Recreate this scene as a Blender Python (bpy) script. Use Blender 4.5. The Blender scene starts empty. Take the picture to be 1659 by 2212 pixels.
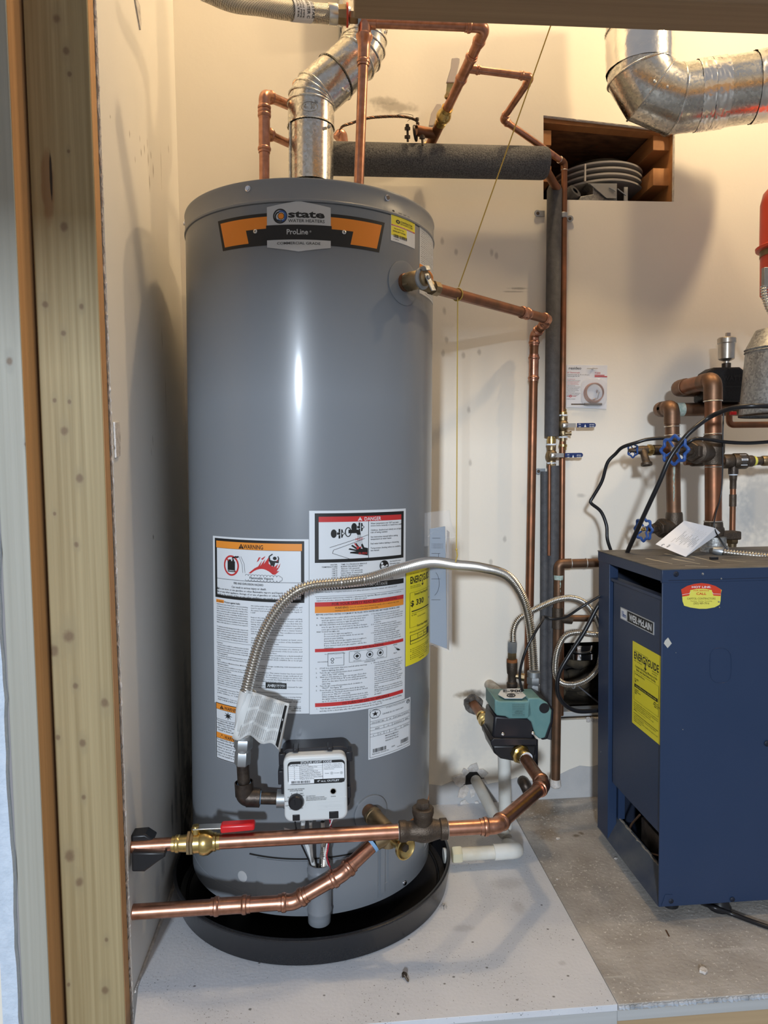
import bpy, math, random
from math import sin, cos, tan, pi, radians, atan2, sqrt, asin, acos
from mathutils import Vector as V, Matrix as M
random.seed(4)
S = bpy.context.scene
COL = S.collection

# ------------------------------------------------------------------ camera
# the room: back wall is the plane Y = 1.882, left wall X = -0.357, platform top Z = 0 (metres)
F, CX, CY = 1533.0, 829.5, 1106.0
CAMH = 0.925
YAW, PIT, ROL = radians(4.7), radians(3.5), radians(0.77)
def ray(px, py):
    u = (px-CX)/F; v = (py-CY)/F
    x = u*cos(ROL)-v*sin(ROL); y = u*sin(ROL)+v*cos(ROL)
    f = cos(PIT)-y*sin(PIT); z = -sin(PIT)-y*cos(PIT)
    return V((x*cos(YAW)+f*sin(YAW), -x*sin(YAW)+f*cos(YAW), z))
O = V((0, 0, CAMH))
def P(px, py, Y): r = ray(px, py); return O+r*(Y/r.y)          # sight line meets a plane parallel to the back wall
def PX(px, py, X): r = ray(px, py); return O+r*(X/r.x)         # ... a plane parallel to the left wall
def PZ(px, py, Z): r = ray(px, py); return O+r*((Z-CAMH)/r.z)  # ... a level plane
cam = bpy.data.cameras.new('camera'); camo = bpy.data.objects.new('camera', cam); COL.objects.link(camo)
fw = ray(CX, CY).normalized(); rt = (ray(CX+F, CY)-ray(CX, CY)).normalized(); up = rt.cross(fw)
camo.matrix_world = M.Translation(O) @ M((rt, up, -fw)).transposed().to_4x4()
cam.sensor_fit = 'VERTICAL'; cam.sensor_height = 36; cam.lens = 36*F/2212; cam.clip_start = .02
S.camera = camo

# ------------------------------------------------------------------ light and exposure
S.view_settings.view_transform = 'Standard'; S.view_settings.look = 'None'
S.view_settings.exposure = 0.0; S.view_settings.gamma = 1.0; S.view_settings.use_curve_mapping = False
w = bpy.data.worlds.new('room_light'); S.world = w; w.use_nodes = True
w.node_tree.nodes['Background'].inputs[0].default_value = (.80, .84, .95, 1)
w.node_tree.nodes['Background'].inputs[1].default_value = 0.32
def lamp(name, kind, loc, power, color, size=.1, target=None, sy=None):
    l = bpy.data.lights.new(name, kind); o = bpy.data.objects.new(name, l); COL.objects.link(o)
    o.location = loc; l.energy = power; l.color = color
    if kind == 'AREA':
        l.size = size
        if sy: l.shape = 'RECTANGLE'; l.size_y = sy
        d = V(target)-V(loc); o.rotation_euler = d.to_track_quat('-Z', 'Y').to_euler()
    else: l.shadow_soft_size = size
    return o
lamp('closet_bulb', 'POINT', (.46, 1.44, 2.80), 33, (1, .74, .43), .04)
lamp('side_bulb', 'POINT', (1.25, 1.30, 2.15), 19, (1, .74, .43), .035)          # warm bulb above the heater
lamp('room_lamp', 'AREA', (-.95, -3.6, 1.75), 205, (.77, .875, 1), .24, (0, 1.6, .7))  # cool lamp in the room behind the viewer

# ------------------------------------------------------------------ mesh helpers
W = {}
class MB:
    def __init__(s): s.v = []; s.f = []; s.m = []
    def face(s, idx, m=0): s.f.append(idx); s.m.append(m)
    def quad(s, a, b, c, d, m=0):
        n = len(s.v); s.v += [V(a), V(b), V(c), V(d)]; s.face((n, n+1, n+2, n+3), m); return s
    def hexa(s, p, m=0):   # 8 corners: bottom loop, top loop
        n = len(s.v); s.v += [V(q) for q in p]
        for f in ((3, 2, 1, 0), (4, 5, 6, 7), (0, 1, 5, 4), (1, 2, 6, 5), (2, 3, 7, 6), (3, 0, 4, 7)): s.face(tuple(n+i for i in f), m)
        return s
    def box(s, x0, x1, y0, y1, z0, z1, m=0):
        return s.hexa([(x0, y0, z0), (x1, y0, z0), (x1, y1, z0), (x0, y1, z0), (x0, y0, z1), (x1, y0, z1), (x1, y1, z1), (x0, y1, z1)], m)
    def obox(s, c, ax, ay, az, m=0):
        c, ax, ay, az = V(c), V(ax), V(ay), V(az)
        return s.hexa([c-ax-ay-az, c+ax-ay-az, c+ax+ay-az, c-ax+ay-az, c-ax-ay+az, c+ax-ay+az, c+ax+ay+az, c-ax+ay+az], m)
    def prism(s, pts, off, m=0, ms=None):
        n = len(s.v); k = len(pts); off = V(off); s.v += [V(p) for p in pts]+[V(p)+off for p in pts]
        s.face(tuple(range(n, n+k)), m); s.face(tuple(range(n+2*k-1, n+k-1, -1)), m)
        for i in range(k): s.face((n+i, n+k+i, n+k+(i+1) % k, n+(i+1) % k), m if ms is None else ms)
        return s
    def rings(s, rs, seg, caps=(True, True), m=0):
        n = len(s.v)
        for r in rs: s.v += r
        for i in range(len(rs)-1):
            for j in range(seg):
                a = n+i*seg+j; b = n+i*seg+(j+1) % seg; s.face((a, b, b+seg, a+seg), m)
        if caps[0]: s.face(tuple(n+j for j in range(seg-1, -1, -1)), m)
        if caps[1]: e = n+(len(rs)-1)*seg; s.face(tuple(e+j for j in range(seg)), m)
        return s
    def tube(s, pts, r, seg=14, m=0, caps=(True, True), up=None, flat=1.0):
        pts = [V(p) for p in pts]; n = len(pts); R = r if isinstance(r, (list, tuple)) else [r]*n
        T = []
        for i in range(n):
            a = pts[max(i-1, 0)]; b = pts[min(i+1, n-1)]; d = (b-a)
            if 0 < i < n-1:
                d = (pts[i]-pts[i-1]).normalized()+(pts[i+1]-pts[i]).normalized()
            T.append(d.normalized())
        u = V(up) if up else (V((0, 0, 1)) if abs(T[0].z) < .9 else V((1, 0, 0)))
        u = (u-T[0]*u.dot(T[0])).normalized(); rs = []
        for i in range(n):
            u = (u-T[i]*u.dot(T[i])).normalized(); w_ = T[i].cross(u)
            rs.append([pts[i]+(u*cos(2*pi*j/seg)*flat+w_*sin(2*pi*j/seg))*R[i] for j in range(seg)])
        return s.rings(rs, seg, caps, m)
    def lathe(s, p0, d, prof, seg=20, m=0, caps=(True, True), up=None, ph=0):
        p0 = V(p0); d = V(d).normalized()
        u = V(up) if up else (V((0, 0, 1)) if abs(d.z) < .9 else V((1, 0, 0)))
        u = (u-d*u.dot(d)).normalized(); w_ = d.cross(u)
        rs = [[p0+d*t+(u*cos(2*pi*j/seg+ph)+w_*sin(2*pi*j/seg+ph))*r for j in range(seg)] for t, r in prof]
        return s.rings(rs, seg, caps, m)
    def ball(s, c, r, m=0, seg=12, sc=(1, 1, 1)):
        c = V(c); rs = []
        for i in range(1, 8):
            a = pi*i/8; rs.append([c+V((sin(a)*cos(2*pi*j/seg)*sc[0], sin(a)*sin(2*pi*j/seg)*sc[1], -cos(a)*sc[2]))*r for j in range(seg)])
        return s.rings(rs, seg, (True, True), m)
    def torus(s, c, n, R, r, seg=28, m=0, sec=8, sq=1.0):
        c = V(c); n = V(n).normalized(); u = V((0, 0, 1)) if abs(n.z) < .9 else V((1, 0, 0)); u = (u-n*u.dot(n)).normalized(); w_ = n.cross(u)
        k = len(s.v)
        for i in range(seg):
            a = 2*pi*i/seg; e = u*cos(a)+w_*sin(a)*sq
            for j in range(sec): b = 2*pi*j/sec; s.v.append(c+e*(R+r*cos(b))+n*r*sin(b))
        for i in range(seg):
            for j in range(sec): s.face((k+i*sec+j, k+((i+1) % seg)*sec+j, k+((i+1) % seg)*sec+(j+1) % sec, k+i*sec+(j+1) % sec), m)
        return s
    def build(s, name, mats, parent=None, bevel=0, smooth=38, center=True, kind=None, label=None, seg=2):
        c = V((0, 0, 0))
        if center and s.v:
            lo = V([min(p[i] for p in s.v) for i in range(3)]); hi = V([max(p[i] for p in s.v) for i in range(3)]); c = (lo+hi)/2
        me = bpy.data.meshes.new(name); me.from_pydata([tuple(p-c) for p in s.v], [], s.f)
        if not isinstance(mats, (list, tuple)): mats = [mats]
        for m_ in mats: me.materials.append(m_)
        me.polygons.foreach_set('material_index', s.m)
        me.update()
        if smooth: me.shade_smooth(); me.set_sharp_from_angle(angle=radians(smooth))
        import bmesh
        b = bmesh.new(); b.from_mesh(me); bmesh.ops.recalc_face_normals(b, faces=b.faces); b.to_mesh(me); b.free()
        o = bpy.data.objects.new(name, me); COL.objects.link(o); W[o] = M.Translation(c)
        if parent: o.parent = parent; o.matrix_parent_inverse = M.Identity(4); o.matrix_local = W[parent].inverted() @ W[o]
        else: o.matrix_world = W[o]
        if bevel:
            bm = o.modifiers.new('bevel', 'BEVEL'); bm.width = bevel; bm.segments = seg; bm.limit_method = 'ANGLE'; bm.angle_limit = radians(50)
        if kind: o['kind'] = kind
        if label: o['label'] = label
        return o
def thing(name, label, cat, loc, group=None, rot=None):
    o = bpy.data.objects.new(name, None); COL.objects.link(o); o.empty_display_size = .02
    Mx = M.Translation(V(loc))
    if rot: Mx = Mx @ rot
    W[o] = Mx; o.matrix_world = Mx; o['label'] = label; o['category'] = cat
    if group: o['group'] = group
    return o
def tag(o, label, cat, group=None):
    o['label'] = label; o['category'] = cat
    if group: o['group'] = group
    return o
def fillet(pts, r, n=6):
    pts = [V(p) for p in pts]; out = [pts[0]]
    for i in range(1, len(pts)-1):
        a = (pts[i-1]-pts[i]); b = (pts[i+1]-pts[i]); la, lb = a.length, b.length; a.normalize(); b.normalize()
        th = a.angle(b); t = min(r/tan(th/2) if th > .05 else 0, la*.48, lb*.48)
        if pi-th < .05: out.append(pts[i]); continue
        rr = t*tan(th/2); c = pts[i]+(a+b).normalized()*(rr/sin(th/2)); s0 = pts[i]+a*t-c; s1 = pts[i]+b*t-c; ang = s0.angle(s1)
        for k in range(n+1):
            q = k/n; out.append(c+(s0*sin((1-q)*ang)+s1*sin(q*ang))/sin(ang))
    out.append(pts[-1]); return out
def spline(pts, n=10):
    pts = [V(p) for p in pts]; q = [pts[0]*2-pts[1]]+pts+[pts[-1]*2-pts[-2]]; out = []
    for i in range(1, len(q)-2):
        for k in range(n):
            t = k/n; a, b, c, d = q[i-1], q[i], q[i+1], q[i+2]
            out.append(.5*((2*b)+(c-a)*t+(2*a-5*b+4*c-d)*t*t+(3*b-a-3*c+d)*t**3))
    out.append(pts[-1]); return out
def resample(pts, step):
    L = [0]
    for i in range(1, len(pts)): L.append(L[-1]+(pts[i]-pts[i-1]).length)
    n = max(2, int(L[-1]/step)); out = []; j = 0
    for k in range(n+1):
        d = L[-1]*k/n
        while j < len(L)-2 and L[j+1] < d: j += 1
        t = (d-L[j])/max(L[j+1]-L[j], 1e-9); out.append(pts[j].lerp(pts[j+1], min(t, 1)))
    return out

# ------------------------------------------------------------------ materials
def mat(name, col, rough=.5, metal=0, noise=0, nscale=20, col2=None, bump=0, bscale=200, stretch=None, spec=.5, coat=0, alpha=1, trans=0, rvar=0, vor=0, ior=1.45, detail=4):
    m = bpy.data.materials.new(name); m.use_nodes = True; nt = m.node_tree; N = nt.nodes; L = nt.links; b = N['Principled BSDF']
    b.inputs['Base Color'].default_value = (*col, 1); b.inputs['Roughness'].default_value = rough; b.inputs['Metallic'].default_value = metal
    b.inputs['Specular IOR Level'].default_value = spec; b.inputs['IOR'].default_value = ior
    if coat: b.inputs['Coat Weight'].default_value = coat; b.inputs['Coat Roughness'].default_value = .12
    if alpha < 1: b.inputs['Alpha'].default_value = alpha
    if trans: b.inputs['Transmission Weight'].default_value = trans
    tc = N.new('ShaderNodeTexCoord'); mp = N.new('ShaderNodeMapping'); L.new(tc.outputs['Object'], mp.inputs[0])
    if stretch: mp.inputs['Scale'].default_value = stretch
    if col2:
        if vor:
            n = N.new('ShaderNodeTexVoronoi'); n.inputs['Scale'].default_value = nscale; src = n.outputs['Color']
        else:
            n = N.new('ShaderNodeTexNoise'); n.inputs['Scale'].default_value = nscale; n.inputs['Detail'].default_value = detail; src = n.outputs['Fac']
        L.new(mp.outputs[0], n.inputs['Vector']); cr = N.new('ShaderNodeValToRGB'); L.new(src, cr.inputs[0])
        lo, hi = (.5-noise/2, .5+noise/2) if noise else (.35, .65)
        cr.color_ramp.elements[0].position = lo; cr.color_ramp.elements[1].position = hi
        cr.color_ramp.elements[0].color = (*col, 1); cr.color_ramp.elements[1].color = (*col2, 1); L.new(cr.outputs[0], b.inputs['Base Color'])
        if rvar:
            mr = N.new('ShaderNodeMapRange'); mr.inputs['To Min'].default_value = rough-rvar; mr.inputs['To Max'].default_value = rough+rvar
            L.new(src, mr.inputs[0]); L.new(mr.outputs[0], b.inputs['Roughness'])
    if bump:
        n2 = N.new('ShaderNodeTexNoise'); n2.inputs['Scale'].default_value = bscale; n2.inputs['Detail'].default_value = 3; L.new(mp.outputs[0], n2.inputs['Vector'])
        bp = N.new('ShaderNodeBump'); bp.inputs['Strength'].default_value = bump; bp.inputs['Distance'].default_value = .002
        L.new(n2.outputs['Fac'], bp.inputs['Height']); L.new(bp.outputs[0], b.inputs['Normal'])
    return m
def spots(m, lst, axes, soft=(.6, 1.0), wob=.35, wscale=60):
    """dark or pale marks of their own (knots, stains, scuffs): (a, b, ra, rb, colour, strength)"""
    nt = m.node_tree; N = nt.nodes; L = nt.links; b = N['Principled BSDF']
    tc = N.new('ShaderNodeTexCoord'); nz = N.new('ShaderNodeTexNoise'); nz.inputs['Scale'].default_value = wscale; nz.inputs['Detail'].default_value = 3
    L.new(tc.outputs['Object'], nz.inputs['Vector']); sp = N.new('ShaderNodeSeparateXYZ'); L.new(tc.outputs['Object'], sp.inputs[0])
    lk = b.inputs['Base Color'].links; cur = lk[0].from_socket if lk else None; base = tuple(b.inputs['Base Color'].default_value)
    for (a, c, ra, rb, colr, st) in lst:
        def ax(o, v0, r):
            q = N.new('ShaderNodeMath'); q.operation = 'MULTIPLY_ADD'; L.new(sp.outputs[o], q.inputs[0]); q.inputs[1].default_value = 1/r; q.inputs[2].default_value = -v0/r; return q
        q1 = ax(axes[0], a, ra); q2 = ax(axes[1], c, rb); cb = N.new('ShaderNodeCombineXYZ'); L.new(q1.outputs[0], cb.inputs[0]); L.new(q2.outputs[0], cb.inputs[1])
        ln = N.new('ShaderNodeVectorMath'); ln.operation = 'LENGTH'; L.new(cb.outputs[0], ln.inputs[0])
        wo = N.new('ShaderNodeMath'); wo.operation = 'MULTIPLY_ADD'; L.new(nz.outputs['Fac'], wo.inputs[0]); wo.inputs[1].default_value = wob*2; wo.inputs[2].default_value = -wob
        ad = N.new('ShaderNodeMath'); L.new(ln.outputs['Value'], ad.inputs[0]); L.new(wo.outputs[0], ad.inputs[1])
        mr = N.new('ShaderNodeMapRange'); mr.interpolation_type = 'SMOOTHSTEP'; L.new(ad.outputs[0], mr.inputs[0])
        mr.inputs['From Min'].default_value = soft[0]; mr.inputs['From Max'].default_value = soft[1]; mr.inputs['To Min'].default_value = st; mr.inputs['To Max'].default_value = 0
        mx = N.new('ShaderNodeMix'); mx.data_type = 'RGBA'; L.new(mr.outputs[0], mx.inputs['Factor'])
        if cur: L.new(cur, mx.inputs['A'])
        else: mx.inputs['A'].default_value = base
        mx.inputs['B'].default_value = (*colr, 1); cur = mx.outputs['Result']
    L.new(cur, b.inputs['Base Color']); return m
C = {}
C['copper'] = mat('copper', (.64, .33, .23), .33, 1, .45, 60, (.38, .185, .115), rvar=.1)
C['copper_dull'] = mat('aged_copper', (.255, .135, .078), .48, .8, .5, 26, (.125, .080, .052), rvar=.1)
C['copper_old'] = mat('old_copper', (.36, .145, .075), .42, .85, .5, 24, (.17, .095, .055), rvar=.1)
C['verdigris'] = mat('verdigris', (.30, .42, .36), .8, 0, .4, 120, (.55, .6, .55), bump=.5)
C['solder'] = mat('solder', (.75, .74, .70), .4, 1)
C['brass'] = mat('brass', (.75, .56, .22), .28, 1, .3, 40, (.5, .36, .14), rvar=.08)
C['brass_dull'] = mat('dull_brass', (.38, .29, .17), .45, 1, .3, 40, (.26, .19, .11), rvar=.08)
C['bronze'] = mat('cast_bronze', (.085, .065, .05), .5, .8, .4, 50, (.13, .10, .075), bump=.35, bscale=400)
C['galv'] = mat('galvanised_steel', (.82, .80, .74), .26, 1, .9, 190, (.50, .49, .46), vor=1, rvar=.08)
C['galv_dull'] = mat('dull_galvanised_steel', (.46, .46, .44), .45, .7, .8, 230, (.24, .24, .235), vor=1, bump=.3, bscale=200)
C['foil'] = mat('foil_tape', (.88, .86, .82), .24, 1, bump=.6, bscale=45)
C['steel'] = mat('steel', (.72, .70, .66), .3, 1)
C['flexsteel'] = mat('flex_steel', (.66, .63, .58), .27, 1)
C['zinc'] = mat('zinc_fitting', (.40, .42, .43), .45, .85, .3, 60, (.38, .40, .42))
C['chrome'] = mat('chrome', (.9, .9, .92), .08, 1)
C['blackiron'] = mat('black_iron', (.045, .035, .03), .42, .7, .3, 60, (.09, .07, .055), bump=.2)
C['tape_thread'] = mat('thread_tape', (.75, .80, .86), .6)
C['blue_tape'] = mat('blue_thread_sealant', (.20, .38, .62), .5)
C['foam'] = mat('pipe_foam', (.055, .055, .058), .85, 0, .3, 350, (.15, .15, .15), bump=1, bscale=320)
C['foam_smooth'] = mat('smooth_pipe_foam', (.055, .055, .06), .6, 0, .4, 60, (.085, .085, .09), bump=.4, bscale=260)
C['rubber'] = mat('black_rubber', (.012, .012, .014), .35)
C['cord'] = mat('black_cord', (.012, .012, .014), .3)
C['tank'] = mat('heater_grey_enamel', (.180, .196, .216), .33, 0, .5, 3, (.188, .204, .224), spec=.5, coat=.22)
C['tank_lid'] = mat('heater_lid_grey', (.24, .25, .26), .38, 0)
C['pan'] = mat('black_plastic_pan', (.012, .012, .014), .24, 0, .4, 400, (.02, .02, .022))
C['blackplastic'] = mat('black_plastic', (.014, .014, .018), .35)
C['whiteplastic'] = mat('white_plastic', (.62, .64, .64), .38)
C['pvc'] = mat('white_pvc', (.72, .72, .68), .35, 0, .4, 14, (.60, .59, .54))
C['pvc_old'] = mat('grimy_pvc', (.50, .48, .43), .5, 0, .4, 20, (.60, .59, .55))
C['teal'] = mat('teal_paint', (.105, .225, .225), .42, 0, .4, 30, (.14, .26, .25))
C['blue_enamel'] = mat('boiler_blue_enamel', (.018, .036, .082), .38, 0, .5, 6, (.022, .040, .088), spec=.5, bump=.12, bscale=600)
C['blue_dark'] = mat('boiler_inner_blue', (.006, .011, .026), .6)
C['handwheel'] = mat('blue_handwheel_enamel', (.02, .07, .27), .3, 0, .3, 90, (.035, .10, .32))
C['navy_grip'] = mat('navy_vinyl_grip', (.012, .03, .13), .4)
C['red_grip'] = mat('red_vinyl_grip', (.62, .015, .02), .3)
C['redpaint'] = mat('red_tank_paint', (.62, .07, .035), .35)
C['white'] = mat('label_white', (.66, .69, .72), .42)
C['silver'] = mat('label_silver', (.50, .52, .54), .3, .3)
C['ink'] = mat('print_black', (.012, .012, .012), .5)
C['pinkred'] = mat('print_red', (.50, .03, .03), .5)
C['porange'] = mat('print_orange', (.75, .26, .03), .5)
C['badgeor'] = mat('badge_orange', (.80, .25, .02), .35)
C['yellow'] = mat('label_yellow', (.80, .70, .03), .45)
C['yellow2'] = mat('label_pale_yellow', (.72, .66, .10), .45)
C['pblue'] = mat('print_blue', (.03, .16, .36), .4)
C['pgrey'] = mat('print_grey', (.10, .10, .11), .5)
C['pwhite'] = mat('print_white', (.80, .82, .84), .45)
C['paper'] = mat('white_paper', (.74, .74, .76), .6)
C['manual'] = mat('blue_grey_manual', (.30, .37, .46), .5)
C['string'] = mat('gold_twine', (.55, .38, .08), .6)
C['plasticfilm'] = mat('clear_film', (.9, .92, .95), .08, alpha=.13, spec=.8)
C['blister'] = mat('clear_blister', (.95, .96, .98), .05, alpha=.16, spec=.9)
C['dust'] = mat('dusty_top', (.05, .047, .045), .6, 0, .5, 14, (.17, .155, .13), stretch=(1, 5, 1), bump=.3)
C['insul'] = mat('old_insulation', (.10, .075, .045), .95, 0, .4, 30, (.03, .025, .02), bump=1, bscale=60)
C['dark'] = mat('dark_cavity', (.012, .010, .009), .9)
C['gypsum'] = mat('gypsum_core', (.74, .70, .66), .95, 0, .4, 90, (.5, .46, .42), bump=1, bscale=350)
C['gypsum_w'] = mat('white_gypsum', (.62, .70, .80), .9, 0, .4, 60, (.52, .60, .70), bump=1, bscale=160)
C['osb'] = mat('osb', (.30, .14, .06), .8, 0, .5, 28, (.12, .055, .025), stretch=(1, 2.2, 1), bump=.6, bscale=60)
C['vent_plastic'] = mat('grey_vent', (.42, .40, .38), .5)
C['red_wire'] = mat('red_wire', (.5, .02, .05), .4); C['white_wire'] = mat('white_wire', (.75, .75, .75), .4)
C['clear_tube'] = mat('aluminium_tube', (.62, .62, .60), .35, .8)
C['maroon'] = mat('maroon_gap_colour', (.07, .008, .012), .6)
def wood(name, c1, c2, knots=(), axes=(0, 2), grain=(70, 70, 1.6), rough=.62, kc=(.15, .085, .045)):
    m = mat(name, c1, rough, 0, .55, 1.0, c2, stretch=grain, bump=.25, bscale=1.5, detail=6)
    L = []
    for (a, b_, r) in knots:
        L += [(a, b_, r*1.5, r*3.4, tuple(x*.70 for x in c1), .55), (a, b_, r*.85, r*1.05, kc, .72)]
    return spots(m, L, axes, soft=(.35, 1.1), wob=.3, wscale=90) if L else m

# ------------------------------------------------------------------ setting
WY, WX = 1.882, -.357
ws = lambda px, py: (P(px, py, WY).x, P(px, py, WY).z)
m_wall = mat('painted_drywall', (.85, .79, .685), .62, 0, .5, 5, (.81, .755, .66), bump=.12, bscale=90)
sl = []
def wst(px, py, rx, ry, col, st):
    x, z = ws(px, py); k = WY/F; sl.append((x, z, rx*k, ry*k, col, st))
wst(855, 232, 52, 14, (.20, .17, .13), .55); wst(828, 218, 34, 10, (.17, .15, .12), .5)
for a in ((955, 520), (985, 545), (1062, 545), (1072, 553), (960, 672), (1001, 768), (957, 763), (1035, 760), (1013, 885), (1016, 1000), (965, 735), (1090, 1165), (1060, 1215)):
    wst(a[0], a[1], 5, 9, (.36, .32, .27), .5)
wst(1120, 623, 26, 3, (.25, .22, .18), .6); wst(1110, 630, 30, 2, (.25, .22, .18), .5)
wst(1022, 1500, 34, 12, (.06, .045, .03), .8); wst(1000, 1500, 24, 9, (.22, .15, .07), .6)
wst(980, 1640, 18, 24, (.42, .42, .42), .3); wst(1030, 1590, 50, 70, (.48, .49, .50), .3)
wst(1640, 1090, 60, 110, (.30, .31, .32), .5); wst(1600, 1130, 40, 60, (.42, .43, .44), .4); wst(1440, 870, 9, 5, (.3, .27, .22), .5)
wst(1255, 1070, 12, 6, (.35, .33, .3), .5); wst(1190, 1675, 14, 10, (.3, .2, .12), .6)
spots(m_wall, sl, (0, 2), soft=(.3, 1.15), wob=.5, wscale=70)
b = MB()
def slab(x0, x1, z0, z1, z1b=None, z0b=None):
    z1b = z1 if z1b is None else z1b; z0b = z0 if z0b is None else z0b
    b.hexa([(x0, WY, z0), (x1, WY, z0b), (x1, WY+.0127, z0b), (x0, WY+.0127, z0), (x0, WY, z1), (x1, WY, z1b), (x1, WY+.0127, z1b), (x0, WY+.0127, z1)])
H1 = [ws(1174, 249), ws(1458, 282), ws(1458, 440), ws(1174, 431)]; H2 = [.611, .84, .222, .439]
x0, x1 = H1[0][0], H1[1][0]; zb = 1.630; T = 3.0
slab(WX-.013, x0, 0, T); slab(x0, x1, H1[0][1], T, T, H1[1][1]); slab(x1, 1.75, 0, T)
slab(x0, H2[0], 0, zb); slab(H2[0], H2[1], H2[3], zb); slab(H2[0], H2[1], 0, H2[2]); slab(H2[1], x1, 0, zb)
wall = b.build('wall_back', m_wall, center=False, kind='structure')
# torn plaster edges round the openings
def ragged(pts, wdt, name, mt, seed, dy=.004, n=60, parent=None):
    rnd = random.Random(seed); q = resample([V(p) for p in pts], sum((V(pts[i+1])-V(pts[i])).length for i in range(len(pts)-1))/n)
    k = MB(); k.tube(q, [wdt*(.5+rnd.random()) for _ in q], 6); return k.build(name, mt, parent, center=False)
ragged([(x0, WY+.004, H1[0][1]), (x1, WY+.004, H1[1][1]), (x1, WY+.004, zb)], .0028, 'torn_edge', C['gypsum'], 3, parent=wall)
ragged([(H2[0]+.1, WY+.003, H2[2]-.003), (H2[1], WY+.003, H2[2]-.003)], .006, 'torn_edge', C['gypsum'], 5, parent=wall)
ragged([(H2[0], WY+.002, H2[2]+.01), (H2[0], WY+.002, H2[3]+.06)], .005, 'torn_edge', C['gypsum'], 6, n=30, parent=wall)
# lower wall: paint worn away above the platform, exposed grey board
k = MB(); rnd = random.Random(8); xs = [WX+.3+i*.03 for i in range(50)]
top = [(x, .05+.018*rnd.random()+(.03 if x > .66 else 0)) for x in xs]
for i in range(len(xs)-1): k.hexa([(xs[i], WY-.0012, .0), (xs[i+1], WY-.0012, .0), (xs[i+1], WY, .0), (xs[i], WY, 0), (xs[i], WY-.0012, top[i][1]), (xs[i+1], WY-.0012, top[i+1][1]), (xs[i+1], WY, top[i+1][1]), (xs[i], WY, top[i][1])])
k.build('bare_strip', mat('bare_grey_board', (.44, .44, .44), .8, 0, .5, 20, (.52, .51, .50), bump=.3), wall, center=False)
# upper cavity
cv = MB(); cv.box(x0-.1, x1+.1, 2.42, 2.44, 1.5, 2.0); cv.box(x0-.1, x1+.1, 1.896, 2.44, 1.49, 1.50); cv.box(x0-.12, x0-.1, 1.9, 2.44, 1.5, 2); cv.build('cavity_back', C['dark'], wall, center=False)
m_osbw = wood('cavity_timber', (.50, .24, .09), (.38, .16, .055), [(2.0, 1.72, .004)], (1, 2), (40, 4, 40))
k = MB(); k.hexa([(x0-.1, 1.897, 1.848), (x1+.05, 1.897, 1.823), (x1+.05, 2.42, 1.815), (x0-.1, 2.42, 1.84), (x0-.1, 1.897, 1.86), (x1+.05, 1.897, 1.835), (x1+.05, 2.42, 1.83), (x0-.1, 2.42, 1.855)]); k.build('osb_panel', C['osb'], wall, center=False)
k = MB(); k.hexa([(x0, 1.896, 1.834), (x1, 1.896, 1.812), (x1, 1.93, 1.812), (x0, 1.93, 1.834), (x0, 1.896, 1.846), (x1, 1.896, 1.823), (x1, 1.93, 1.823), (x0, 1.93, 1.846)]); k.build('header_strip', m_osbw, wall, center=False)
k = MB(); k.box(x1-.002, x1+.02, 1.896, 2.42, 1.55, 1.83); k.build('side_board', m_osbw, wall, center=False)
for (pa, pb, qa, qb) in ((1411, 1438, 288, 325), (1411, 1438, 363, 401)):
    a = P(pa, qa, 1.91); c = P(pb, qb, 1.91); k = MB(); k.box(a.x, x1-.001, 1.91, 2.40, c.z, a.z); k.build('block', m_osbw, wall, bevel=.001, center=False)
for (pa, pb, qa, qb) in ((1173, 1191, 281, 314), (1173, 1191, 358, 393)):
    a = P(pa, qa, 1.90); c = P(pb, qb, 1.90); k = MB(); k.box(x0-.03, c.x, 1.90, 2.40, c.z, a.z); k.build('block', m_osbw, wall, bevel=.001, center=False)
# lower cavity
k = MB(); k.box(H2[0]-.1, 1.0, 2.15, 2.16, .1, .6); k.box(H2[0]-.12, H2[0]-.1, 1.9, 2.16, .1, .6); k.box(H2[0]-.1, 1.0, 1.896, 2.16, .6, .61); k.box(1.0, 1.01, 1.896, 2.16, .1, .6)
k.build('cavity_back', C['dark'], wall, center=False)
k = MB(); k.box(H2[0]-.1, 1.0, 1.896, 2.15, .19, .222); k.build('ledge', C['insul'], wall, center=False)

m_left = mat('painted_drywall_left', (.84, .80, .73), .6, 0, .5, 4, (.80, .77, .71), bump=.12, bscale=90)
ls = []
def lst(px, py, ry, rz, col, st): p = PX(px, py, WX); ls.append((p.y, p.z, ry, rz, col, st))
lst(408, 1690, .07, .10, (.05, .055, .06), .8); lst(395, 1640, .03, .16, (.12, .13, .14), .5); lst(412, 1560, .05, .12, (.13, .15, .17), .5); lst(380, 1720, .02, .09, (.14, .14, .15), .6)
lst(405, 1830, .06, .12, (.03, .03, .035), .85); lst(340, 1930, .03, .05, (.45, .45, .47), .5); lst(398, 1800, .05, .06, (.04, .04, .045), .8); lst(385, 1600, .012, .09, (.10, .11, .12), .6); lst(402, 1500, .03, .12, (.20, .22, .24), .5); lst(372, 1760, .012, .05, (.10, .10, .11), .6); lst(352, 1870, .02, .03, (.20, .20, .21), .5); lst(392, 1745, .018, .10, (.05, .055, .06), .7)
for q in ((320, 345, .004, .016), (331, 370, .005, .018), (326, 335, .003, .01), (302, 300, .002, .008), (280, 290, .003, .008), (318, 310, .002, .012), (364, 322, .003, .012), (292, 345, .002, .008), (238, 252, .003, .004), (348, 360, .002, .06), (323, 395, .004, .02), (350, 730, .002, .03), (358, 850, .002, .06), (330, 950, .002, .012), (327, 975, .002, .01), (331, 1160, .006, .006), (305, 330, .004, .01), (312, 322, .003, .012)):
    lst(*q, (.22, .17, .11), .75)
spots(m_left, ls, (1, 2), soft=(.25, 1.1), wob=.55, wscale=45)
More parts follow.
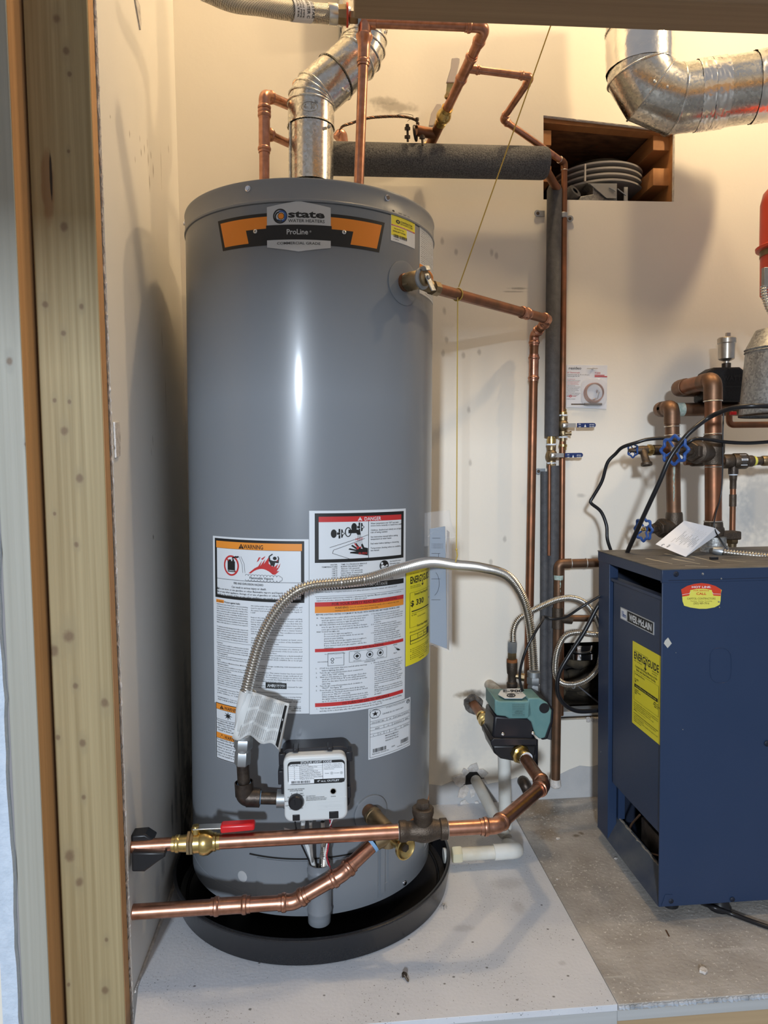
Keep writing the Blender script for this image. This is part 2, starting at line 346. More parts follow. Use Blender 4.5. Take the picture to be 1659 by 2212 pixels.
k = MB(); k.box(WX-.0105, WX, 1.238, WY+.0127, -.16, T); wl = k.build('wall_left', m_left, center=False, kind='structure')
# ragged paper and plaster along the cut end of the left wall board
rnd = random.Random(11)
k = MB(); n = 480
pts = [V((WX-.0025+rnd.uniform(-.0014, .0016), 1.2375+rnd.uniform(-.002, .001), -.15+3.1*i/n)) for i in range(n+1)]
k.tube(pts, [rnd.uniform(.0010, .0030) for _ in pts], 6); k.build('torn_paper_edge', C['gypsum'], wl, center=False)
k = MB(); k.box(WX-.0112, WX-.0102, 1.2355, 1.30, 0, T); k.build('maroon_gap_line', C['maroon'], wl, center=False)  # dark gap beside the stud, its shade coloured in as a maroon strip
k = MB(); a = PX(246, 912, WX); c = PX(257, 985, WX)
k.prism([(WX, 1.243, a.z), (WX, a.y+.02, a.z+.002), (WX, a.y+.024, (a.z+c.z)/2), (WX, a.y+.018, c.z), (WX, 1.245, c.z-.004)], (.004, 0, 0)); k.build('broken_plaster', C['gypsum'], wl, bevel=.001)
k = MB(); a = PX(286, 0, WX); k.prism([(WX, a.y, a.z+.02), (WX, a.y+.05, a.z+.02), (WX, a.y+.055, a.z-.012), (WX, a.y+.048, a.z-.028)], (.003, 0, 0)); k.build('paper_flap', C['gypsum'], wl)
# worn baseboard gap strips at the foot of the left wall
k = MB(); a = [(WX+.001, 1.245, .0), (WX+.004, 1.45, 0), (WX+.003, 1.60, 0)]; k.tube(resample([V(p) for p in a], .02), .0035, 6); k.build('floor_gap_filler', C['gypsum'], wl)

m_white = mat('cement_board_white', (.66, .67, .70), .75, 0, .55, 7, (.56, .575, .61), bump=.25, bscale=140)
fs = []
def fst(px, py, rx, ry, col, st): p = PZ(px, py, 0); fs.append((p.x, p.y, rx, ry, col, st))
for q in ((1098, 1908, .05, .03), (1120, 1960, .02, .03), (1000, 2005, .03, .015), (1215, 2080, .01, .008), (1140, 1730, .1, .03)): fst(*q, (.30, .30, .31), .35)
for (px, py) in ((883, 2030), (960, 2125), (1021, 2035), (1117, 2160), (1196, 2153), (1238, 2030), (1183, 2007), (420, 2130), (560, 2080), (700, 2150), (860, 2190), (1170, 1955), (1227, 2108), (540, 2180), (980, 2110), (1052, 2090)): fst(px, py, .0035, .003, (.10, .095, .09), .85)
spots(m_white, fs, (0, 1), soft=(.3, 1.05), wob=.4, wscale=120)
# fine dark speckle of the board
def speckle(m, scale, thr, col, st=.8):
    nt = m.node_tree; N = nt.nodes; L = nt.links; bs = N['Principled BSDF']; cur = bs.inputs['Base Color'].links[0].from_socket
    tc = N.new('ShaderNodeTexCoord'); n = N.new('ShaderNodeTexNoise'); n.inputs['Scale'].default_value = scale; n.inputs['Detail'].default_value = 2; L.new(tc.outputs['Object'], n.inputs['Vector'])
    n3 = N.new('ShaderNodeTexNoise'); n3.inputs['Scale'].default_value = 7; L.new(tc.outputs['Object'], n3.inputs['Vector'])
    ad = N.new('ShaderNodeMath'); ad.operation = 'MULTIPLY_ADD'; L.new(n3.outputs['Fac'], ad.inputs[0]); ad.inputs[1].default_value = .25; L.new(n.outputs['Fac'], ad.inputs[2])
    mr = N.new('ShaderNodeMapRange'); L.new(ad.outputs[0], mr.inputs[0]); mr.inputs['From Min'].default_value = thr; mr.inputs['From Max'].default_value = thr+.04; mr.inputs['To Max'].default_value = st
    mx = N.new('ShaderNodeMix'); mx.data_type = 'RGBA'; L.new(mr.outputs[0], mx.inputs['Factor']); L.new(cur, mx.inputs['A']); mx.inputs['B'].default_value = (*col, 1); L.new(mx.outputs['Result'], bs.inputs['Base Color'])
speckle(m_white, 260, .80, (.12, .12, .12)); 
xq = PZ(303, 2200, 0).x
k = MB(); k.prism([(WX, WY, 0), (.4845, WY, 0), (.4845, 1.13, 0), (xq, 1.13, 0), (WX+.004, 1.262, 0)], (0, 0, -.012)); fw_ = k.build('floor', [m_white], center=False, kind='structure', bevel=.0008)
m_tan = mat('cement_board_tan', (.27, .245, .215), .8, 0, .5, 11, (.46, .435, .405), bump=.7, bscale=110)
fs = []
for q in ((1165, 1745, .06, .09), (1180, 1800, .05, .05)): fst(*q, (.17, .11, .05), .55)
for q in ((1430, 1990, .07, .03), (1300, 1930, .03, .05)): fst(*q, (.15, .15, .15), .35)
for q in ((1245, 1805, .012, .008), (1255, 1800, .01, .01), (1395, 1880, .01, .004)): fst(*q, (.12, .09, .06), .8)
for q in ((1450, 2145, .05, .004), (1590, 2050, .05, .006), (1330, 2110, .03, .004), (1230, 1738, .07, .012)): fst(*q, (.55, .53, .50), .45)
spots(m_tan, fs, (0, 1), soft=(.25, 1.1), wob=.5, wscale=60)
speckle(m_tan, 150, .76, (.66, .64, .60), .7); speckle(m_tan, 330, .80, (.10, .08, .06), .6)
k = MB(); k.box(.4855, 1.75, 1.13, WY, -.012, 0); tanb = k.build('floor', [m_tan], center=False, kind='structure', bevel=.0008)
ragged([(.486, 1.1285, -.005), (1.7, 1.1285, -.005)], .0036, 'frayed_edge', mat('frayed_board_edge', (.22, .24, .26), .9, 0, .4, 40, (.50, .54, .60), bump=1, bscale=200), 9, n=420, parent=tanb)
m_frame = wood('platform_timber', (.46, .33, .19), (.36, .25, .14), [], (0, 2), (1.6, 70, 70))
m_frame2 = wood('platform_timber_pale', (.46, .47, .47), (.38, .38, .37), [], (0, 2), (1.6, 70, 70))
k = MB(); k.box(.4855, 1.75, 1.133, 1.17, -.033, -.012); k.build('trim_1', m_frame2, center=False, kind='structure', bevel=.001)
k = MB(); k.box(.4855, 1.75, 1.137, 1.175, -.16, -.0335); k.build('trim_2', m_frame, center=False, kind='structure', bevel=.001)
k = MB(); k.box(xq, .4845, 1.131, 1.17, -.16, -.0125); k.build('trim_3', m_frame2, center=False, kind='structure', bevel=.001)
k = MB(); k.box(-3.2, 3.2, -4.6, 1.13, -.56, -.55); k.build('floor', mat('room_floor', (.30, .28, .26), .8, 0, .5, 3, (.24, .23, .21)), center=False, kind='structure')
k = MB(); k.box(WX-.4, 1.75, 1.13, WY+.02, T, T+.02); k.build('ceiling', mat('ceiling_board', (.72, .68, .60), .8), center=False, kind='structure')

# unseen header added behind the viewer to shade the stud tops
k = MB(); k.box(-3.0, 3.0, -1.26, -1.20, 1.49, 2.6); k.build('wall_front_or_blocker', m_wall, center=False, kind='structure')
# timber frame at the left of the closet
def kn(X, Y, lst_):   # knots: picture point on plane Y
    return [(P(px, py, Y).x, P(px, py, Y).z, r*1.25*Y/F) for px, py, r in lst_]
YA, YB = 1.205, 1.150
xa1 = P(222, 900, YA).x; xa0 = P(100, 1200, YA).x
KA = kn(0, YA, [(122, 40, 9), (143, 110, 8), (150, 160, 5), (148, 327, 4), (138, 490, 9), (98, 658, 7), (176, 662, 6), (137, 720, 6), (118, 865, 5), (150, 868, 5), (139, 931, 9), (172, 1033, 9), (165, 1176, 6), (149, 1375, 14), (116, 1405, 12), (163, 1481, 7), (226, 1519, 10), (125, 1593, 6), (179, 1605, 8), (181, 1722, 6), (151, 1850, 13), (172, 1905, 10), (230, 2030, 5), (148, 2127, 5), (227, 2139, 9), (118, 1110, 4)])
m_stA = wood('pine_stud', (.43, .34, .185), (.265, .195, .09), KA, (0, 2), (150, 150, 1.7))
spots(m_stA, [(*[(P(103, 400, YA).x), P(103, 400, YA).z], .012, .07, (.22, .10, .04), .6), (P(110, 380, YA).x, P(110, 380, YA).z, .0025, .045, (.02, .012, .008), .95)], (0, 2), wob=.2)
k = MB(); k.box(xa0, xa1, YA, 1.2345, -.15, 2.98); o = k.build('wall_stud', m_stA, center=False, bevel=.0015); stA = o; tag(o, 'wide knotty pine board standing flat against the cut end of the left wall', 'stud')
xb = xa0-.0035; xb0 = P(40, 1750, YB).x
KB = kn(0, YB, [(20, 780, 8), (57, 960, 5)]); m_stB = wood('pale_pine_stud', (.43, .415, .355), (.345, .33, .275), KB+[(-.52, 1.5, .01)], (0, 2), (140, 60, 1.6))
m_stBs = wood('orange_lit_stud_side', (.56, .32, .145), (.48, .26, .11), [], (1, 2), (40, 150, 1.6))  # warm bulb light on the stud sides is put into this orange
xbL = P(27, 1700, YB).x
k = MB(); k.box(xa1-.0002, xa1+.0004, YA+.0015, 1.234, -.15, 2.98); k.build('orange_lit_side', m_stBs, stA, center=False, label='side face with warm light painted in orange')
k = MB(); k.box(xbL, xb, YB, YB+.09, -.15, 2.98); o = k.build('wall_stud', m_stB, center=False, bevel=.0012); tag(o, 'pale two by four stud on edge, between white drywall strip and wide pine board', 'stud')
k = MB(); k.box(xb-.0002, xb+.0004, YB+.002, YB+.088, -.15, 2.98); k.build('orange_lit_side', m_stBs, o, center=False, label='side face with warm light painted in orange')
k = MB(); rnd = random.Random(2); n = 90
zz = [-.15+2.6*i/n for i in range(n+1)]; xe = [xbL-.001+rnd.uniform(-.0025, .0015) for _ in zz]
for i in range(n): k.hexa([(xbL-.026, YB-.013, zz[i]), (xe[i], YB-.013, zz[i]), (xe[i], YB, zz[i]), (xbL-.026, YB, zz[i]), (xbL-.026, YB-.013, zz[i+1]), (xe[i+1], YB-.013, zz[i+1]), (xe[i+1], YB, zz[i+1]), (xbL-.026, YB, zz[i+1])])
k.build('wall_front_or_blocker', C['gypsum_w'], center=False, kind='structure')
k = MB(); k.box(xbL-.9, xbL-.026, YB-.013, YB, -.55, 2.44); k.build('wall_front_or_blocker', m_wall, center=False, kind='structure')

# beams at the top of the opening
m_beam = wood('beam_timber', (.40, .27, .15), (.31, .20, .11), [], (0, 2), (1.3, 120, 120))
bx = P(764, 40, 1.205).x; bz = P(1500, 69, 1.205).z
k = MB(); k.box(bx, 1.75, 1.13, 1.205, bz, bz+.14); tag(k.build('header_beam', m_beam, center=False, bevel=.002), 'brown wooden beam crossing the top of the picture in front of the copper pipe', 'beam')
a = P(731, -60, 1.80); c = P(761, 60, 1.80); k = MB(); k.box(a.x, c.x, 1.80, 1.88, c.z, 2.98); tag(k.build('flue_strap_board', m_frame2, bevel=.001), 'short pale board on the wall behind the braided hose end', 'board')

# ------------------------------------------------------------------ pipe helpers
def pix(p):
    d = V(p)-O; c = camo.matrix_world.to_3x3().transposed() @ d
    return CX+F*c.x/-c.z, CY-F*c.y/-c.z
def on(A, B, px, py):
    best = min(range(0, 401), key=lambda i: (pix(A.lerp(B, i/400))[0]-px)**2+(pix(A.lerp(B, i/400))[1]-py)**2); return A.lerp(B, best/400)
def bead(r, k=1.30, t0=0.0):  # pressed end of a copper fitting: lip, bead, body
    return [(t0, r*1.02), (t0+.0002, r*1.13), (t0+r*.45, r*1.13), (t0+r*.55, r*k*.97), (t0+r*.8, r*k), (t0+r*1.05, r*k*.97), (t0+r*1.18, r*1.13), (t0+r*1.5, r*1.10)]
def collar(mb, p, d, r, m=0, kind='press'):  # open end at p, d points into the fitting
    if kind == 'press': mb.lathe(p, d, bead(r), 18, m, (False, False))
    else: mb.lathe(p, d, [(0, r*1.01), (.0005, r*1.12), (r*1.6, r*1.12)], 18, m, (False, False))
def elbow(root, a, c, b_, r, mt, kind='press', rb=None, name='elbow'):
    a, c, b_ = V(a), V(c), V(b_); k = MB(); L = r*(1.6 if kind == 'press' else 1.3)
    d1 = (c-a).normalized(); d2 = (b_-c).normalized(); ang = d1.angle(d2); R = rb or r*1.9
    t = min(R*tan(ang/2), (c-a).length*.6); p1 = c-d1*(t+L); p2 = c+d2*(t+L)
    pts = fillet([c-d1*(t+r*.6), c, c+d2*(t+r*.6)], R, 8)
    k.tube(pts, r*1.10, 18, 0, (False, False)); collar(k, p1, d1, r, 0, kind); collar(k, p2, -d2, r, 0, kind)
    k.build(name, mt, root); return p1, p2
def pipe(root, a, b_, r, mt, name='pipe', seg=18): return MB().tube([a, b_], r, seg).build(name, mt, root)
def run(root, pts, r, mt=None, mf=None, kind='press', trim=(0, 0), rb=None):
    mt = mt or C['copper']; mf = mf or C['copper']; pts = [V(p) for p in pts]; s0 = pts[0]; inset = r*.6
    for i in range(1, len(pts)-1):
        p1, p2 = elbow(root, pts[i-1], pts[i], pts[i+1], r, mf, kind, rb)
        d = (pts[i]-pts[i-1]).normalized()
        if (p1-s0).dot(d) > .001: pipe(root, s0, p1+d*inset, r, mt)
        s0 = p2-(pts[i+1]-pts[i]).normalized()*inset
    pipe(root, s0, pts[-1], r, mt)
def coupling(root, p, d, r, L, mt=None, kind='press', name='coupling'):
    p, d = V(p), V(d).normalized(); k = MB(); collar(k, p-d*L/2, d, r, 0, kind); collar(k, p+d*L/2, -d, r, 0, kind)
    k.lathe(p-d*(L/2-r*.8), d, [(0, r*1.1), (L-r*1.6, r*1.1)], 18, 0, (False, False)); return k.build(name, mt or C['copper'], root)
def tee(root, p, d, e, r, r2=None, mt=None, kind='press', L=None, LB=None):
    p, d, e = V(p), V(d).normalized(), V(e).normalized(); r2 = r2 or r; L = L or r*5.4; LB = LB or r*2.9; k = MB()
    collar(k, p-d*L/2, d, r, 0, kind); collar(k, p+d*L/2, -d, r, 0, kind); k.lathe(p-d*(L/2-r*.8), d, [(0, r*1.1), (L-r*1.6, r*1.1)], 18, 0, (False, False))
    collar(k, p+e*LB, -e, r2, 0, kind); k.lathe(p, e, [(0, r2*1.15), (LB-r2, r2*1.1)], 18, 0, (False, False)); return k.build('tee', mt or C['copper'], root)
def hexnut(mb, p, d, r, L, m=0, ph=0): mb.lathe(p, d, [(0, r*.9), (L*.12, r), (L*.88, r), (L, r*.9)], 6, m, ph=ph)
def corrugated(name, pts, r, mt, pitch=.0034, amp=.16, seg=12, parent=None, step=4):
    q = resample(pts, pitch/step); R = [r*(1, 1-amp*.12, 1-amp, 1-amp*.55)[i % 4] for i in range(len(q))]
    return MB().tube(q, R, seg).build(name, mt, parent, smooth=75)
def ball_valve(root, p, d, up, r, mt, L=.05, lever=None, name='ball_valve', hexends=True):
    """valve body along d, stem along up, lever = (direction, length, grip material, grip start)"""
    p, d, up = V(p), V(d).normalized(), V(up).normalized(); k = MB()
    k.lathe(p-d*L/2, d, [(0, r*1.35), (L*.2, r*1.35), (L*.21, r*1.2), (L*.32, r*1.55), (L*.45, r*1.75), (L*.55, r*1.75), (L*.68, r*1.55), (L*.79, r*1.2), (L*.8, r*1.35), (L, r*1.35)], 20)
    if hexends: hexnut(k, p-d*L*.62, d, r*1.45, L*.2); hexnut(k, p+d*L*.42, d, r*1.45, L*.2)
    k.lathe(p, up, [(0, r*.9), (r*2.0, r*.9), (r*2.0, r*.6), (r*2.5, r*.6)], 12)
    o = k.build(name, mt, root)
    if lever:
        ld, ll, gm, gs = lever; ld = V(ld).normalized(); q = p+up*r*2.4; sd = ld.cross(up).normalized(); h = MB()
        w_ = r*.62
        h.obox(q+ld*ll*.12, ld*(ll*.22), sd*w_, up*.0009); h.lathe(q-up*.001, up, [(0, r*.7), (.003, r*.7), (.004, r*.4)], 6)
        h.build('lever', C['steel'], o, label='bare metal lever')
        g = MB(); n = 14; a0, a1 = ll*gs, ll
        out = [q+ld*a0+sd*w_*1.05, q+ld*(a0+(a1-a0)*.8)+sd*w_*1.1]+[q+ld*(a1-w_*1.1)+(ld*sin(t*pi/8)+sd*cos(t*pi/8))*w_*1.1 for t in range(1, 8)]+[q+ld*(a0+(a1-a0)*.8)-sd*w_*1.1, q+ld*a0-sd*w_*1.05]
        g.prism([v-up*.0022 for v in out], up*.0044); g.build('lever_grip', gm, o, bevel=.001)
    return o

# ------------------------------------------------------------------ flat printed sheets (labels)
FONT_CACHE = {}
def glyphs(s_, bold):
    key = (s_, bold)
    if key not in FONT_CACHE:
        c = bpy.data.curves.new('t', 'FONT'); c.body = s_; c.size = 1; c.resolution_u = 2 if len(s_) < 40 else 1; c.fill_mode = 'FRONT'
        if bold: c.offset = .0115*bold
        o = bpy.data.objects.new('t', c); COL.objects.link(o); dg = bpy.context.evaluated_depsgraph_get(); me = bpy.data.meshes.new_from_object(o.evaluated_get(dg))
        FONT_CACHE[key] = ([tuple(v.co) for v in me.vertices], [tuple(p.vertices) for p in me.polygons])
        bpy.data.objects.remove(o); bpy.data.curves.remove(c); bpy.data.meshes.remove(me)
    return FONT_CACHE[key]
class Sheet:
    """design units: x right 0..w, y down 0..h; fn(x fraction, y fraction, lift) -> point"""
    def __init__(s, fn, w, h, cols=14): s.fn = fn; s.w = w; s.h = h; s.mb = MB(); s.mats = []; s.cols = cols; s.n = 0
    def mi(s, m):
        if m not in s.mats: s.mats.append(m)
        return s.mats.index(m)
    def pt(s, x, y, l): return s.fn(x/s.w, y/s.h, l)
    def base(s, mt, th=.0004):
        n = s.cols; m = s.mi(mt); f = s.mb
        for l in (0, th):
            k = len(f.v)
            for i in range(n+1): f.v += [s.pt(s.w*i/n, 0, l), s.pt(s.w*i/n, s.h, l)]
            for i in range(n): f.face((k+2*i, k+2*i+2, k+2*i+3, k+2*i+1), m)
        k = 0; e = 2*(n+1)
        for i in range(n): f.face((k+2*i, k+2*i+2, e+2*i+2, e+2*i), m); f.face((k+2*i+1, k+2*i+3, e+2*i+3, e+2*i+1), m)
        f.face((0, 1, e+1, e), m); f.face((2*n, 2*n+1, e+2*n+1, e+2*n), m); s.th = th; return s
    def L(s): s.n += 1; return s.th+.00005+min(s.n, 10)*.00003+max(0, min(s.n, 60)-10)*.000008
    def quad(s, p00, p10, p11, p01, mt, l=None):
        l = l or s.L(); m = s.mi(mt); n = max(1, int(s.cols*abs(p10[0]-p00[0])/s.w+.5)); k = len(s.mb.v)
        for i in range(n+1):
            t = i/n; s.mb.v += [s.pt(p00[0]+(p10[0]-p00[0])*t, p00[1]+(p10[1]-p00[1])*t, l), s.pt(p01[0]+(p11[0]-p01[0])*t, p01[1]+(p11[1]-p01[1])*t, l)]
        for i in range(n): s.mb.face((k+2*i, k+2*i+2, k+2*i+3, k+2*i+1), m)
        return s
    def rect(s, x0, y0, x1, y1, mt): return s.quad((x0, y0), (x1, y0), (x1, y1), (x0, y1), mt)
    def frame(s, x0, y0, x1, y1, t, mt): s.rect(x0, y0, x1, y0+t, mt); s.rect(x0, y1-t, x1, y1, mt); s.rect(x0, y0, x0+t, y1, mt); s.rect(x1-t, y0, x1, y1, mt); return s
    def line(s, x0, y0, x1, y1, t, mt):
        d = sqrt((x1-x0)**2+(y1-y0)**2); nx, ny = -(y1-y0)/d*t/2, (x1-x0)/d*t/2
        if abs(nx) > abs(ny): return s.poly([(x0+nx, y0+ny), (x1+nx, y1+ny), (x1-nx, y1-ny), (x0-nx, y0-ny)], mt)
        return s.quad((x0+nx, y0+ny), (x1+nx, y1+ny), (x1-nx, y1-ny), (x0-nx, y0-ny), mt)
    def poly(s, pts, mt):
        l = s.L(); m = s.mi(mt); k = len(s.mb.v); s.mb.v += [s.pt(x, y, l) for x, y in pts]; s.mb.face(tuple(range(k, k+len(pts))), m); return s
    def disc(s, x, y, r, mt, n=22, ry=None): ry = ry or r; return s.poly([(x+r*cos(2*pi*i/n), y+ry*sin(2*pi*i/n)) for i in range(n)], mt)
    def ring(s, x, y, r, t, mt, n=26, ry=None, a0=0, a1=2*pi):
        l = s.L(); m = s.mi(mt); ry = ry or r; k = len(s.mb.v)
        for i in range(n+1):
            a = a0+(a1-a0)*i/n; s.mb.v += [s.pt(x+r*cos(a), y+ry*sin(a), l), s.pt(x+(r-t)*cos(a), y+(ry-t)*sin(a), l)]
        for i in range(n): s.mb.face((k+2*i, k+2*i+2, k+2*i+3, k+2*i+1), m)
        return s
    def text(s, t, x, y, h, mt, al='l', fit=None, bold=1.0, rot=0, kx=.92):
        """baseline at y, capital height h; fit = full width"""
        vs, fs = glyphs(t, bold)
        if not vs: return s
        x0 = min(v[0] for v in vs); x1 = max(v[0] for v in vs); sc = h/.69; sx = sc*kx
        if fit: sx = fit/(x1-x0)
        wd = (x1-x0)*sx; ox = x-(wd/2 if al == 'c' else wd if al == 'r' else 0); l = s.L(); m = s.mi(mt); k = len(s.mb.v); cr, sr = cos(rot), sin(rot)
        for v in vs:
            a = ox+(v[0]-x0)*sx-x; c_ = -v[1]*sc; s.mb.v.append(s.pt(x+a*cr-c_*sr, y+a*sr+c_*cr, l))
        for f in fs: s.mb.face(tuple(k+i for i in f), m)
        return s
    def para(s, lines, x0, x1, y, dy, h, mt, bold=.2, just=True):
        mxl = max(len(t) for t in lines)
        for i, t in enumerate(lines):
            if not t: continue
            s.text(t, x0+(len(t)-len(t.lstrip()))/mxl*(x1-x0), y+i*dy, h, mt, fit=(x1-x0) if (just and len(t) > 40) else (x1-x0)*len(t.strip())/mxl, bold=bold)
        return s
    def bars(s, x0, y0, x1, y1, mt, n=26, seed=1):
        r = random.Random(seed); x = x0; st = (x1-x0)/n/1.6
        while x < x1-st: wv = st*r.choice((.5, .8, 1.3)); s.rect(x, y0, min(x+wv, x1), y1, mt); x += wv+st*r.choice((.5, .8, 1.2))
        return s
    def build(s, name, parent=None, label=None):
        return s.mb.build(name, s.mats, parent, smooth=0, label=label)
def plane_fn(p00, p10, p01, nrm):
    p00, p10, p01, nrm = V(p00), V(p10), V(p01), V(nrm).normalized()
    return lambda u, v, l: p00+(p10-p00)*u+(p01-p00)*v+nrm*l
def tri(sh, x, y, h, c1, c2):  # warning triangle with exclamation mark, base centre at x, y
    sh.poly([(x-h*.58, y), (x, y-h), (x+h*.58, y)], c1); sh.text('!', x, y-h*.12, h*.52, c2, 'c', bold=1.2)

# ------------------------------------------------------------------ water heater
TX, TY, TR, TT, TZ = -.044, 1.600, .267, .0175, .062
ROT = M.Rotation(TT, 4, 'Y'); TM = M.Translation((TX, TY, TZ)) @ ROT; TI = TM.inverted()
def cyl(s_, z, l=0): a = s_/TR; return TM @ V(((TR+l)*sin(a), -(TR+l)*cos(a), z))
def TC(px, py, R=None):
    R = R or TR; o = TI @ O; d = TI.to_3x3() @ ray(px, py); a = d.x**2+d.y**2; b_ = o.x*d.x+o.y*d.y; c = o.x**2+o.y**2-R*R
    disc = b_*b_-a*c; t = (-b_-sqrt(max(disc, 0)))/a; p = o+d*t; return R*atan2(p.x, -p.y), p.z
H_T = TC(644, 384)[1]+.0
heater = thing('water_heater', 'tall grey cylindrical gas water heater covered in warning labels', 'water heater', (TX, TY, TZ), rot=ROT)
tz = TM.to_3x3() @ V((0, 0, 1)); tb = TM @ V((0, 0, 0))
k = MB(); k.lathe(tb, tz, [(0, TR-.004), (.001, TR), (H_T-.044, TR), (H_T-.043, TR-.002)], 256, up=(1, 0, 0)); k.build('jacket', C['tank'], heater)
k = MB(); k.lathe(tb+tz*(H_T-.043), tz, [(0, TR-.001), (.001, TR+.0022), (.004, TR+.0026), (.007, TR+.0008), (.036, TR+.0008), (.040, TR+.002), (.043, TR+.001), (.043, TR-.006), (.036, TR-.010), (.036, .02)], 128, up=(1, 0, 0), caps=(False, True)); k.build('lid', C['tank_lid'], heater)
k = MB(); k.lathe(tb+tz*.002, tz, [(-.002, TR+.0006), (.03, TR+.0012), (.031, TR+.0002)], 128, up=(1, 0, 0), caps=(False, False)); k.build('bottom_band', C['tank'], heater)
for a in range(3):
    an = radians(90+120*a); k = MB(); p = TM @ V((.17*cos(an), .17*sin(an), -.055)); k.lathe(p, tz, [(0, .03), (.056, .03)], 12); k.build('foot', C['dark'], heater)
def tscrew(px, py, r=.0042, mt=None, R=None):
    s_, z = TC(px, py); a = s_/TR; n = TM.to_3x3() @ V((sin(a), -cos(a), 0)); p = cyl(s_, z, .001); k = MB()
    k.lathe(p, n, [(0, r*1.25), (.0008, r*1.25), (.001, r), (.003, r*.9)], 10 if not mt else 14); return k.build('screw', mt or C['chrome'], heater)
for q in ((536, 408), (836, 428)): tscrew(*q, r=.0045)
tscrew(400, 483, r=.004); tscrew(873, 1907, r=.0042)
# badge
def tsheet(l, t, r, b_, w, h, cols=14):
    """label wrapped on the jacket: picture points at left-top, right-top, left-bottom"""
    s0, z0 = TC(*l); s1, z1 = TC(*r); z0 = t or z0
    sb, zb_ = TC(*b_); return Sheet(lambda u, v, q: cyl(s0+(s1-s0)*u, z0+(zb_-z0)*v, q), w, h, cols)
def tsheet2(tl, tr, bl, w, h, cols=14):
    s0, za = TC(*tl); s1, zb_ = TC(*tr); s2, zc = TC(*bl); zt = (za+zb_)/2; zbt = zc+(zt-za); s0 = (s0+s2)/2
    return Sheet(lambda u, v, q: cyl(s0+(s1-s0)*u, zt+(zbt-zt)*v, q+.0002), w, h, cols)
# shield and band, design units = picture pixels of the close view, straightened: x from centre
s_c, z_c = TC(645, 494)
PXM = (TR*2*asin(.5*(TC(712, 490)[0]-TC(578, 490)[0])/TR))/134.0   # metres per picture pixel at the badge
def bsheet(w, h, cx, cy, cols): return Sheet(lambda u, v, q: cyl(s_c+(u*w-cx)*PXM, z_c-(v*h-cy)*PXM, q), w, h, cols)
bd = bsheet(420, 90, 210, 45, 120); bd.th = .0003
m_ = C['ink']; bd.quad((14, 11), (406, 11), (391, 78), (29, 78), m_); bd.quad((22, 18), (398, 18), (385, 71), (35, 71), C['badgeor'])
bd.quad((92, 43), (328, 43), (320, 78), (100, 78), m_); bd.build('badge_band', heater, label='orange and black angled badge band')
sh = bsheet(140, 108, 70, 60, 40); sh.th = .0012
sh.quad((2, 14), (70, 3), (70, 108), (2, 98), C['silver']).quad((70, 3), (138, 14), (138, 98), (70, 108), C['silver'])
sh.quad((8, 18), (132, 18), (132, 50), (8, 50), C['silver']); sh.quad((0, 52), (140, 52), (140, 83), (0, 83), m_)
sh.disc(31, 34, 15.5, C['pblue']); sh.ring(31, 34, 15.5, 3, m_); sh.ring(33, 34, 12, 3.5, C['handwheel'], a0=-2, a1=2.4); sh.ring(30, 35, 11, 3, m_, a0=1, a1=4.6); sh.disc(33, 34, 6.3, C['badgeor']); sh.ring(33, 34, 7.2, 1.2, m_)
sh.text('state', 48, 37, 14, m_, fit=77, bold=3.0); sh.text('WATER HEATERS', 48, 47, 6.2, m_, fit=77, bold=.8)
sh.text('ProLine', 45, 72, 10.5, C['silver'], fit=45, bold=1.5); sh.text('®', 93, 68, 4, C['silver'], bold=0)
sh.text('COMMERCIAL GRADE', 70, 93, 5.2, m_, 'c', fit=92, bold=.8); sh.build('badge_shield', heater, label='silver shield badge with blue and orange swirl')
for dx in (-95, 97):
    s_ = s_c+dx*PXM; a = s_/TR; p = cyl(s_, z_c+(-2)*PXM, .0004); n = TM.to_3x3() @ V((sin(a), -cos(a), 0)); k = MB(); k.lathe(p, n, [(0, .0042), (.0012, .0038), (.002, .0022)], 16)
    o = k.build('screw', C['steel'], heater); u = n.cross(tz); k = MB(); q = p+n*.002; k.obox(q, u*.002, tz*.0005, n*.0002); k.obox(q, u*.0005, tz*.002, n*.0002); k.build('cross_slot', C['ink'], o)
# yellow reward sticker (the square code at its corner is left out)
st = tsheet2((844, 452), (896, 468), (844, 522), 164, 222, 16).base(C['white']); K = C['ink']; Y_ = C['yellow']
st.rect(2, 2, 162, 112, Y_).rect(2, 118, 100, 182, Y_).rect(2, 108, 162, 116, C['pinkred'])
st.text('MAKE THAT CALL', 82, 22, 9, K, 'c', fit=80, bold=1.5); st.text('Rate the New Tank', 82, 40, 9, K, 'c', fit=84, bold=1); st.disc(14, 16, 7, K); st.disc(150, 40, 7, K)
st.text('CONTRACTOR', 58, 80, 12, K, fit=84, bold=2); st.text('REWARDS.COM', 58, 94, 10, K, fit=84, bold=.5); st.ring(42, 80, 13, 8, K); st.text('PLEASE SCAN AND SEND THE SERIAL', 10, 114, 5, C['white'], fit=140, bold=.5)
st.text('Rate the New Tank', 50, 136, 8, K, 'c', fit=62, bold=1); st.text('2HH6-J47T-DGHJ', 50, 156, 10, K, 'c', fit=78, bold=1.5); st.bars(14, 172, 104, 194, K, 30); st.text('or AppStore', 14, 208, 6, K, fit=34)
st.build('reward_sticker', heater, label='small yellow and white reward sticker')
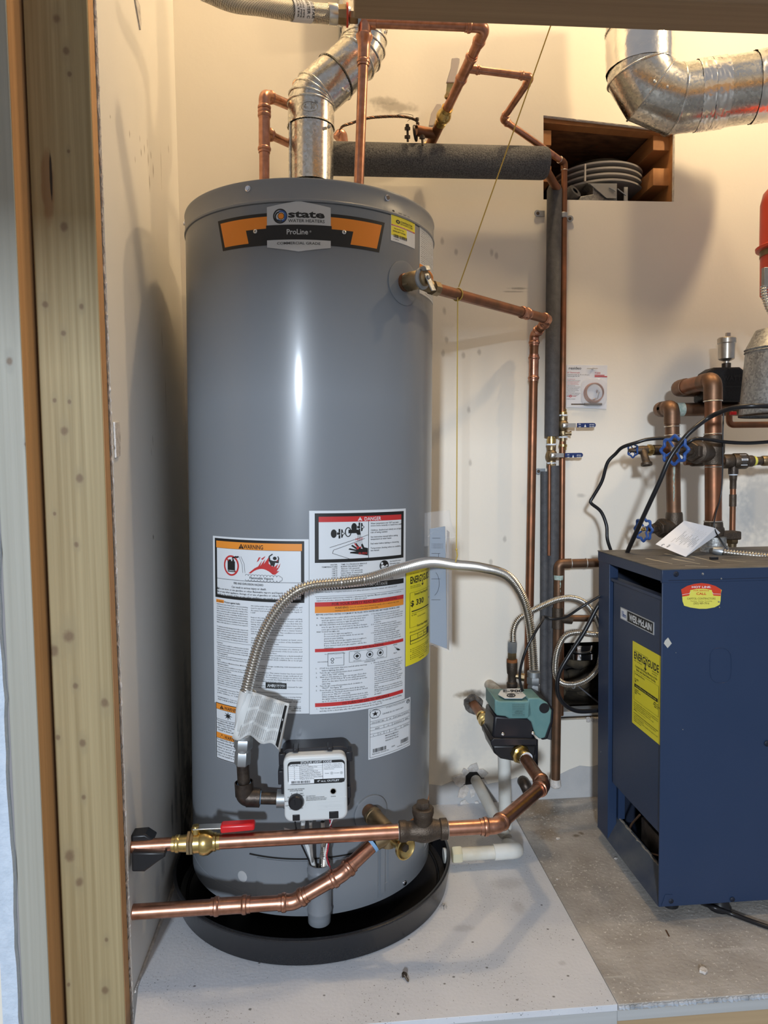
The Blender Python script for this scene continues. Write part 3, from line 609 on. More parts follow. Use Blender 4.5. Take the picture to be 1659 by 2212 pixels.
# large white label at the right edge of the jacket
st = tsheet2((905, 482), (934.5, 500), (905, 633), 100, 420, 10)
s0, z0 = TC(905.5, 482); z1 = TC(905.5, 634)[1]; st = Sheet(lambda u, v, q: cyl(s0+.11*u, z0+(z1-z0)*v, q+.0002), 200, 480, 30).base(C['white'])
st.frame(2, 2, 198, 478, 2, K); rows = ['IMPORTANT INSTALLATION SAFETY NOTE', 'read all instructions in the manual before', 'installing this water heater and keep them', 'with the water heater for future reference', 'the relief valve must be fitted in the']
for i in range(19): st.text(rows[i % 5][:38], 12, 20+i*13.5, 6.5, K, fit=176 if i % 5 else 130, bold=.3)
st.rect(2, 275, 198, 312, C['porange']); tri(st, 60, 306, 24, K, C['porange']); st.text('WARNING', 80, 306, 18, K, fit=95, bold=1.5)
for i in range(11): st.text(rows[(i+2) % 5][:38], 50, 328+i*13.5, 6.5, K, fit=140, bold=.3)
st.build('side_warning_label', heater)
# left label: flammable vapours
A = tsheet2((461, 1158), (667, 1164), (463.5, 1517), 745, 1300, 44).base(C['white']); R_ = C['pinkred']; G = C['pgrey']
A.frame(22, 14, 715, 470, 22, K); A.rect(38, 34, 700, 88, C['porange']); A.rect(38, 86, 700, 88, K)
tri(A, 268, 82, 38, K, C['porange']); A.text('WARNING', 285, 80, 31, K, fit=150, bold=1.6)
A.rect(150, 180, 215, 262, K); A.rect(160, 168, 182, 181, K); A.rect(192, 164, 208, 181, K); A.text('FLAMMABLE', 182, 256, 8, C['white'], 'c', fit=58); A.ring(182, 214, 67, 13, R_, ry=78, n=36); A.line(140, 160, 226, 268, 11, R_)
for i in range(6): A.disc(196+i*9, 156-i*3.5+(6 if i > 3 else 0), 7, K, 8)
for q in ((250, 140, 275, 200), (265, 140, 292, 195), (275, 200, 280, 262), (292, 195, 298, 262)): A.line(*q, 2.2, K)
A.poly([(325, 262), (372, 222), (398, 208), (428, 160), (412, 206), (450, 150), (438, 190), (466, 150), (478, 130), (474, 182), (500, 205), (512, 180), (514, 208), (540, 182), (528, 218), (552, 200), (530, 238), (548, 236), (520, 264)], R_)
for q in ([(388, 176), (404, 140), (418, 138), (400, 168)], [(420, 150), (452, 128), (446, 140), (430, 158)], [(528, 160), (544, 148), (538, 172)], [(540, 205), (556, 178), (548, 208)]): A.poly(q, R_)
A.disc(517, 143, 13, K); A.poly([(478, 152), (505, 162), (534, 162), (546, 170), (542, 178), (520, 176), (512, 205), (498, 196), (490, 204), (484, 178), (474, 160)], K)
A.line(482, 158, 478, 130, 9, K); A.line(478, 130, 502, 112, 8, K); A.line(540, 172, 544, 140, 8, K); A.line(544, 142, 538, 128, 7, K)
for i in range(11): A.ring(312+i*23, 282, 13, 2.2, K, 10, a0=pi, a1=2*pi); A.ring(312+i*23, 308, 13, 2.2, K, 10, a0=0, a1=pi)
A.ring(552, 295, 18, 2.2, K, 14, a0=-1.4, a1=1.4); A.text('Flammable Vapors', 420, 303, 17, K, 'c', fit=172, bold=.9)
A.rect(30, 320, 708, 323, K); A.text('FIRE AND EXPLOSION HAZARD', 320, 352, 15, K, 'c', fit=232, bold=1); A.text('Can result in serious injury or death', 320, 382, 15, K, 'c', fit=268, bold=.8)
tri(A, 52, 406, 19, K, C['white'])
for i, t in enumerate(['Do not store or use gasoline or other flammable vapors and liquids in the vicinity of', 'this or any other appliance. Storage of or use of gasoline or other flammable vapors and', 'liquids in the vicinity of this or any other appliance can result in serious injury or death.']): A.text(t, 62 if i == 0 else 42, 405+i*22, 13, K, fit=(640 if i == 0 else 662), bold=1)
A.rect(34, 484, 112, 508, C['porange']); tri(A, 46, 505, 14, K, C['porange']); A.text('WARNING', 56, 504, 11, K, fit=50, bold=1); A.text('Protect against leaks', 118, 505, 14, K, fit=138, bold=1)
LC1 = ['Leaks from the water heater itself or connected plumbing', 'can damage property and could cause a fire risk. This water', 'heater should be located in an area where leakage of the', 'tank or connections will not damage the adjacent area,', 'lower floors, the structure, or furnishings. All water heaters', 'eventually leak, due to the normal corrosive action of water.', 'Plumbing pipes may also leak. Leaks from external plumbing,', 'including those from improper installation, may cause early', 'failure of the tank due to corrosion if not repaired.', '', 'To minimize potential damage from leaks. Inspect and', 'maintain your water heater in accordance with the instruction', 'manual. Install an automatic leak detection and shutoff', 'device, and install a suitable drain pan under the water', 'heater. Your local building or plumbing codes may require', 'some or all of these items. The drain pan must be at least']
A.para(LC1, 38, 318, 524, 17.4, 9.5, K)
LC2 = ['two inches wider than the diameter of the water heater and', 'must be piped to an adequate drain. Size the drain pan so', 'the water level would be limited to a maximum depth of', '1-3/4"', '', 'Inspect the water heater, pan, pipes, and surrounding', 'area regularly. Do not let the water heater off and', 'have it inspected by a qualified person if you find that the', 'wiring, thermostats, or surrounding insulation have been', 'exposed to water. If leaks are found, contact a qualified', 'person. Note that condensation from a water heater', 'may appear on the outside tank. This condition is normal', 'and is noted in the instruction manual.', '', 'Clean the inside of the water heater at least once', 'annually. See the Maintenance section of the Installation', 'Instructions and Use & Care Guide.']
A.para(LC2, 342, 700, 508, 17.4, 9.5, K); A.rect(34, 800, 700, 802, K)
LC3 = ['Intended use:', ' This water heater is suitable for combination water (potable)', 'heating and space heating and not suitable for space', 'heating applications only. Do not connect to any heating', 'system or component(s) previously used with a nonpotable', 'water heating appliance.', ' Toxic chemicals, such as used for boiler treatment, must not', 'be introduced into the potable water heater used for space', 'heating.', ' Not for installation in a Manufactured Home (Mobile Home).', 'Appropriate installation:', ' This appliance must be installed in accordance with state', 'codes or, in the absence of local codes, the National Fuel', 'Gas Code, ANSI Z223.1/NFPA 54.', ' Minimum clearances from combustible or non-combustible', 'construction, 0 inches sides, 3 inches back and 4 inches', 'front. For closet installation, 4 inches from jacket to door.', 'Allow access for service to removable parts like the burner,', 'flue baffle, relief valve and thermostat.', ' Flammable liquid resistant water heater.']
A.para(LC3, 38, 318, 822, 16.6, 9, K)
LC4 = ['Must be vented to the outdoors by means of a chimney or', 'vent according to the requirements of the local codes, and', 'must rest directly on the floor.', 'for operation in certain installations a field-installed', 'gas vent connector and pipe size may be needed.', 'See vent tables in ANSI Z223.1/NFPA 54 or local gas', 'codes.', '', 'This water heater is design certified by CSA International as', 'a Category I water heater', '', 'Altitude installation: This water heater has been tested', 'for installation to the elevation range indicated on', 'the rating plate. For installation at elevations above the', 'range indicated, consult the National Fuel Gas Code,', 'ANSI Z223.1/NFPA or local gas utility.', '', 'Gas valve replacement: See instruction manual for gas', 'control replacement instructions.']
A.para(LC4, 342, 700, 822, 16.6, 9, K)
A.rect(448, 1072, 594, 1116, K); A.text('AHRI', 458, 1106, 22, C['white'], fit=58, bold=2); A.text('CERTIFIED', 520, 1098, 14, C['white'], fit=66, bold=.5); A.rect(522, 1104, 584, 1106, C['white'])
A.rect(34, 1150, 700, 1152, K); A.para(['California installation instructions: This water heater must be braced, anchored, or strapped to avoid falling or moving during', 'an earthquake. See these instructions. Instructions may be obtained from your local dealer,', 'public utilities, or California Office of the State Architect on energy.ca.gov', '', 'WARNING: Cancer and Reproductive Harm www.P65Warnings.ca.gov', 'ADVERTENCIA: Cancer y defecto reproductivo'], 38, 690, 1180, 17.5, 9, K)
A.text('(AAECA)', 690, 1262, 9, K, 'r'); A.text('100300516', 690, 1282, 9, K, 'r', fit=66)
A.build('flammable_vapor_label', heater, label='large white label with orange WARNING bar and flames')
# right label: scald danger, lighting instructions
B = tsheet2((669.3, 1102.5), (876, 1099), (667.5, 1542), 745, 1587, 44).base(C['white'])
B.frame(36, 20, 722, 402, 26, K); B.rect(62, 46, 696, 88, R_); tri(B, 345, 82, 30, C['white'], R_); B.text('DANGER', 378, 82, 27, C['white'], fit=130, bold=1.2); B.rect(407, 88, 411, 378, K)
def tap(x, y):
    B.disc(x, y, 20, K, ry=33); B.rect(x+22, y-9, x+44, y+9, K); B.rect(x+32, y-36, x+44, y-10, K); B.rect(x+32, y+12, x+44, y+38, K); B.poly([(x+50, y-34), (x+60, y-30), (x+62, y-14), (x+76, y), (x+62, y+16), (x+60, y+30), (x+50, y+34)], K); B.disc(x+62, y, 6, C['white'], ry=8)
tap(162, 178); tap(302, 132)
B.ring(260, 168, 23, 7, K, ry=38); B.poly([(262, 150), (328, 150), (346, 164), (350, 192), (326, 192), (318, 178), (262, 178)], K)
for i in range(5): B.line(328+i*5, 194, 322+i*11, 285, 1.8, G)
B.text('HOT', 340, 236, 20, R_, 'c', fit=54, bold=.8)
for q in ((135, 285, 405, 195), (160, 305, 380, 222), (160, 305, 153, 330), (153, 330, 268, 376)): B.line(*q, 3, K)
B.poly([(404, 300), (404, 358), (340, 345), (300, 338), (272, 334), (276, 324), (318, 320), (262, 304), (270, 294), (320, 308), (280, 276), (290, 268), (332, 300), (306, 262), (316, 254), (340, 288), (350, 300), (364, 304), (352, 272), (362, 260), (376, 292)], K)
B.poly([(300, 256), (312, 258), (322, 280), (340, 288), (356, 284), (352, 298), (330, 306), (314, 300), (326, 296)], R_); B.text('BURN', 366, 346, 16, R_, 'c', fit=60, bold=.8)
for i, t in enumerate(['Water temperature over 125°F can cause', 'severe burns instantly or death from scalds.', '', 'Children, disabled and elderly are at highest', 'risk of being scalded.', '', 'See instruction manual before setting', 'temperature at water heater.', '', 'Feel water before bathing or showering.', '', 'Temperature limiting valves are available,', 'see manual.']):
    if t: B.text(t, 424, 112+i*17.8, 12, K, fit=max(54, 6.35*len(t)), bold=.9)
for i, (a, c) in enumerate([('WATER', 'TIME TO PRODUCE SERIOUS'), ('TEMPERATURE', 'BURNS ON ADULT SKIN'), ('160°F', 'About 1/2 second'), ('150°F', 'About 1 1/2 seconds'), ('140°F', 'Less than 5 seconds'), ('130°F', 'About 30 seconds'), ('120°F', 'More than 5 minutes')]):
    B.text(a, 186, 424+i*16.5, 10, K, 'r', fit=9.6*len(a) if i < 2 else 35, bold=1); B.text(c, 210, 424+i*16.5, 10, K, fit=8.1*len(c), bold=1)
B.disc(535, 448, 39, K, 30, ry=42); B.disc(516, 430, 10, C['white']); B.poly([(504, 446), (530, 444), (540, 456), (560, 440), (572, 456), (548, 480), (528, 474), (516, 482), (506, 470)], C['white']); B.line(540, 430, 566, 470, 3, K)
B.para(['See manual for more', 'information about', 'preventing scalds and', 'burns.'], 585, 700, 424, 20, 11, K, bold=.6, just=False)
B.text('The time to produce a burn depends on water temperature and exposure in certain circumstances', 60, 542, 10, K, fit=600, bold=.3); B.text('Mixing valves are available to be used to reduce the risk of scalding.', 60, 560, 10, K, fit=560, bold=.3)
B.rect(36, 572, 722, 612, K); B.text('IMPORTANT/IMPORTANTE', 420, 602, 23, C['white'], 'c', fit=286, bold=.4)
B.text('Read the manual for complete instructions and safety information. For a free manual, call 1-800-621-2017', 44, 634, 11, K, fit=610, bold=.3); B.rect(36, 662, 722, 664, K)
B.text('Lea el manual para instrucciones completas e informacion de seguridad. Manuales gratuitos, etiquetas, e rotulos en', 46, 682, 11, K, fit=650, bold=.3); B.text('espanol se pueden obtener llamando al 1-800-621-2017', 46, 700, 11, K, fit=350, bold=.4)
B.rect(36, 708, 722, 742, R_); B.text('FOR YOUR SAFETY READ BEFORE LIGHTING', 400, 735, 20, K, 'c', fit=500, bold=.8)
B.rect(36, 742, 722, 792, C['porange']); tri(B, 138, 787, 38, K, C['porange']); B.text('WARNING:', 168, 764, 17, K, fit=98, bold=1.6); B.text('If you do not follow these instructions exactly, a fire or explosion may result', 272, 762, 11, K, fit=400, bold=.8); B.text('causing property damage, personal injury or loss of life.', 168, 782, 11, K, fit=320, bold=.8)
B.text('BEFORE LIGHTING: ENTIRE SYSTEM MUST BE FILLED WITH WATER AND AIR PURGED FROM ALL LINES.', 44, 810, 12, K, fit=640, bold=1)
B.para(['A.   This appliance has a pilot which is lit by a piezo-electric', '      spark gas ignition system.  Do not open the inner door', '      of the appliance and try to light the pilot by hand.', 'B.   BEFORE LIGHTING smell all around the appliance', '      area for gas. Be sure to smell next to the floor because', '      some gas is heavier than air and will settle on the floor.', 'WHAT TO DO IF YOU SMELL GAS', '         Do not try to light any appliance.', '         Do not touch any electric switch; do not use any', '         phone in your building.', "         Immediately call your gas supplier from a neighbor's", "         phone. Follow the gas supplier's instructions.", '         If you cannot reach your gas supplier, call the fire', '         department.'], 46, 410, 836, 18.2, 10.5, K, bold=.5, just=False)
B.para(['C. Use only your hand to push in or turn the gas control', '     knob. Never use tools. If the knob will not push in or turn', '     by hand, do not try to repair it, call a qualified service', '     technician. Force or attempted repair may result in a fire', '     or explosion.', 'D. Do not use this appliance if any part has been', '     underwater. Immediately contact a qualified installer or', '     service agency to replace a flooded water heater. Do not', '     attempt to repair the unit. It must be replaced!', 'E.  DO NOT USE THIS APPLIANCE IF THERE HAS BEEN', '     AN IGNITION OF VAPORS. Immediately call a qualified', '     service technician to inspect the appliance. Water', '     heaters subjected to a flammable vapors ignition will', '     show a discoloration on the air intake grid and require', '     replacement of the entire water heater.'], 430, 716, 832, 17, 10, K, bold=.4, just=False)
B.rect(36, 1072, 722, 1098, R_); B.text('LIGHTING INSTRUCTIONS', 390, 1094, 18, K, 'c', fit=282, bold=.8)
B.frame(120, 1110, 232, 1212, 2.5, K); B.ring(152, 1160, 12, 4, K); B.ring(152, 1184, 9, 3, K); B.rect(170, 1150, 218, 1152, K); B.text('GAS CONTROL', 88, 1180, 8, K, 'c', fit=70, bold=.3); B.text('Gas Control/Temperature Knob', 170, 1120, 7, K, 'c', fit=140, bold=0)
B.frame(268, 1108, 560, 1196, 2, K)
for i, x in enumerate((325, 420, 505)): B.ring(x, 1150, 26, 4, K, ry=26); B.disc(x, 1150, 12, K); B.text("FIGURE '%s'" % 'ABC'[i], x, 1120, 7, K, 'c', fit=40, bold=.2); B.text(('"OFF" POSITION', '"PILOT" POSITION', '"HOT" POSITION')[i], x, 1190, 7, K, 'c', fit=60, bold=.2)
B.text('CONTROL KNOB', 420, 1210, 9, K, 'c', fit=84); B.line(630, 1125, 690, 1160, 3, K); B.poly([(640, 1140), (672, 1150), (690, 1164), (664, 1162)], K); B.text('PILOT', 640, 1182, 9, K, 'c'); B.text('IGNITER', 640, 1112, 8, K, 'c')
B.para(['1.    STOP! It is imperative that you read all safety warnings', '       before lighting the pilot.', '2.    Turn the gas control/temperature knob counterclock-', '       wise to the "OFF" setting.', '3.    Wait ten (10) minutes to clear out any gas. If you then', '       smell gas, STOP! Follow "B" in the safety information', '       above on this label. If you do not smell gas, go to the', '       next step.', '4.    Turn the gas control/temperature knob clockwise to', '       "PILOT". See Figure "B".', '5.    Press the gas control/temperature knob all the way in', '       and hold it in. The knob should travel in about 1/4 inch', '       if it is set to "PILOT" correctly.', '       While holding the gas control/temperature knob in, click', '       the igniter button continuously (about once a second) for', '       up to 90 seconds or until Status Light begins to blink.'], 42, 410, 1232, 17.4, 10.5, K, bold=.6, just=False)
B.para(['6.   When the status light starts blinking, release the gas', '      control/temperature knob.  Set the gas control/', '      temperature knob to the desired setting. See Figure "C".', '      If the status light does not start blinking within 90', '      seconds, repeat steps 2 through 5 up to THREE (3)', '      times, waiting 10 minutes between lighting attempts.', '      The circuitry in this advanced gas valve requires that', '      you wait 10 minutes between lighting attempts.', '      If the status light turns a solid color, release the gas', '      control/temperature knob and repeat steps 2 through 5', '      (waiting 10 minutes before attempting to relight the', '      pilot).', '      If the status light does not start blinking after three', '      lighting attempts, turn the gas control/temperature knob', '      to "OFF" and call a qualified service technician or your', '      gas supplier.'], 430, 716, 1228, 17, 10, K, bold=.4, just=False)
B.rect(36, 1500, 722, 1530, R_); B.text('TO TURN OFF GAS TO APPLIANCE', 400, 1525, 19, K, 'c', fit=366, bold=.8)
B.text('1.    Turn the gas control/temperature knob counterclockwise to the "OFF" setting. The status light will stop blinking', 46, 1550, 11, K, fit=660, bold=.6); B.text('and stay on for a short time after the water heater is turned off. See Figure "A".', 66, 1569, 11, K, fit=460, bold=.6)
B.build('danger_label', heater, label='large white label with red DANGER bar and tap drawing')
# energy label
sA, zA = TC(877, 1233); sB = TC(926.5, 1222)[0]; zB = TC(876, 1440)[1]; zA = TC(877, 1228)[1]
E_ = Sheet(lambda u, v, q: cyl(sA+(sB-sA+.010)*u, zA+(zB-zA)*v, q+.0002), 200, 760, 20).base(Y_)
E_.text('U.S. Government', 20, 52, 8, K, fit=60, bold=.2); E_.text('Federal law prohibits removal of this label', 90, 52, 8, K, fit=96, bold=.2)
E_.text('ENERGYGUIDE', 22, 125, 52, K, fit=158, bold=2.6); E_.rect(104, 118, 108, 150, K); E_.poly([(96, 146), (116, 146), (106, 164)], K)
E_.para(['Water Heater - Natural Gas', 'Tank Size (Storage Capacity)'], 22, 90, 150, 12, 7, K, bold=.2, just=False); E_.frame(20, 196, 184, 470, 1.6, K)
E_.text('Estimated Yearly Energy Cost', 102, 222, 17, K, 'c', fit=110, bold=.8); E_.text('$ 330', 24, 302, 42, K, fit=92, bold=2); E_.text('▼', 168, 300, 16, K); E_.rect(30, 340, 172, 348, K); E_.rect(30, 360, 172, 362, K); E_.text('$ 308', 30, 380, 10, K, bold=.3); E_.text('Cost Range of Similar Models', 100, 400, 9, K, 'c', fit=66, bold=.2)
E_.text('First Hour Rating', 110, 478, 18, K, 'c', fit=90, bold=.9); E_.text('(How much hot water you get in the first hour of use)', 102, 510, 13, K, 'c', fit=164, bold=.6)
E_.frame(22, 528, 178, 600, 3, K); E_.rect(22, 570, 178, 576, K); E_.rect(70, 530, 72, 570, K); E_.rect(116, 530, 118, 570, K); E_.rect(150, 522, 178, 572, K); E_.text('Low', 82, 556, 10, K, bold=.3); E_.text('Medium', 122, 556, 10, K, fit=26, bold=.3)
for i, t in enumerate(['Your cost will depend on your utility rates and use.', 'Cost range based only on models fueled by gas', 'with a medium first hour rating.', 'Estimated energy cost based on a national', 'average natural gas cost of $1.09 per therm.', 'Estimated yearly energy use: 268 therms.']): E_.text(t, 34, 642+i*15, 8, K, fit=min(150, 3.1*len(t)), bold=.3); (E_.disc(26, 640+i*15, 3, K, 8) if i != 2 else None)
E_.text('ftc.gov/energy', 80, 736, 9, K, fit=44, bold=.8)
E_.build('energy_label', heater, label='yellow energy cost label reading $ 330')
# rating label
D = tsheet2((797.7, 1530), (886, 1507), (793.6, 1640), 320, 400, 24).base(C['white']); D.frame(8, 8, 312, 388, 2.5, K)
D.ring(42, 46, 36, 3, K); D.poly([(42+(22 if i % 2 == 0 else 9)*sin(i*pi/5), 46-(22 if i % 2 == 0 else 9)*cos(i*pi/5)) for i in range(10)], K); D.text('STATE', 42, 24, 9, K, 'c', fit=36, bold=.5); D.text('SINCE 1946', 42, 80, 8, K, 'c', fit=46, bold=.3)
D.text('AUTOMATIC STORAGE WATER HEATER', 190, 22, 8, K, 'c', fit=150, bold=.5); D.text('CSA/ANSI Z21.10.1 CSA 4.1-2019', 170, 66, 11, K, 'c', fit=160, bold=.8); D.ring(294, 26, 15, 4, K); D.text('SP', 294, 32, 14, K, 'c', bold=1)
for i, y in enumerate((100, 122, 150, 172, 200, 222)): D.rect(10, y, 310, y+2, K)
for x, y0, y1 in ((120, 100, 122), (170, 100, 122), (240, 100, 122), (100, 150, 172), (160, 150, 172), (250, 150, 172), (60, 200, 222), (100, 200, 222), (140, 200, 222), (230, 200, 222)): D.rect(x, y0, x+2, y1, K)
for t, x, y in (('GS6-50-BRT 400', 60, 118), ('50', 145, 118), ('NATURAL', 205, 118), ('120135752', 275, 118), ('40000', 55, 168), ('41', 130, 168), ('20147027619', 205, 168), ('40000', 280, 168), ('4', 30, 218), ('14', 75, 218), ('7', 118, 218), ('150', 185, 218), ('01JUN23', 275, 218)): D.text(t, x, y, 9, K, 'c', bold=.6)
for t, y in (('MADE IN MEXICO', 246), ('STATE INDUSTRIES, LLC', 266), ('ASHLAND CITY, TN USA', 286)): D.text(t, 160, y, 10, K, 'c', fit=100, bold=.8)
D.bars(26, 322, 118, 352, K, 26, 3); D.bars(228, 318, 300, 350, K, 20, 4); D.text('Model Number: GS6-50-BRT 400', 24, 366, 8, K, fit=110, bold=.5); D.text('Serial Number: 2323132745906', 200, 366, 8, K, fit=100, bold=.5); D.text('2249', 168, 350, 10, K, 'c', bold=.5)
D.build('rating_label', heater, label='white rating label with star seal and barcodes')
# small left warnings
Ew = tsheet2((467, 1520), (524, 1524), (467, 1641), 235, 500, 16).base(C['white']); Ew.frame(2, 2, 233, 498, 7, K)
for y in (8, 262): Ew.rect(9, y, 226, y+48, C['porange']); Ew.rect(9, y+48, 226, y+51, K); tri(Ew, 62, y+42, 34, K, C['porange']); Ew.text('WARNING', 84, y+42, 30, K, fit=130, bold=1.6)
Ew.poly([(118+(38 if i % 2 == 0 else 13)*sin(i*pi/8), 98-(38 if i % 2 == 0 else 13)*cos(i*pi/8)) for i in range(16)], K); Ew.rect(9, 142, 226, 145, K)
for i, t in enumerate(['To reduce the risk of explosion', 'resulting in serious injury or', ' - Use a new CSA International', '   gas supply line.', ' - Install a shut-off valve.']): Ew.text(t, 14, 164+i*20, 13, K, fit=7.2*len(t), bold=1 if i < 2 else .5)
for i, t in enumerate(['To reduce the risk of death', 'monoxide poisoning, serious', ' - Do not connect a natural gas', '   heater to an L.P. gas supply.', ' - Do not connect an L.P. gas', '   heater to a natural gas', ' - Do not install in a mobile']): Ew.text(t, 14, 330+i*23, 13, K, fit=7.2*len(t), bold=1 if i < 2 else .5)
Ew.build('explosion_warning_label', heater)
# label low on the right with black triangles
s0, z0 = TC(851, 1846); s1 = TC(925, 1800)[0]; zb_ = TC(852, 1889)[1]; z0 = TC(888, 1770)[1]
Lw = Sheet(lambda u, v, q: cyl(s0+(s1-s0+.01)*u, z0+(zb_-z0)*v, q+.0002), 300, 400, 30).base(C['white']); Lw.rect(0, 0, 300, 36, C['porange']); Lw.frame(2, 2, 298, 398, 3, K)
for i in range(12): Lw.text('to keep the flame arrestor clean and free of lint and dust check it', 60, 60+i*22, 10, K, fit=225, bold=.4)
for y in (200, 300): Lw.poly([(14, y), (44, y-26), (44, y+26)], K)
for i in range(3): Lw.text('Clean the inlet screen as shown in the Maintenance section of the manual', 14, 346+i*19, 10, K, fit=270, bold=.4)
Lw.build('arrestor_label', heater)
# bottom panels of the jacket
def tpanel(l, r, t, b_, lift, name, mt, n=22):
    s0, s1 = l, r; k = MB(); nb = []
    for i in range(n+1):
        s_ = s0+(s1-s0)*i/n; nb.append([cyl(s_, b_, 0), cyl(s_, b_, lift), cyl(s_, t, lift), cyl(s_, t, 0)])
    base = len(k.v)
    for q in nb: k.v += q
    for i in range(n):
        for j in range(3): k.face((base+4*i+j, base+4*i+j+1, base+4*i+5+j, base+4*i+4+j))
    k.face((base, base+1, base+2, base+3)); e = base+4*n; k.face((e, e+1, e+2, e+3)); return k.build(name, mt, heater, smooth=30)
z_t = TC(690, 1858)[1]; z_b = TC(690, 1968)[1]
tpanel(TC(556, 1880)[0], TC(815, 1880)[0], z_t, z_b, .0022, 'burner_panel', C['tank'])
tpanel(TC(838, 1850)[0], TC(915, 1830)[0], z_t+.02, z_b+.02, .0016, 'side_panel', C['tank'], 8)
tpanel(TC(820, 1880)[0], TC(829, 1880)[0], z_t, z_b+.008, .004, 'panel_clip', C['tank'], 2)
s_, z = TC(524, 1893); k = MB(); a = s_/TR; n = TM.to_3x3() @ V((sin(a), -cos(a), 0)); k.lathe(cyl(s_, z, 0), n, [(0, .011), (.0006, .011), (.001, .009)], 24); k.build('round_plug', C['silver'], heater)
# shadow line above bottom panel, put in as a dark strip
k = MB(); a = [cyl(TC(540, 1852)[0]+i*.01, z_t+.004, .001) for i in range(28)]; k.tube(a, .0016, 6); k.build('panel_shadow_line', C['dark'], heater)
# burner air tube in front of the panel
p = P(690, 1862, 1.318); q = P(690, 1990, 1.318); up_ = (p-q).normalized(); h = (p-q).length; r = .0225
k = MB(); k.lathe(q, up_, [(0, r*.93), (.001, r*.96), (.012, r*.97), (.020, r), (.023, r*1.05), (.026, r*1.05), (.029, r), (h-.019, r), (h-.017, r*1.06), (h-.013, r*1.06), (h-.011, r), (h, r), (h, r*.9), (h-.03, r*.88)], 32, caps=(True, True)); tube_o = k.build('burner_tube', C['tank'], heater)
# tubes from control to burner
def wire(pts, r, mt, name, parent, seg=8): return MB().tube(resample(spline(pts, 8), .004), r, seg).build(name, mt, parent)
wire([P(655, 1775, 1.30), P(655, 1800, 1.305), P(672, 1850, 1.31), P(680, 1880, 1.318)], .0042, C['whiteplastic'], 'white_tube', heater)
wire([P(671, 1775, 1.30), P(672, 1830, 1.302), P(677, 1880, 1.318)], .0032, C['clear_tube'], 'pilot_tube', heater)
wire([P(697, 1775, 1.295), P(697, 1830, 1.30), P(692, 1880, 1.318)], .0042, C['steel'], 'gas_tube', heater)
corrugated('spring_sleeve', [P(700, 1826, 1.294), P(701, 1850, 1.298), P(700, 1876, 1.315)], .0062, C['steel'], .004, .5, 10, heater)
wire([P(712, 1770, 1.275), P(715, 1785, 1.285), P(713, 1800, 1.29), P(708, 1835, 1.285), P(706, 1850, 1.29), P(713, 1874, 1.31)], .0013, C['red_wire'], 'red_wire', heater, 6)
wire([P(718, 1770, 1.275), P(712, 1786, 1.285), P(711, 1800, 1.29), P(703, 1840, 1.284), P(703, 1855, 1.29), P(709, 1876, 1.31)], .0013, C['white_wire'], 'white_wire', heater, 6)
wire([P(637, 1772, 1.275), P(640, 1790, 1.29), P(645, 1810, 1.30), P(668, 1860, 1.31)], .0016, C['cord'], 'igniter_lead', heater, 6)
k = MB(); a = [P(613, 1788, 1.300), P(645, 1796, 1.295), P(646, 1808, 1.295), P(618, 1808, 1.30)]; k.prism(a, (0, .0006, 0)); k.build('paper_tag', C['paper'], heater)
# round trim rings of the two ports
def port(px, py, r, name, mt, lift=.003, hole=0):
    s_, z = TC(px, py); k = MB(); n = 40; a0 = []
    for (rr, l) in ((r, 0), (r, lift), (r*.94, lift*1.2), (hole or r*.5, lift*.9), (hole*.9 or r*.45, 0)):
        a0.append([cyl(s_+rr*cos(2*pi*i/n), z+rr*sin(2*pi*i/n), l) for i in range(n)])
    k.rings(a0, n, (False, True)); return k.build(name, mt, heater)
port(872, 612, .0425, 'relief_port_ring', C['tank'], .0018, .016)
port(800, 1755, .036, 'drain_port_ring', C['tank'], .005, .017)

# gas control on the heater
ctl = MB()
YB_ = 1.330; YF = 1.268
def rrect(l, r, t, b_, Y, rad, n=5):   # rounded outline in a plane parallel to the back wall, from metres
    out = []
    for cx_, cz, a0 in ((r-rad, t-rad, 0), (l+rad, t-rad, pi/2), (l+rad, b_+rad, pi), (r-rad, b_+rad, 1.5*pi)):
        for i in range(n+1): a = a0+pi/2*i/n; out.append(V((cx_+rad*cos(a), Y, cz+rad*sin(a))))
    return out
cl, cr = P(613, 1700, YF).x, P(750, 1700, YF).x; ct, cbm = P(682, 1632, YF).z, P(682, 1774, YF).z
k = MB(); k.prism(rrect(cl-.006, cr+.006, ct+.006, cbm+.01, 1.290, .016), (0, .045, 0)); k.build('control_body', C['blackplastic'], heater, bevel=.001)
k = MB(); k.prism(rrect(cl, cr, ct, cbm, YF, .014, 8), (0, .026, 0)); o = k.build('control_cover', C['whiteplastic'], heater, bevel=.005, seg=3); cover = o
for (x_, z_, w_, h_) in ((cl-.006, ct-.022, .012, .022), (cl-.008, ct-.058, .012, .026), (cr+.002, ct-.020, .012, .018), (cr, ct-.09, .01, .022), (cl+.02, ct+.001, .010, .007), (cr-.032, ct+.001, .010, .007)):
    k = MB(); k.box(x_-.003, x_+w_-.003, 1.282, 1.31, z_, z_+h_ if h_ > .01 else z_+h_); k.build('clip', C['blackplastic'], heater, bevel=.0015)
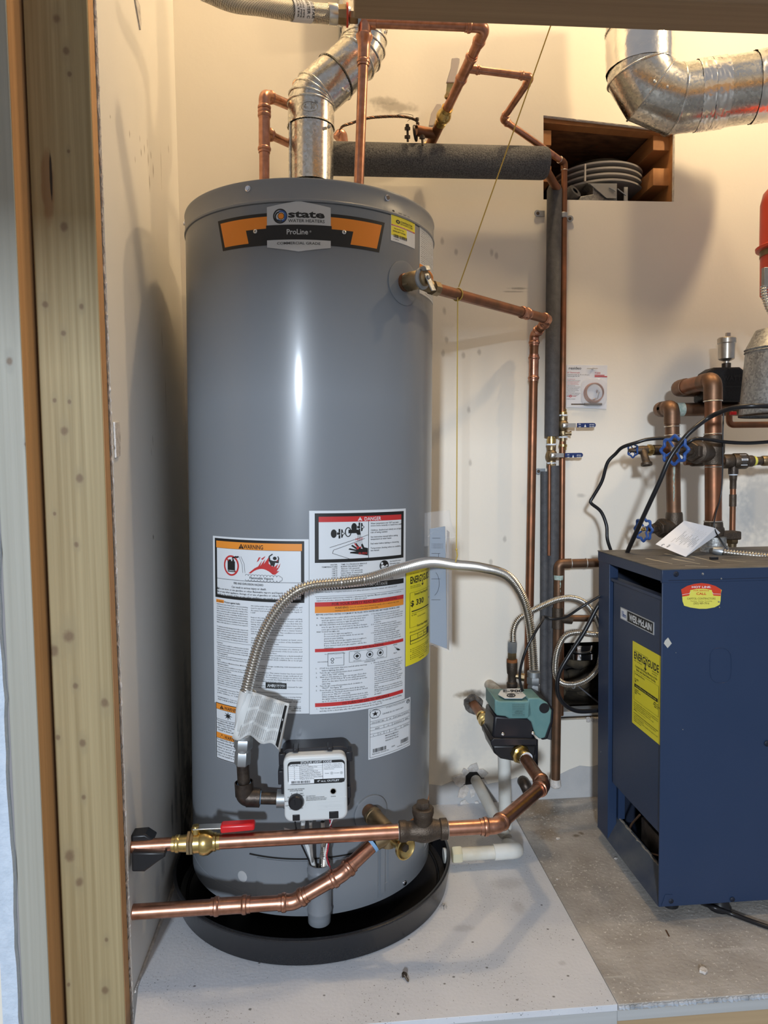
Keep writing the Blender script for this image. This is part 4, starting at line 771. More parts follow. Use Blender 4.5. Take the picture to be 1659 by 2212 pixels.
# inlet boss
k = MB(); k.tube([P(628, 1725, 1.30), P(598, 1725, 1.30)], .0165, 18); k.build('inlet_boss', C['zinc'], heater)
fx = lambda q: P(q[0], q[1], YF-.0003)
ps = Sheet(plane_fn(V((cl, YF, ct)), V((cr, YF, ct)), V((cl, YF, cbm)), (0, -1, 0)), 1140, 1230, 1); ps.th = .0002; Kk = C['ink']
def rp(x0, y0, x1, y1, r, m, n=5):
    q = []
    for cx_, cy, a0 in ((x1-r, y0+r, -pi/2), (x1-r, y1-r, 0), (x0+r, y1-r, pi/2), (x0+r, y0+r, pi)):
        for i in range(n+1): a = a0+pi/2*i/n; q.append((cx_+r*cos(a), cy+r*sin(a)))
    ps.poly(q, m)
rp(75, 95, 1105, 525, 75, Kk); rp(88, 145, 1093, 512, 55, C['pwhite']); ps.rect(545, 440, 1090, 512, Kk); rp(85, 445, 545, 512, 20, C['pwhite'])
ps.text('STATUS LIGHT CODE', 590, 136, 34, C['white'], 'c', fit=560, bold=2.2); ps.rect(292, 145, 298, 440, Kk); ps.rect(700, 145, 706, 440, Kk)
ps.text('FLASHES', 105, 178, 24, Kk, fit=168, bold=1.6); ps.text('STATUS', 312, 178, 24, Kk, fit=140, bold=1.6); ps.rect(88, 186, 704, 189, Kk)
for i, (a, c) in enumerate(zip('0124578', ['Control Off/Pilot Out', 'Normal Operation', 'Thermopile Voltage Low', 'High Temperature Shutdown', 'Temperature Sensor Failure', 'Gas Control or Valve Failure', 'Flame Sense Error'])):
    y = 215+i*36.5; ps.text(a, 195, y, 22, Kk, 'c', bold=1); ps.text(c, 310, y, 22, Kk, fit=13.6*len(c)+10, bold=.3)
    if i < 6: ps.rect(88, y+7, 704, y+9, Kk)
for i, t in enumerate(['If the Status Light is not blinking, relight the', 'Pilot. To light Pilot, see Lighting Instructions', 'on water heater. If Status Light blinks more', 'than one flash every three seconds, see', 'Installation instructions.']): ps.text(t, 724, 172+i*24, 13, Kk, fit=330 if i < 4 else 190, bold=.6)
ps.text('Example:', 745, 345, 14, Kk, fit=72); ps.text('1 sec pause', 900, 345, 14, Kk, fit=100)
for x in (865, 1040):
    ps.ring(x, 340, 14, 4, Kk, 14)
    for i in range(8): ps.line(x+18*cos(i*pi/4), 340+18*sin(i*pi/4), x+30*cos(i*pi/4), 340+30*sin(i*pi/4), 4, Kk)
ps.text('4" w.c. OUTLET', 800, 492, 32, C['white'], 'c', fit=400, bold=2); ps.bars(140, 455, 470, 500, Kk, 24, 5)
for t, x, y, w_ in (('SCALDING RISK INCREASES', 220, 615, 300), ('WITH HOTTER WATER', 220, 645, 230)): ps.text(t, x, y, 18, Kk, 'c', fit=w_, bold=.5)
for i, t in enumerate(['TO LIGHT PILOT', 'PRESS, HOLD KNOB IN PILOT POSITION', 'PRESS IGNITER BUTTON UNTIL PILOT LIGHTS', 'RELEASE KNOB WHEN STATUS LIGHT BLINKS']): ps.text(t, 395, 755+i*26, 15, Kk, fit=(170, 330, 370, 360)[i], bold=.5)
for t, a, rr in (('HOT', 180, 172), ('A', 152, 158), ('B', 120, 155), ('C', 82, 155), ('VERY', 52, 165), ('HOT', 38, 150), ('LOW', 208, 172), ('VAC', 238, 172), ('PILOT', 272, 168), ('OFF', 304, 172)): ps.text(t, 214+rr*cos(radians(a)), 828-rr*sin(radians(a))+8, 22, Kk, 'c', bold=.4)
for a in (182, 208, 238, 272, 300, 152, 120, 82): ps.line(214+122*cos(radians(a)), 828-122*sin(radians(a)), 214+142*cos(radians(a)), 828-142*sin(radians(a)), 6, Kk)
ps.text('STATUS', 885, 785, 17, Kk, 'c', fit=85); ps.build('print', cover)
# moulded wordmark and step lines in the cover, status eye, knob, buttons
em = Sheet(plane_fn(V((cl, YF, ct)), V((cr, YF, ct)), V((cl, YF, cbm)), (0, -1, 0)), 1140, 1230, 1); em.th = .0005; em.text('resideo', 840, 985, 72, C['whiteplastic'], 'c', fit=400, bold=2)
for q in ((620, 890, 600, 1015), (600, 1015, 1075, 1015), (1075, 1015, 1090, 870), (1090, 870, 620, 890)): em.line(*q, 5, C['whiteplastic'])
em.build('moulded_wordmark', cover)
cvp = lambda x, y, l=0: V((cl+(cr-cl)*x/1140, YF-l, ct+(cbm-ct)*y/1230))
k = MB(); pts = [cvp(214+190*cos(radians(a)), 828-190*sin(radians(a)), -.0004) for a in range(200, 350, 10)]+[cvp(420, 890, -.0004), cvp(500, 855, -.0004), cvp(1125, 800, -.0004)]; k.tube(resample(spline(pts, 3), .002), .0011, 6); k.build('step_ridge', C['whiteplastic'], cover)
k = MB(); c = cvp(885, 680); k.lathe(c, (0, -1, 0), [(0, .0058), (.0008, .0058), (.0008, .0045), (-.001, .004)], 20, up=(0, 0, 1)); k.build('status_eye', C['galv'], cover)
k = MB(); c = cvp(214, 828); k.lathe(c, (0, -1, 0), [(0, .0140), (.006, .0138), (.011, .0128), (.013, .0105)], 32, up=(0, 0, 1)); k.obox(c+V((-.003, -.0135, .004)), V((-.0006, 0, .0055)), (0, .0012, 0), V((.0014, 0, .0002))); k.build('control_knob', C['rubber'], cover)
for (x_, y_, w_, h_) in ((210, 1140, .0065, .0055), (888, 1125, .0085, .0065)): k = MB(); k.obox(cvp(x_, y_), (w_, 0, 0), (0, .002, 0), (0, 0, h_)); k.build('connector', C['rubber'], cover, bevel=.0007)
# black iron gas pipe from the control up to the flexible hose
YG = 1.298; r = .0118
pe = P(529, 1722, YG); pt = P(524, 1640, YG); pr = P(602, 1724, YG)
k = MB(); k.tube(fillet([pe.lerp(pt, .25), pe+V((0, 0, 0)), pe.lerp(pr, .35)], r*1.5, 8), r*1.42, 18); collar(k, pe+(pt-pe).normalized()*r*2.5, (pe-pt), r*1.32, 0, 'solder'); collar(k, pe+(pr-pe).normalized()*r*2.4, (pe-pr), r*1.32, 0, 'solder'); k.build('gas_elbow', C['blackiron'], heater)
k = MB(); k.tube([pe, pt], r, 18); k.build('gas_nipple', C['blackiron'], heater); k = MB(); k.tube([pe, pr], r, 18); k.build('gas_nipple', C['blackiron'], heater)
for (a, c, t0) in ((pe, pt, .33), (pe, pr, .42)):
    k = MB(); d = (c-a).normalized(); k.lathe(a+(c-a)*t0, d, [(0, r*1.04), (.0035, r*1.06)], 18); k.build('thread_compound', C['blue_tape'], heater)
# control tube top

# ------------------------------------------------------------------ flexible gas hose
hs = thing('gas_hose', 'long corrugated steel gas hose arching across the water heater labels', 'gas hose', P(524, 1640, YG))
hp = [P(527, 1560, 1.290), P(531, 1500, 1.285), P(545, 1440, 1.28), P(562, 1385, 1.276), P(590, 1330, 1.27), P(625, 1288, 1.265), P(668, 1266, 1.265), P(740, 1258, 1.27), P(800, 1249, 1.29), P(868, 1228, 1.345), P(930, 1214, 1.42), P(985, 1220, 1.50), P(1040, 1226, 1.57), P(1095, 1243, 1.62), P(1127, 1285, 1.645), P(1143, 1340, 1.655), P(1150, 1400, 1.66), P(1153, 1446, 1.66)]
corrugated('corrugated_tube', spline(hp, 14), .0110, C['flexsteel'], .0052, .36, 16, hs)
a = P(524, 1640, YG); c = P(527, 1585, YG); d = (c-a).normalized(); k = MB(); hexnut(k, a-d*.010, d, .0150, .026); k.lathe(a+d*.015, d, [(0, .0135), (.012, .0145)], 20); hexnut(k, a+d*.020, d, .0172, .020); k.lathe(a+d*.04, d, [(0, .0165), (.012, .0165), (.014, .012)], 20); k.build('end_fitting', C['zinc'], hs)
a = P(1152, 1500, 1.66); c = P(1153, 1450, 1.66); d = (c-a).normalized(); L_ = (c-a).length; k = MB(); hexnut(k, a, d, .0150, L_*.42); k.lathe(a+d*L_*.4, d, [(0, .012), (L_*.2, .012)], 18); hexnut(k, a+d*L_*.45, d, .0168, L_*.32); k.lathe(a+d*L_*.77, d, [(0, .0155), (L_*.22, .0155), (L_*.24, .011)], 20); k.build('end_fitting', C['zinc'], hs)
# crumpled paper tag on the hose
rnd = random.Random(5); k = MB(); nu, nv = 18, 8; tl = P(530, 1497, 1.27); g = []
for i in range(nu+1):
    for j in range(nv+1):
        u = i/nu; v = j/nv; px = 518+15+u*92-v*18*(1-u)+ (0 if u > .3 else 0)-v*(14+6*u); py = 1490+u*30+v*(104-12*sin(u*3))+6*sin(u*13)*v
        px += 0; Yd = 1.262+.012*sin(u*11+v*1.5)+.012*u+rnd.uniform(-.0012, .0012) + (.0 if u > .25 else 0)
        g.append(P(px, py, Yd))
n0 = len(k.v); k.v += g
for i in range(nu):
    for j in range(nv): a = i*(nv+1)+j; k.face((a, a+nv+1, a+nv+2, a+1))
# the part wrapped round the hose
w0 = [P(545-9, 1492, 1.285), P(534-6, 1535, 1.285), P(526-2, 1588, 1.285)]
k.tube(w0, [.0150, .0158, .0150], 16, caps=(False, False)); tg = k.build('paper_tag', mat('crumpled_paper', (.62, .63, .62), .7, bump=.3, bscale=60), hs)
tg.modifiers.new('thickness', 'SOLIDIFY').thickness = .0004
def tagfn(u, v, l):
    px = 518+15+u*92-v*18*(1-u)-v*(14+6*u); py = 1490+u*30+v*(104-12*sin(u*3))+6*sin(u*13)*v
    return P(px, py, 1.262+.012*sin(u*11+v*1.5)+.012*u-.0026-l)
ts = Sheet(tagfn, 400, 450, 18); ts.th = .0002
for i in range(20):
    x = 40+i*16
    for (y0, y1) in ((18, 150), (160, 300), (310, 430)): ts.text('INSTALLATION AND USE OF CONNECTOR'[(i*3) % 9:], x, y0+(i*17 % 20), 7, C['pgrey'], fit=y1-y0-20, rot=pi/2, bold=.2)
ts.quad((362, 30), (382, 30), (380, 440), (360, 440), C['ink']); ts.build('tag_print', tg)

# ------------------------------------------------------------------ drain pan
pn = MB(); PC = V((-.040, 1.577, 0)); prof = [(.0005, .02), (.0005, .297), (.003, .300), (.050, .306), (.053, .3085), (.056, .3085), (.0575, .306), (.0575, .3025), (.055, .3015), (.006, .2965), (.004, .292), (.004, .02)]
pn.lathe(PC, (0, 0, 1), prof, 120, up=(1, 0, 0)); pan = pn.build('drain_pan', C['pan'], heater and None); tag(pan, 'round black plastic drain pan under the water heater', 'drain pan')
k = MB(); k.torus(PC+V((0, 0, .0045)), (0, 0, 1), .281, .0035, 100, sec=8); k.build('floor_ridge', C['pan'], pan)
# drain outlet through the pan side, white plastic line
dl = thing('drain_line', 'white plastic drain pipe leaving the pan and climbing to the wall', 'drain pipe', P(985, 1850, 1.55))
pz = lambda px, py, z=.034: PZ(px, py, z)
a = pz(958, 1848); c = pz(1108, 1838); d = (c-a).normalized(); k = MB(); k.lathe(a, d, [(0, .013), (0, .0165), (.006, .0165), (.008, .0185), (.012, .0185)], 24, caps=(True, True)); k.build('threaded_end', C['pvc'], dl)
k = MB(); k.lathe(a+d*.008, d, [(0, .0205), (.0035, .0205)], 24); k.build('gasket', C['rubber'], dl)
k = MB(); hexnut(k, a+d*.020, d, .0195, .022); k.build('threaded_adapter', mat('yellowed_pvc', (.60, .56, .40), .4), dl)
k = MB(); k.tube([a+d*.040, c], .0150, 20); k.build('pipe', mat('grimy_pvc_top', (.55, .50, .38), .45, 0, .5, 25, (.66, .65, .60)), dl)
e1 = P(1091, 1800, 1.70); k = MB(); cc = pz(1118, 1837); k.tube(fillet([a+d*((c-a).length*.72), cc, e1+V((0, 0, -.03))], .018, 8), .0178, 20); k.build('elbow', C['pvc'], dl)
dg0 = P(1025, 1680, WY+.01); dg1 = P(1094, 1812, 1.69); k = MB(); k.tube([dg0, dg1], .0150, 20); k.build('pipe', C['pvc_old'], dl)
vt = P(1088, 1600, 1.735); vb = P(1093, 1806, 1.735); k = MB(); k.tube([vb, vt], .0160, 20); k.build('pipe', C['pvc'], dl)
k = MB(); k.lathe(vb, vt-vb, [(-.004, .0165), (-.002, .0185), (.012, .0185), (.014, .0165)], 20); k.build('socket', C['pvc'], dl)
# broken plaster round the pipe in the wall
rnd = random.Random(21); hc = P(1022, 1685, WY)
hb = MB(); hb.lathe(hc+V((0, .0005, 0)), (0, -1, 0), [(0, .033), (.001, .030)], 18); hb.build('pipe_hole', C['dark'], wall)
for (a0, a1, r1, lift) in ((.2, 1.1, .046, .008), (1.1, 2.0, .052, .005), (2.0, 2.6, .045, .007), (2.6, 3.5, .060, .014), (3.6, 4.3, .062, .018), (4.4, 4.9, .045, .008), (5.0, 5.7, .052, .010), (5.8, 6.4, .040, .006)):
    k = MB(); pts = [hc+V((.024*cos(a0), -.001, .026*sin(a0)))]+[hc+V((rr*cos(a)*rnd.uniform(.92, 1.05), -lift*f_, rr*sin(a)*rnd.uniform(.92, 1.05))) for a, rr, f_ in ((a0, r1*.7, .4), (a0+(a1-a0)*.3, r1, 1), (a0+(a1-a0)*.7, r1*.92, .9), (a1, r1*.75, .3))]+[hc+V((.024*cos(a1), -.001, .026*sin(a1)))]
    k.prism(pts, (0, .003, 0)); k.build('plaster_piece', C['gypsum'], wall)
for i in range(9):
    q = hc+V((rnd.uniform(-.03, .05), -.003, -.055-rnd.random()*.05)); s_ = rnd.uniform(.007, .016); k = MB(); k.prism([q+V((s_*cos(t)*rnd.uniform(.7, 1.1), rnd.uniform(-.004, .001), s_*sin(t)*rnd.uniform(.6, 1.1))) for t in (0, 1.2, 2.3, 3.6, 5)], (0, .003, 0)); k.build('plaster_piece', C['gypsum'], wall)

# ------------------------------------------------------------------ recirculation line along the front, check valve, pump
ML = thing('hot_water_line', 'copper pipe with red lever valve and bronze check valve crossing low before the heater', 'copper pipe', P(290, 1832, 1.265))
YM = 1.265; RM = .0135
A0 = P(291, 1832, YM); A1 = P(1072, 1779, YM); A1.z = A0.z = (A0.z+A1.z)/2-.0005
A0.x = WX-.012
A2 = PZ(1175, 1696, A1.z); A3 = P(1128, 1630, 1.56)
pv = A0.lerp(A1, 0); dX = V((1, 0, 0))
xv0, xv1 = P(372, 1830, YM).x, P(476, 1826, YM).x; xc0, xc1 = P(862, 1802, YM).x, P(966, 1790, YM).x
q = lambda x: V((x, YM, A1.z))
pipe(ML, A0, q(xv0+.01), RM*.86, C['copper']); pipe(ML, q(xv1-.008), q(xc0+.004), RM, C['copper'])
# brass press ball valve, red lever
bv = q((xv0+xv1)/2); k = MB(); L_ = xv1-xv0; r = RM; st_ = q(xv0)
collar(k, st_, dX, r*.9); collar(k, q(xv1), -dX, r*.95)
k.lathe(st_+dX*r, dX, [(0, r*1.05), (L_*.16, r*1.12), (L_*.28, r*1.05), (L_*.30, r*1.35), (L_*.42, r*1.35), (L_*.43, r*1.55), (L_*.50, r*1.68), (L_*.60, r*1.62), (L_*.68, r*1.3), (L_*.74, r*1.08), (L_-2*r, r*1.05)], 22)
k.lathe(bv+V((0, 0, r*1.3)), (0, 0, 1), [(0, r*.62), (r*.75, r*.62), (r*.75, r*.45), (r*1.1, r*.45)], 14); bvo = k.build('ball_valve', C['brass'], ML)
for x_ in (.33, .40): k = MB(); k.lathe(st_+dX*(L_*x_), dX, [(0, r*1.62), (L_*.055, r*1.62)], 6); k.build('hex_ring', C['brass_dull'], bvo)
lz = bv.z+r*2.2; lx = P(418, 1800, YM).x; gx0, gx1 = P(477, 1780, YM-.0).x, P(551, 1780, YM).x; gz = P(510, 1784, YM).z
k = MB(); w_ = .009; k.prism([(lx, YM-w_, lz), (lx+.022, YM-w_, lz), (gx0-.002, YM-w_, gz+.002), (gx0+.03, YM-w_, gz+.002), (gx0+.03, YM-w_, gz-.0005), (gx0, YM-w_, gz-.0005), (lx+.022, YM-w_, lz-.0025), (lx, YM-w_, lz-.0025)], (0, 2*w_, 0)); lv = k.build('lever', C['steel'], bvo, bevel=.0005)
k = MB(); k.hexa([(gx0, YM-.0105, gz-.0085), (gx1, YM-.0105, gz-.006), (gx1, YM+.0105, gz-.006), (gx0, YM+.0105, gz-.0085), (gx0, YM-.0105, gz+.0065), (gx1, YM-.0105, gz+.0065), (gx1, YM+.0105, gz+.0065), (gx0, YM+.0105, gz+.0065)]); k.build('lever_grip', C['red_grip'], bvo, bevel=.004, seg=3, label='red lever grip')
# swing check valve
k = MB(); Lc = xc1-xc0; r = RM; s_ = q(xc0)
k.lathe(s_, dX, [(0, r*1.2), (.0012, r*1.42), (Lc*.14, r*1.42), (Lc*.18, r*1.25), (Lc*.28, r*1.3), (Lc*.45, r*1.62), (Lc*.6, r*1.62), (Lc*.75, r*1.35), (Lc*.84, r*1.22), (Lc*.86, r*1.42), (Lc*.99, r*1.42), (Lc, r*1.2)], 26)
cx_ = q(xc0+Lc*.50); up_ = V((0, 0, 1)); k.lathe(cx_, up_, [(0, r*1.35), (r*2.0, r*1.30), (r*2.2, r*1.42), (r*2.5, r*1.42), (r*2.52, r*1.5), (r*3.1, r*1.5), (r*3.25, r*1.35)], 26); k.lathe(cx_+up_*r*3.2, up_, [(0, r*.98), (r*.7, r*.98), (r*.85, r*.85)], 6, ph=.3)
cvv = k.build('check_valve', C['bronze'], ML, label='dark bronze swing check valve')
Sx = Sheet(plane_fn(cx_+V((-.012, -r*1.64, -.001)), cx_+V((.013, -r*1.64, .001)), cx_+V((-.012, -r*1.60, -.011)), (0, -1, 0)), 100, 40, 1); Sx.th = .0006; Sx.text('WATTS', 50, 32, 26, C['bronze'], 'c', fit=86, bold=3); Sx.frame(0, 0, 100, 40, 3, C['bronze']); Sx.build('cast_word', cvv)
for x_ in (xc0-.001, xc1+.001): k = MB(); k.torus(q(x_), dX, RM*1.04, .0009, 24, sec=6); k.build('solder_ring', C['solder'], ML)
# right part of the line
B0 = q(xc1-.003); run(ML, [B0, A1, A2, A3], RM, rb=RM*1.5)
# lower line
LL = thing('cold_water_line', 'lower copper pipe rising under the check valve to the heater drain tee', 'copper pipe', P(290, 1966, 1.26))
YL = 1.258; RL = .0132; L0 = P(287, 1966, YL); L1 = P(634, 1948, YL); L0.z = L1.z; L0.x = WX-.012; L2 = P(738, 1888, 1.262); L3 = P(805, 1824, 1.290)
run(LL, [L0, L1, L2, L3], RL, rb=RL*2.2); coupling(LL, P(498, 1956, YL), (1, 0, 0), RL, .071)
d = (L3-L2).normalized(); k = MB(); k.lathe(L3-d*.004, d, [(0, RL*1.16), (.006, RL*1.16)], 20); k.build('thread_tape', C['blue_tape'], LL)
# drain tee, nipple and drain valve at the heater
n0 = P(783, 1738, 1.372); n1 = P(833, 1792, 1.300); tp = P(838, 1806, 1.300); k = MB(); k.tube([n0, n0.lerp(n1, .5)], .0140, 20); k.build('drain_nipple', C['copper_dull'], heater)
k = MB(); d = (n1-n0).normalized(); k.lathe(n0.lerp(n1, .42), d, [(0, .0160), (.001, .0180), (.007, .0180), (.008, .0165), ((n1-n0).length*.62, .0165)], 20); k.lathe(tp+V((0, 0, .012)), (0, 0, -1), [(0, .015), (.03, .015)], 18); k.tube([tp, L3+(L3-L2).normalized()*.004], .015, 18); k.build('drain_tee', C['brass_dull'], heater)
g0 = P(852, 1816, 1.292); g1 = P(877, 1833, 1.262); d = (g1-g0).normalized(); k = MB(); k.tube([tp, g0, g0.lerp(g1, .6)], .0105, 18); k.lathe(g1-d*.010, d, [(0, .012), (.004, .0205), (.010, .0215), (.011, .019), (.006, .013), (.005, .004)], 28); dv = k.build('drain_valve', C['brass'], heater)
k = MB(); k.lathe(g1-d*.006, d, [(0, .0075), (.006, .0075)], 6); k.build('plug', C['blackiron'], dv)
# pipe insulation scraps over the wall end of the main pipe
ins = MB(); q0 = P(283, 1790, 1.262); a = P(287, 1878, 1.25)
ins.prism([P(284, 1842, 1.24), P(357, 1842, 1.24), P(356, 1852, 1.24), P(340, 1863, 1.24), P(312, 1884, 1.24), P(284, 1884, 1.24)], (0, .026, .0)); ins.prism([P(280, 1806, 1.262), P(313, 1803, 1.262), P(333, 1816, 1.262), P(327, 1821, 1.262), P(290, 1826, 1.262), P(282, 1822, 1.262)], (0, .03, 0))
o = ins.build('foam_sleeve', C['rubber'], ML, bevel=.003, label='black split foam sleeve at the wall')

# ------------------------------------------------------------------ circulator pump
PU = thing('circulator_pump', 'teal and black circulator pump on the copper line left of the boiler', 'pump', P(1115, 1620, 1.60))
YP = 1.565; DP = .095
pq = lambda L_, Y=YP: [P(x, y, Y) for x, y in L_]
k = MB(); k.prism(pq([(1069, 1510), (1080, 1515), (1138, 1515), (1146, 1510), (1152, 1548), (1138, 1553), (1100, 1553), (1092, 1548), (1074, 1546), (1069, 1540)]), (0, DP, 0)); k.build('motor_housing', C['teal'], PU, bevel=.003)
k = MB(); k.prism(pq([(1140, 1508), (1166, 1508), (1182, 1518), (1192, 1535), (1190, 1560), (1178, 1594), (1166, 1597), (1156, 1588), (1148, 1560), (1138, 1552)]), (0, DP*.75, 0)); k.build('terminal_box', C['teal'], PU, bevel=.003)
k = MB(); k.prism(pq([(1166, 1506), (1184, 1515), (1197, 1534), (1195, 1562), (1183, 1598), (1170, 1600)], YP+.004), (0, DP*.8, 0)); k.build('rear_cover', C['blackplastic'], PU, bevel=.004)
k = MB(); c = P(1176, 1530, YP-.0015); k.lathe(c, (0, 1, 0), [(0, .0085), (0, .0118), (.003, .0118)], 26); k.build('speed_knob', C['rubber'], PU)
k = MB(); k.prism(pq([(1068, 1546), (1150, 1553), (1156, 1560), (1152, 1602), (1072, 1603), (1064, 1590)], YP+.003), (0, DP-.006, 0)); k.build('pump_body', C['blackplastic'], PU, bevel=.005)
k = MB(); k.prism(pq([(1066, 1595), (1160, 1597), (1160, 1610), (1062, 1612), (1060, 1602)], YP-.006), (0, DP+.004, 0)); k.build('flange', C['blackplastic'], PU, bevel=.002)
k = MB(); a = pq([(1063, 1610), (1160, 1610), (1158, 1632), (1124, 1648), (1082, 1640), (1068, 1628)], YP-.002); k.prism(a, (0, DP, 0)); k.build('volute', C['rubber'], PU, bevel=.005)
k = MB(); k.lathe(P(1154, 1598, 1.62), (0, 0, -1), [(0, .009), (.07, .009)], 14); k.build('foot_post', C['blackplastic'], PU)
for (px, py) in ((1086, 1586), (1151, 1584)): k = MB(); k.lathe(P(px, py, YP-.004), (-.1, -1, .5), [(-.004, .0036), (.002, .0036), (.003, .002)], 12); k.build('screw', C['chrome'], PU)
tzp = P(1100, 1512, YP).z+.001
po = [P(x, y, YP) for x, y in ()]
def topP(px, py): return PZ(px, py, tzp+.0008)
oc = [(1076, 1500), (1082, 1491), (1098, 1487), (1124, 1487), (1139, 1492), (1141, 1500), (1128, 1508), (1090, 1508)]
k = MB(); k.prism([topP(*q_) for q_ in oc], (0, 0, -.0012)); oo = k.build('top_label', C['white'], PU)
f0, f1, f2 = topP(1080, 1490), topP(1136, 1490), topP(1080, 1507); St = Sheet(plane_fn(f0, f1, f2, (0, 0, 1)), 200, 100, 1); St.th = .0004
St.text('E-900', 100, 32, 30, Kk, 'c', fit=150, bold=3); St.text('CIRCULATOR PUMP 115 V', 110, 52, 9, Kk, 'c', fit=140, bold=.4); St.ring(84, 74, 34, 10, Kk, ry=24); St.disc(84, 74, 18, C['pgrey'], ry=12); St.build('print', oo)
fa, fb, fc = P(1104, 1519, YP-.0012), P(1137, 1519, YP-.0012), P(1104, 1549, YP-.0012); Sf = Sheet(plane_fn(fb+(fc-fa), fa+(fc-fa), fb, (0, -1, 0)), 200, 190, 1); Sf.th = .0004
for i in range(13): Sf.text(('WARNING' if i == 3 else 'AVERTISSEMENT' if i == 5 else 'use only with open water systems risk of electric shock'), 20 if i not in (3, 5) else 50, 18+i*13.5, 8, Kk, fit=165 if i not in (3, 5) else 100, bold=.5 if i not in (3, 5) else 2)
Sf.build('housing_print', PU)
# union below the pump
d = (A2-A3).normalized(); u0 = P(1117, 1622, 1.575); ud = (A3+d*.012-u0).normalized(); k = MB(); k.lathe(u0, ud, [(0, .016), (.006, .019)], 22); k.lathe(u0+ud*.004, ud, [(0, .0195), (.003, .0225), (.014, .0225), (.017, .0195)], 8); k.lathe(u0+ud*.018, ud, [(0, .017), (.016, .0165), (.018, .0155)], 22); k.build('union', C['brass'], ML)
k = MB(); k.lathe(u0+ud*.034, ud, [(0, .0158), (.006, .0158)], 20); k.build('thread_tape', C['tape_thread'], ML)
# supply from the wall hole on the left of the pump
SP = thing('pump_supply_pipe', 'short copper stub with brass fitting from blackened wall hole to pump', 'pipe fitting', P(1022, 1522, WY))
s0 = P(1020, 1516, WY+.01); s1 = P(1075, 1596, 1.66); k = MB(); k.tube([s0, s0.lerp(s1, .45)], .0125, 18); k.build('pipe', C['copper_old'], SP)
d = (s1-s0).normalized(); L_ = (s1-s0).length; k = MB(); c = s0.lerp(s1, .40); collar(k, c, d, .0125); k.lathe(c+d*.012, d, [(0, .0138), (.012, .0145), (.013, .0175), (.024, .0175), (.025, .0145), (.03, .0165), (.038, .0165), (.04, .0138), (L_*.5, .0135)], 20); k.build('adapter', C['brass'], SP)
k = MB(); rnd = random.Random(3); c = P(1022, 1521, WY)
k.rings([[c+V((rr*cos(2*pi*j/22)*(1+.10*sin(j*.9)+.05*sin(j*2.9)), yy, rr*sin(2*pi*j/22)*(1+.10*cos(j*1.1)+.05*sin(j*3.1)))) for j in range(22)] for rr, yy in ((.027, .0), (.024, -.0025), (.021, -.002), (.019, -.0006))], 22, (False, True)); k.ball(c+V((-.004, -.002, .014)), .010, 0, 8); k.ball(c+V((.012, -.002, .012)), .008, 0, 8); k.ball(c+V((-.016, -.001, -.004)), .008, 0, 8); k.build('crumbled_hole_edge', mat('sooty_plaster', (.025, .022, .02), .9, 0, .5, 50, (.20, .18, .16), bump=1, bscale=120), wall)
# old galvanised stub and small gas fittings above the pump
GF = thing('gas_branch_fitting', 'rusty gas branch with small hex fittings standing behind the pump', 'pipe fitting', P(1060, 1490, WY))
s0 = P(1056, 1478, WY+.005); s1 = P(1094, 1515, 1.72); k = MB(); k.tube([s0, s1], .0145, 18); k.build('nipple', mat('white_crusted_pipe', (.30, .25, .20), .6, .4, .5, 50, (.62, .60, .55), bump=.4), GF)
YF2 = 1.70; x_ = 1106
def seg(y0, y1, prof, mt, nm, hexa=False, seg_=18):
    a = P(x_, y0, YF2); c = P(x_+ (1 if y1 < 1400 else 0), y1, YF2); d = (c-a); L_ = d.length; k = MB()
    if hexa: hexnut(k, a, d, prof, L_, ph=.3)
    else: k.lathe(a, d, [(t*L_, r_) for t, r_ in prof], seg_)
    return k.build(nm, mt, GF)
seg(1510, 1488, [(0, .016), (.3, .0165), (.35, .0135), (1, .0135)], C['bronze'], 'tee_branch'); vb_ = seg(1490, 1430, [(0, .0105), (.12, .0135), (.25, .0135), (.3, .0105), (.55, .0105), (.6, .0125), (.85, .0135), (1, .0135)], C['bronze'], 'gas_cock'); seg(1432, 1424, [(0, .0135), (1, .013)], mat('rusty_collar', (.22, .075, .02), .8), 'rusty_collar'); seg(1426, 1408, .0118, C['brass_dull'], 'hex_adapter', True); seg(1410, 1386, .0125, C['zinc'], 'hex_nut', True)
k = MB(); c = P(1122, 1462, YF2-.005); k.lathe(P(1108, 1460, YF2), c-P(1108, 1460, YF2), [(0, .006), (.014, .006), (.0145, .010), (.028, .010)], 8); k.build('cock_stem', C['brass_dull'], vb_)
# thinner hose looping right of the pump
SH = thing('small_gas_hose', 'thinner corrugated steel hose looping behind the left side of the boiler', 'gas hose', P(1107, 1388, YF2))
q = [P(1108, 1388, YF2), P(1109, 1362, 1.70), P(1120, 1338, 1.705), P(1145, 1322, 1.71), P(1175, 1307, 1.715), P(1205, 1295, 1.72), P(1235, 1292, 1.73), P(1262, 1302, 1.75), P(1284, 1328, 1.77), P(1296, 1360, 1.79), P(1300, 1400, 1.80), P(1292, 1440, 1.80), P(1270, 1466, 1.79), P(1240, 1478, 1.78), P(1214, 1475, 1.77), P(1201, 1458, 1.76), P(1200, 1430, 1.755), P(1206, 1400, 1.75), P(1220, 1375, 1.75), P(1245, 1366, 1.75), P(1280, 1370, 1.755), P(1330, 1372, 1.76)]
corrugated('corrugated_tube', spline(q, 14), .0082, C['flexsteel'], .0044, .36, 12, SH)
k = MB(); k.torus(P(1238, 1480, 1.782), (1, .2, 0), .0085, .0018, 20); k.build('clear_clip', C['plasticfilm'], SH)

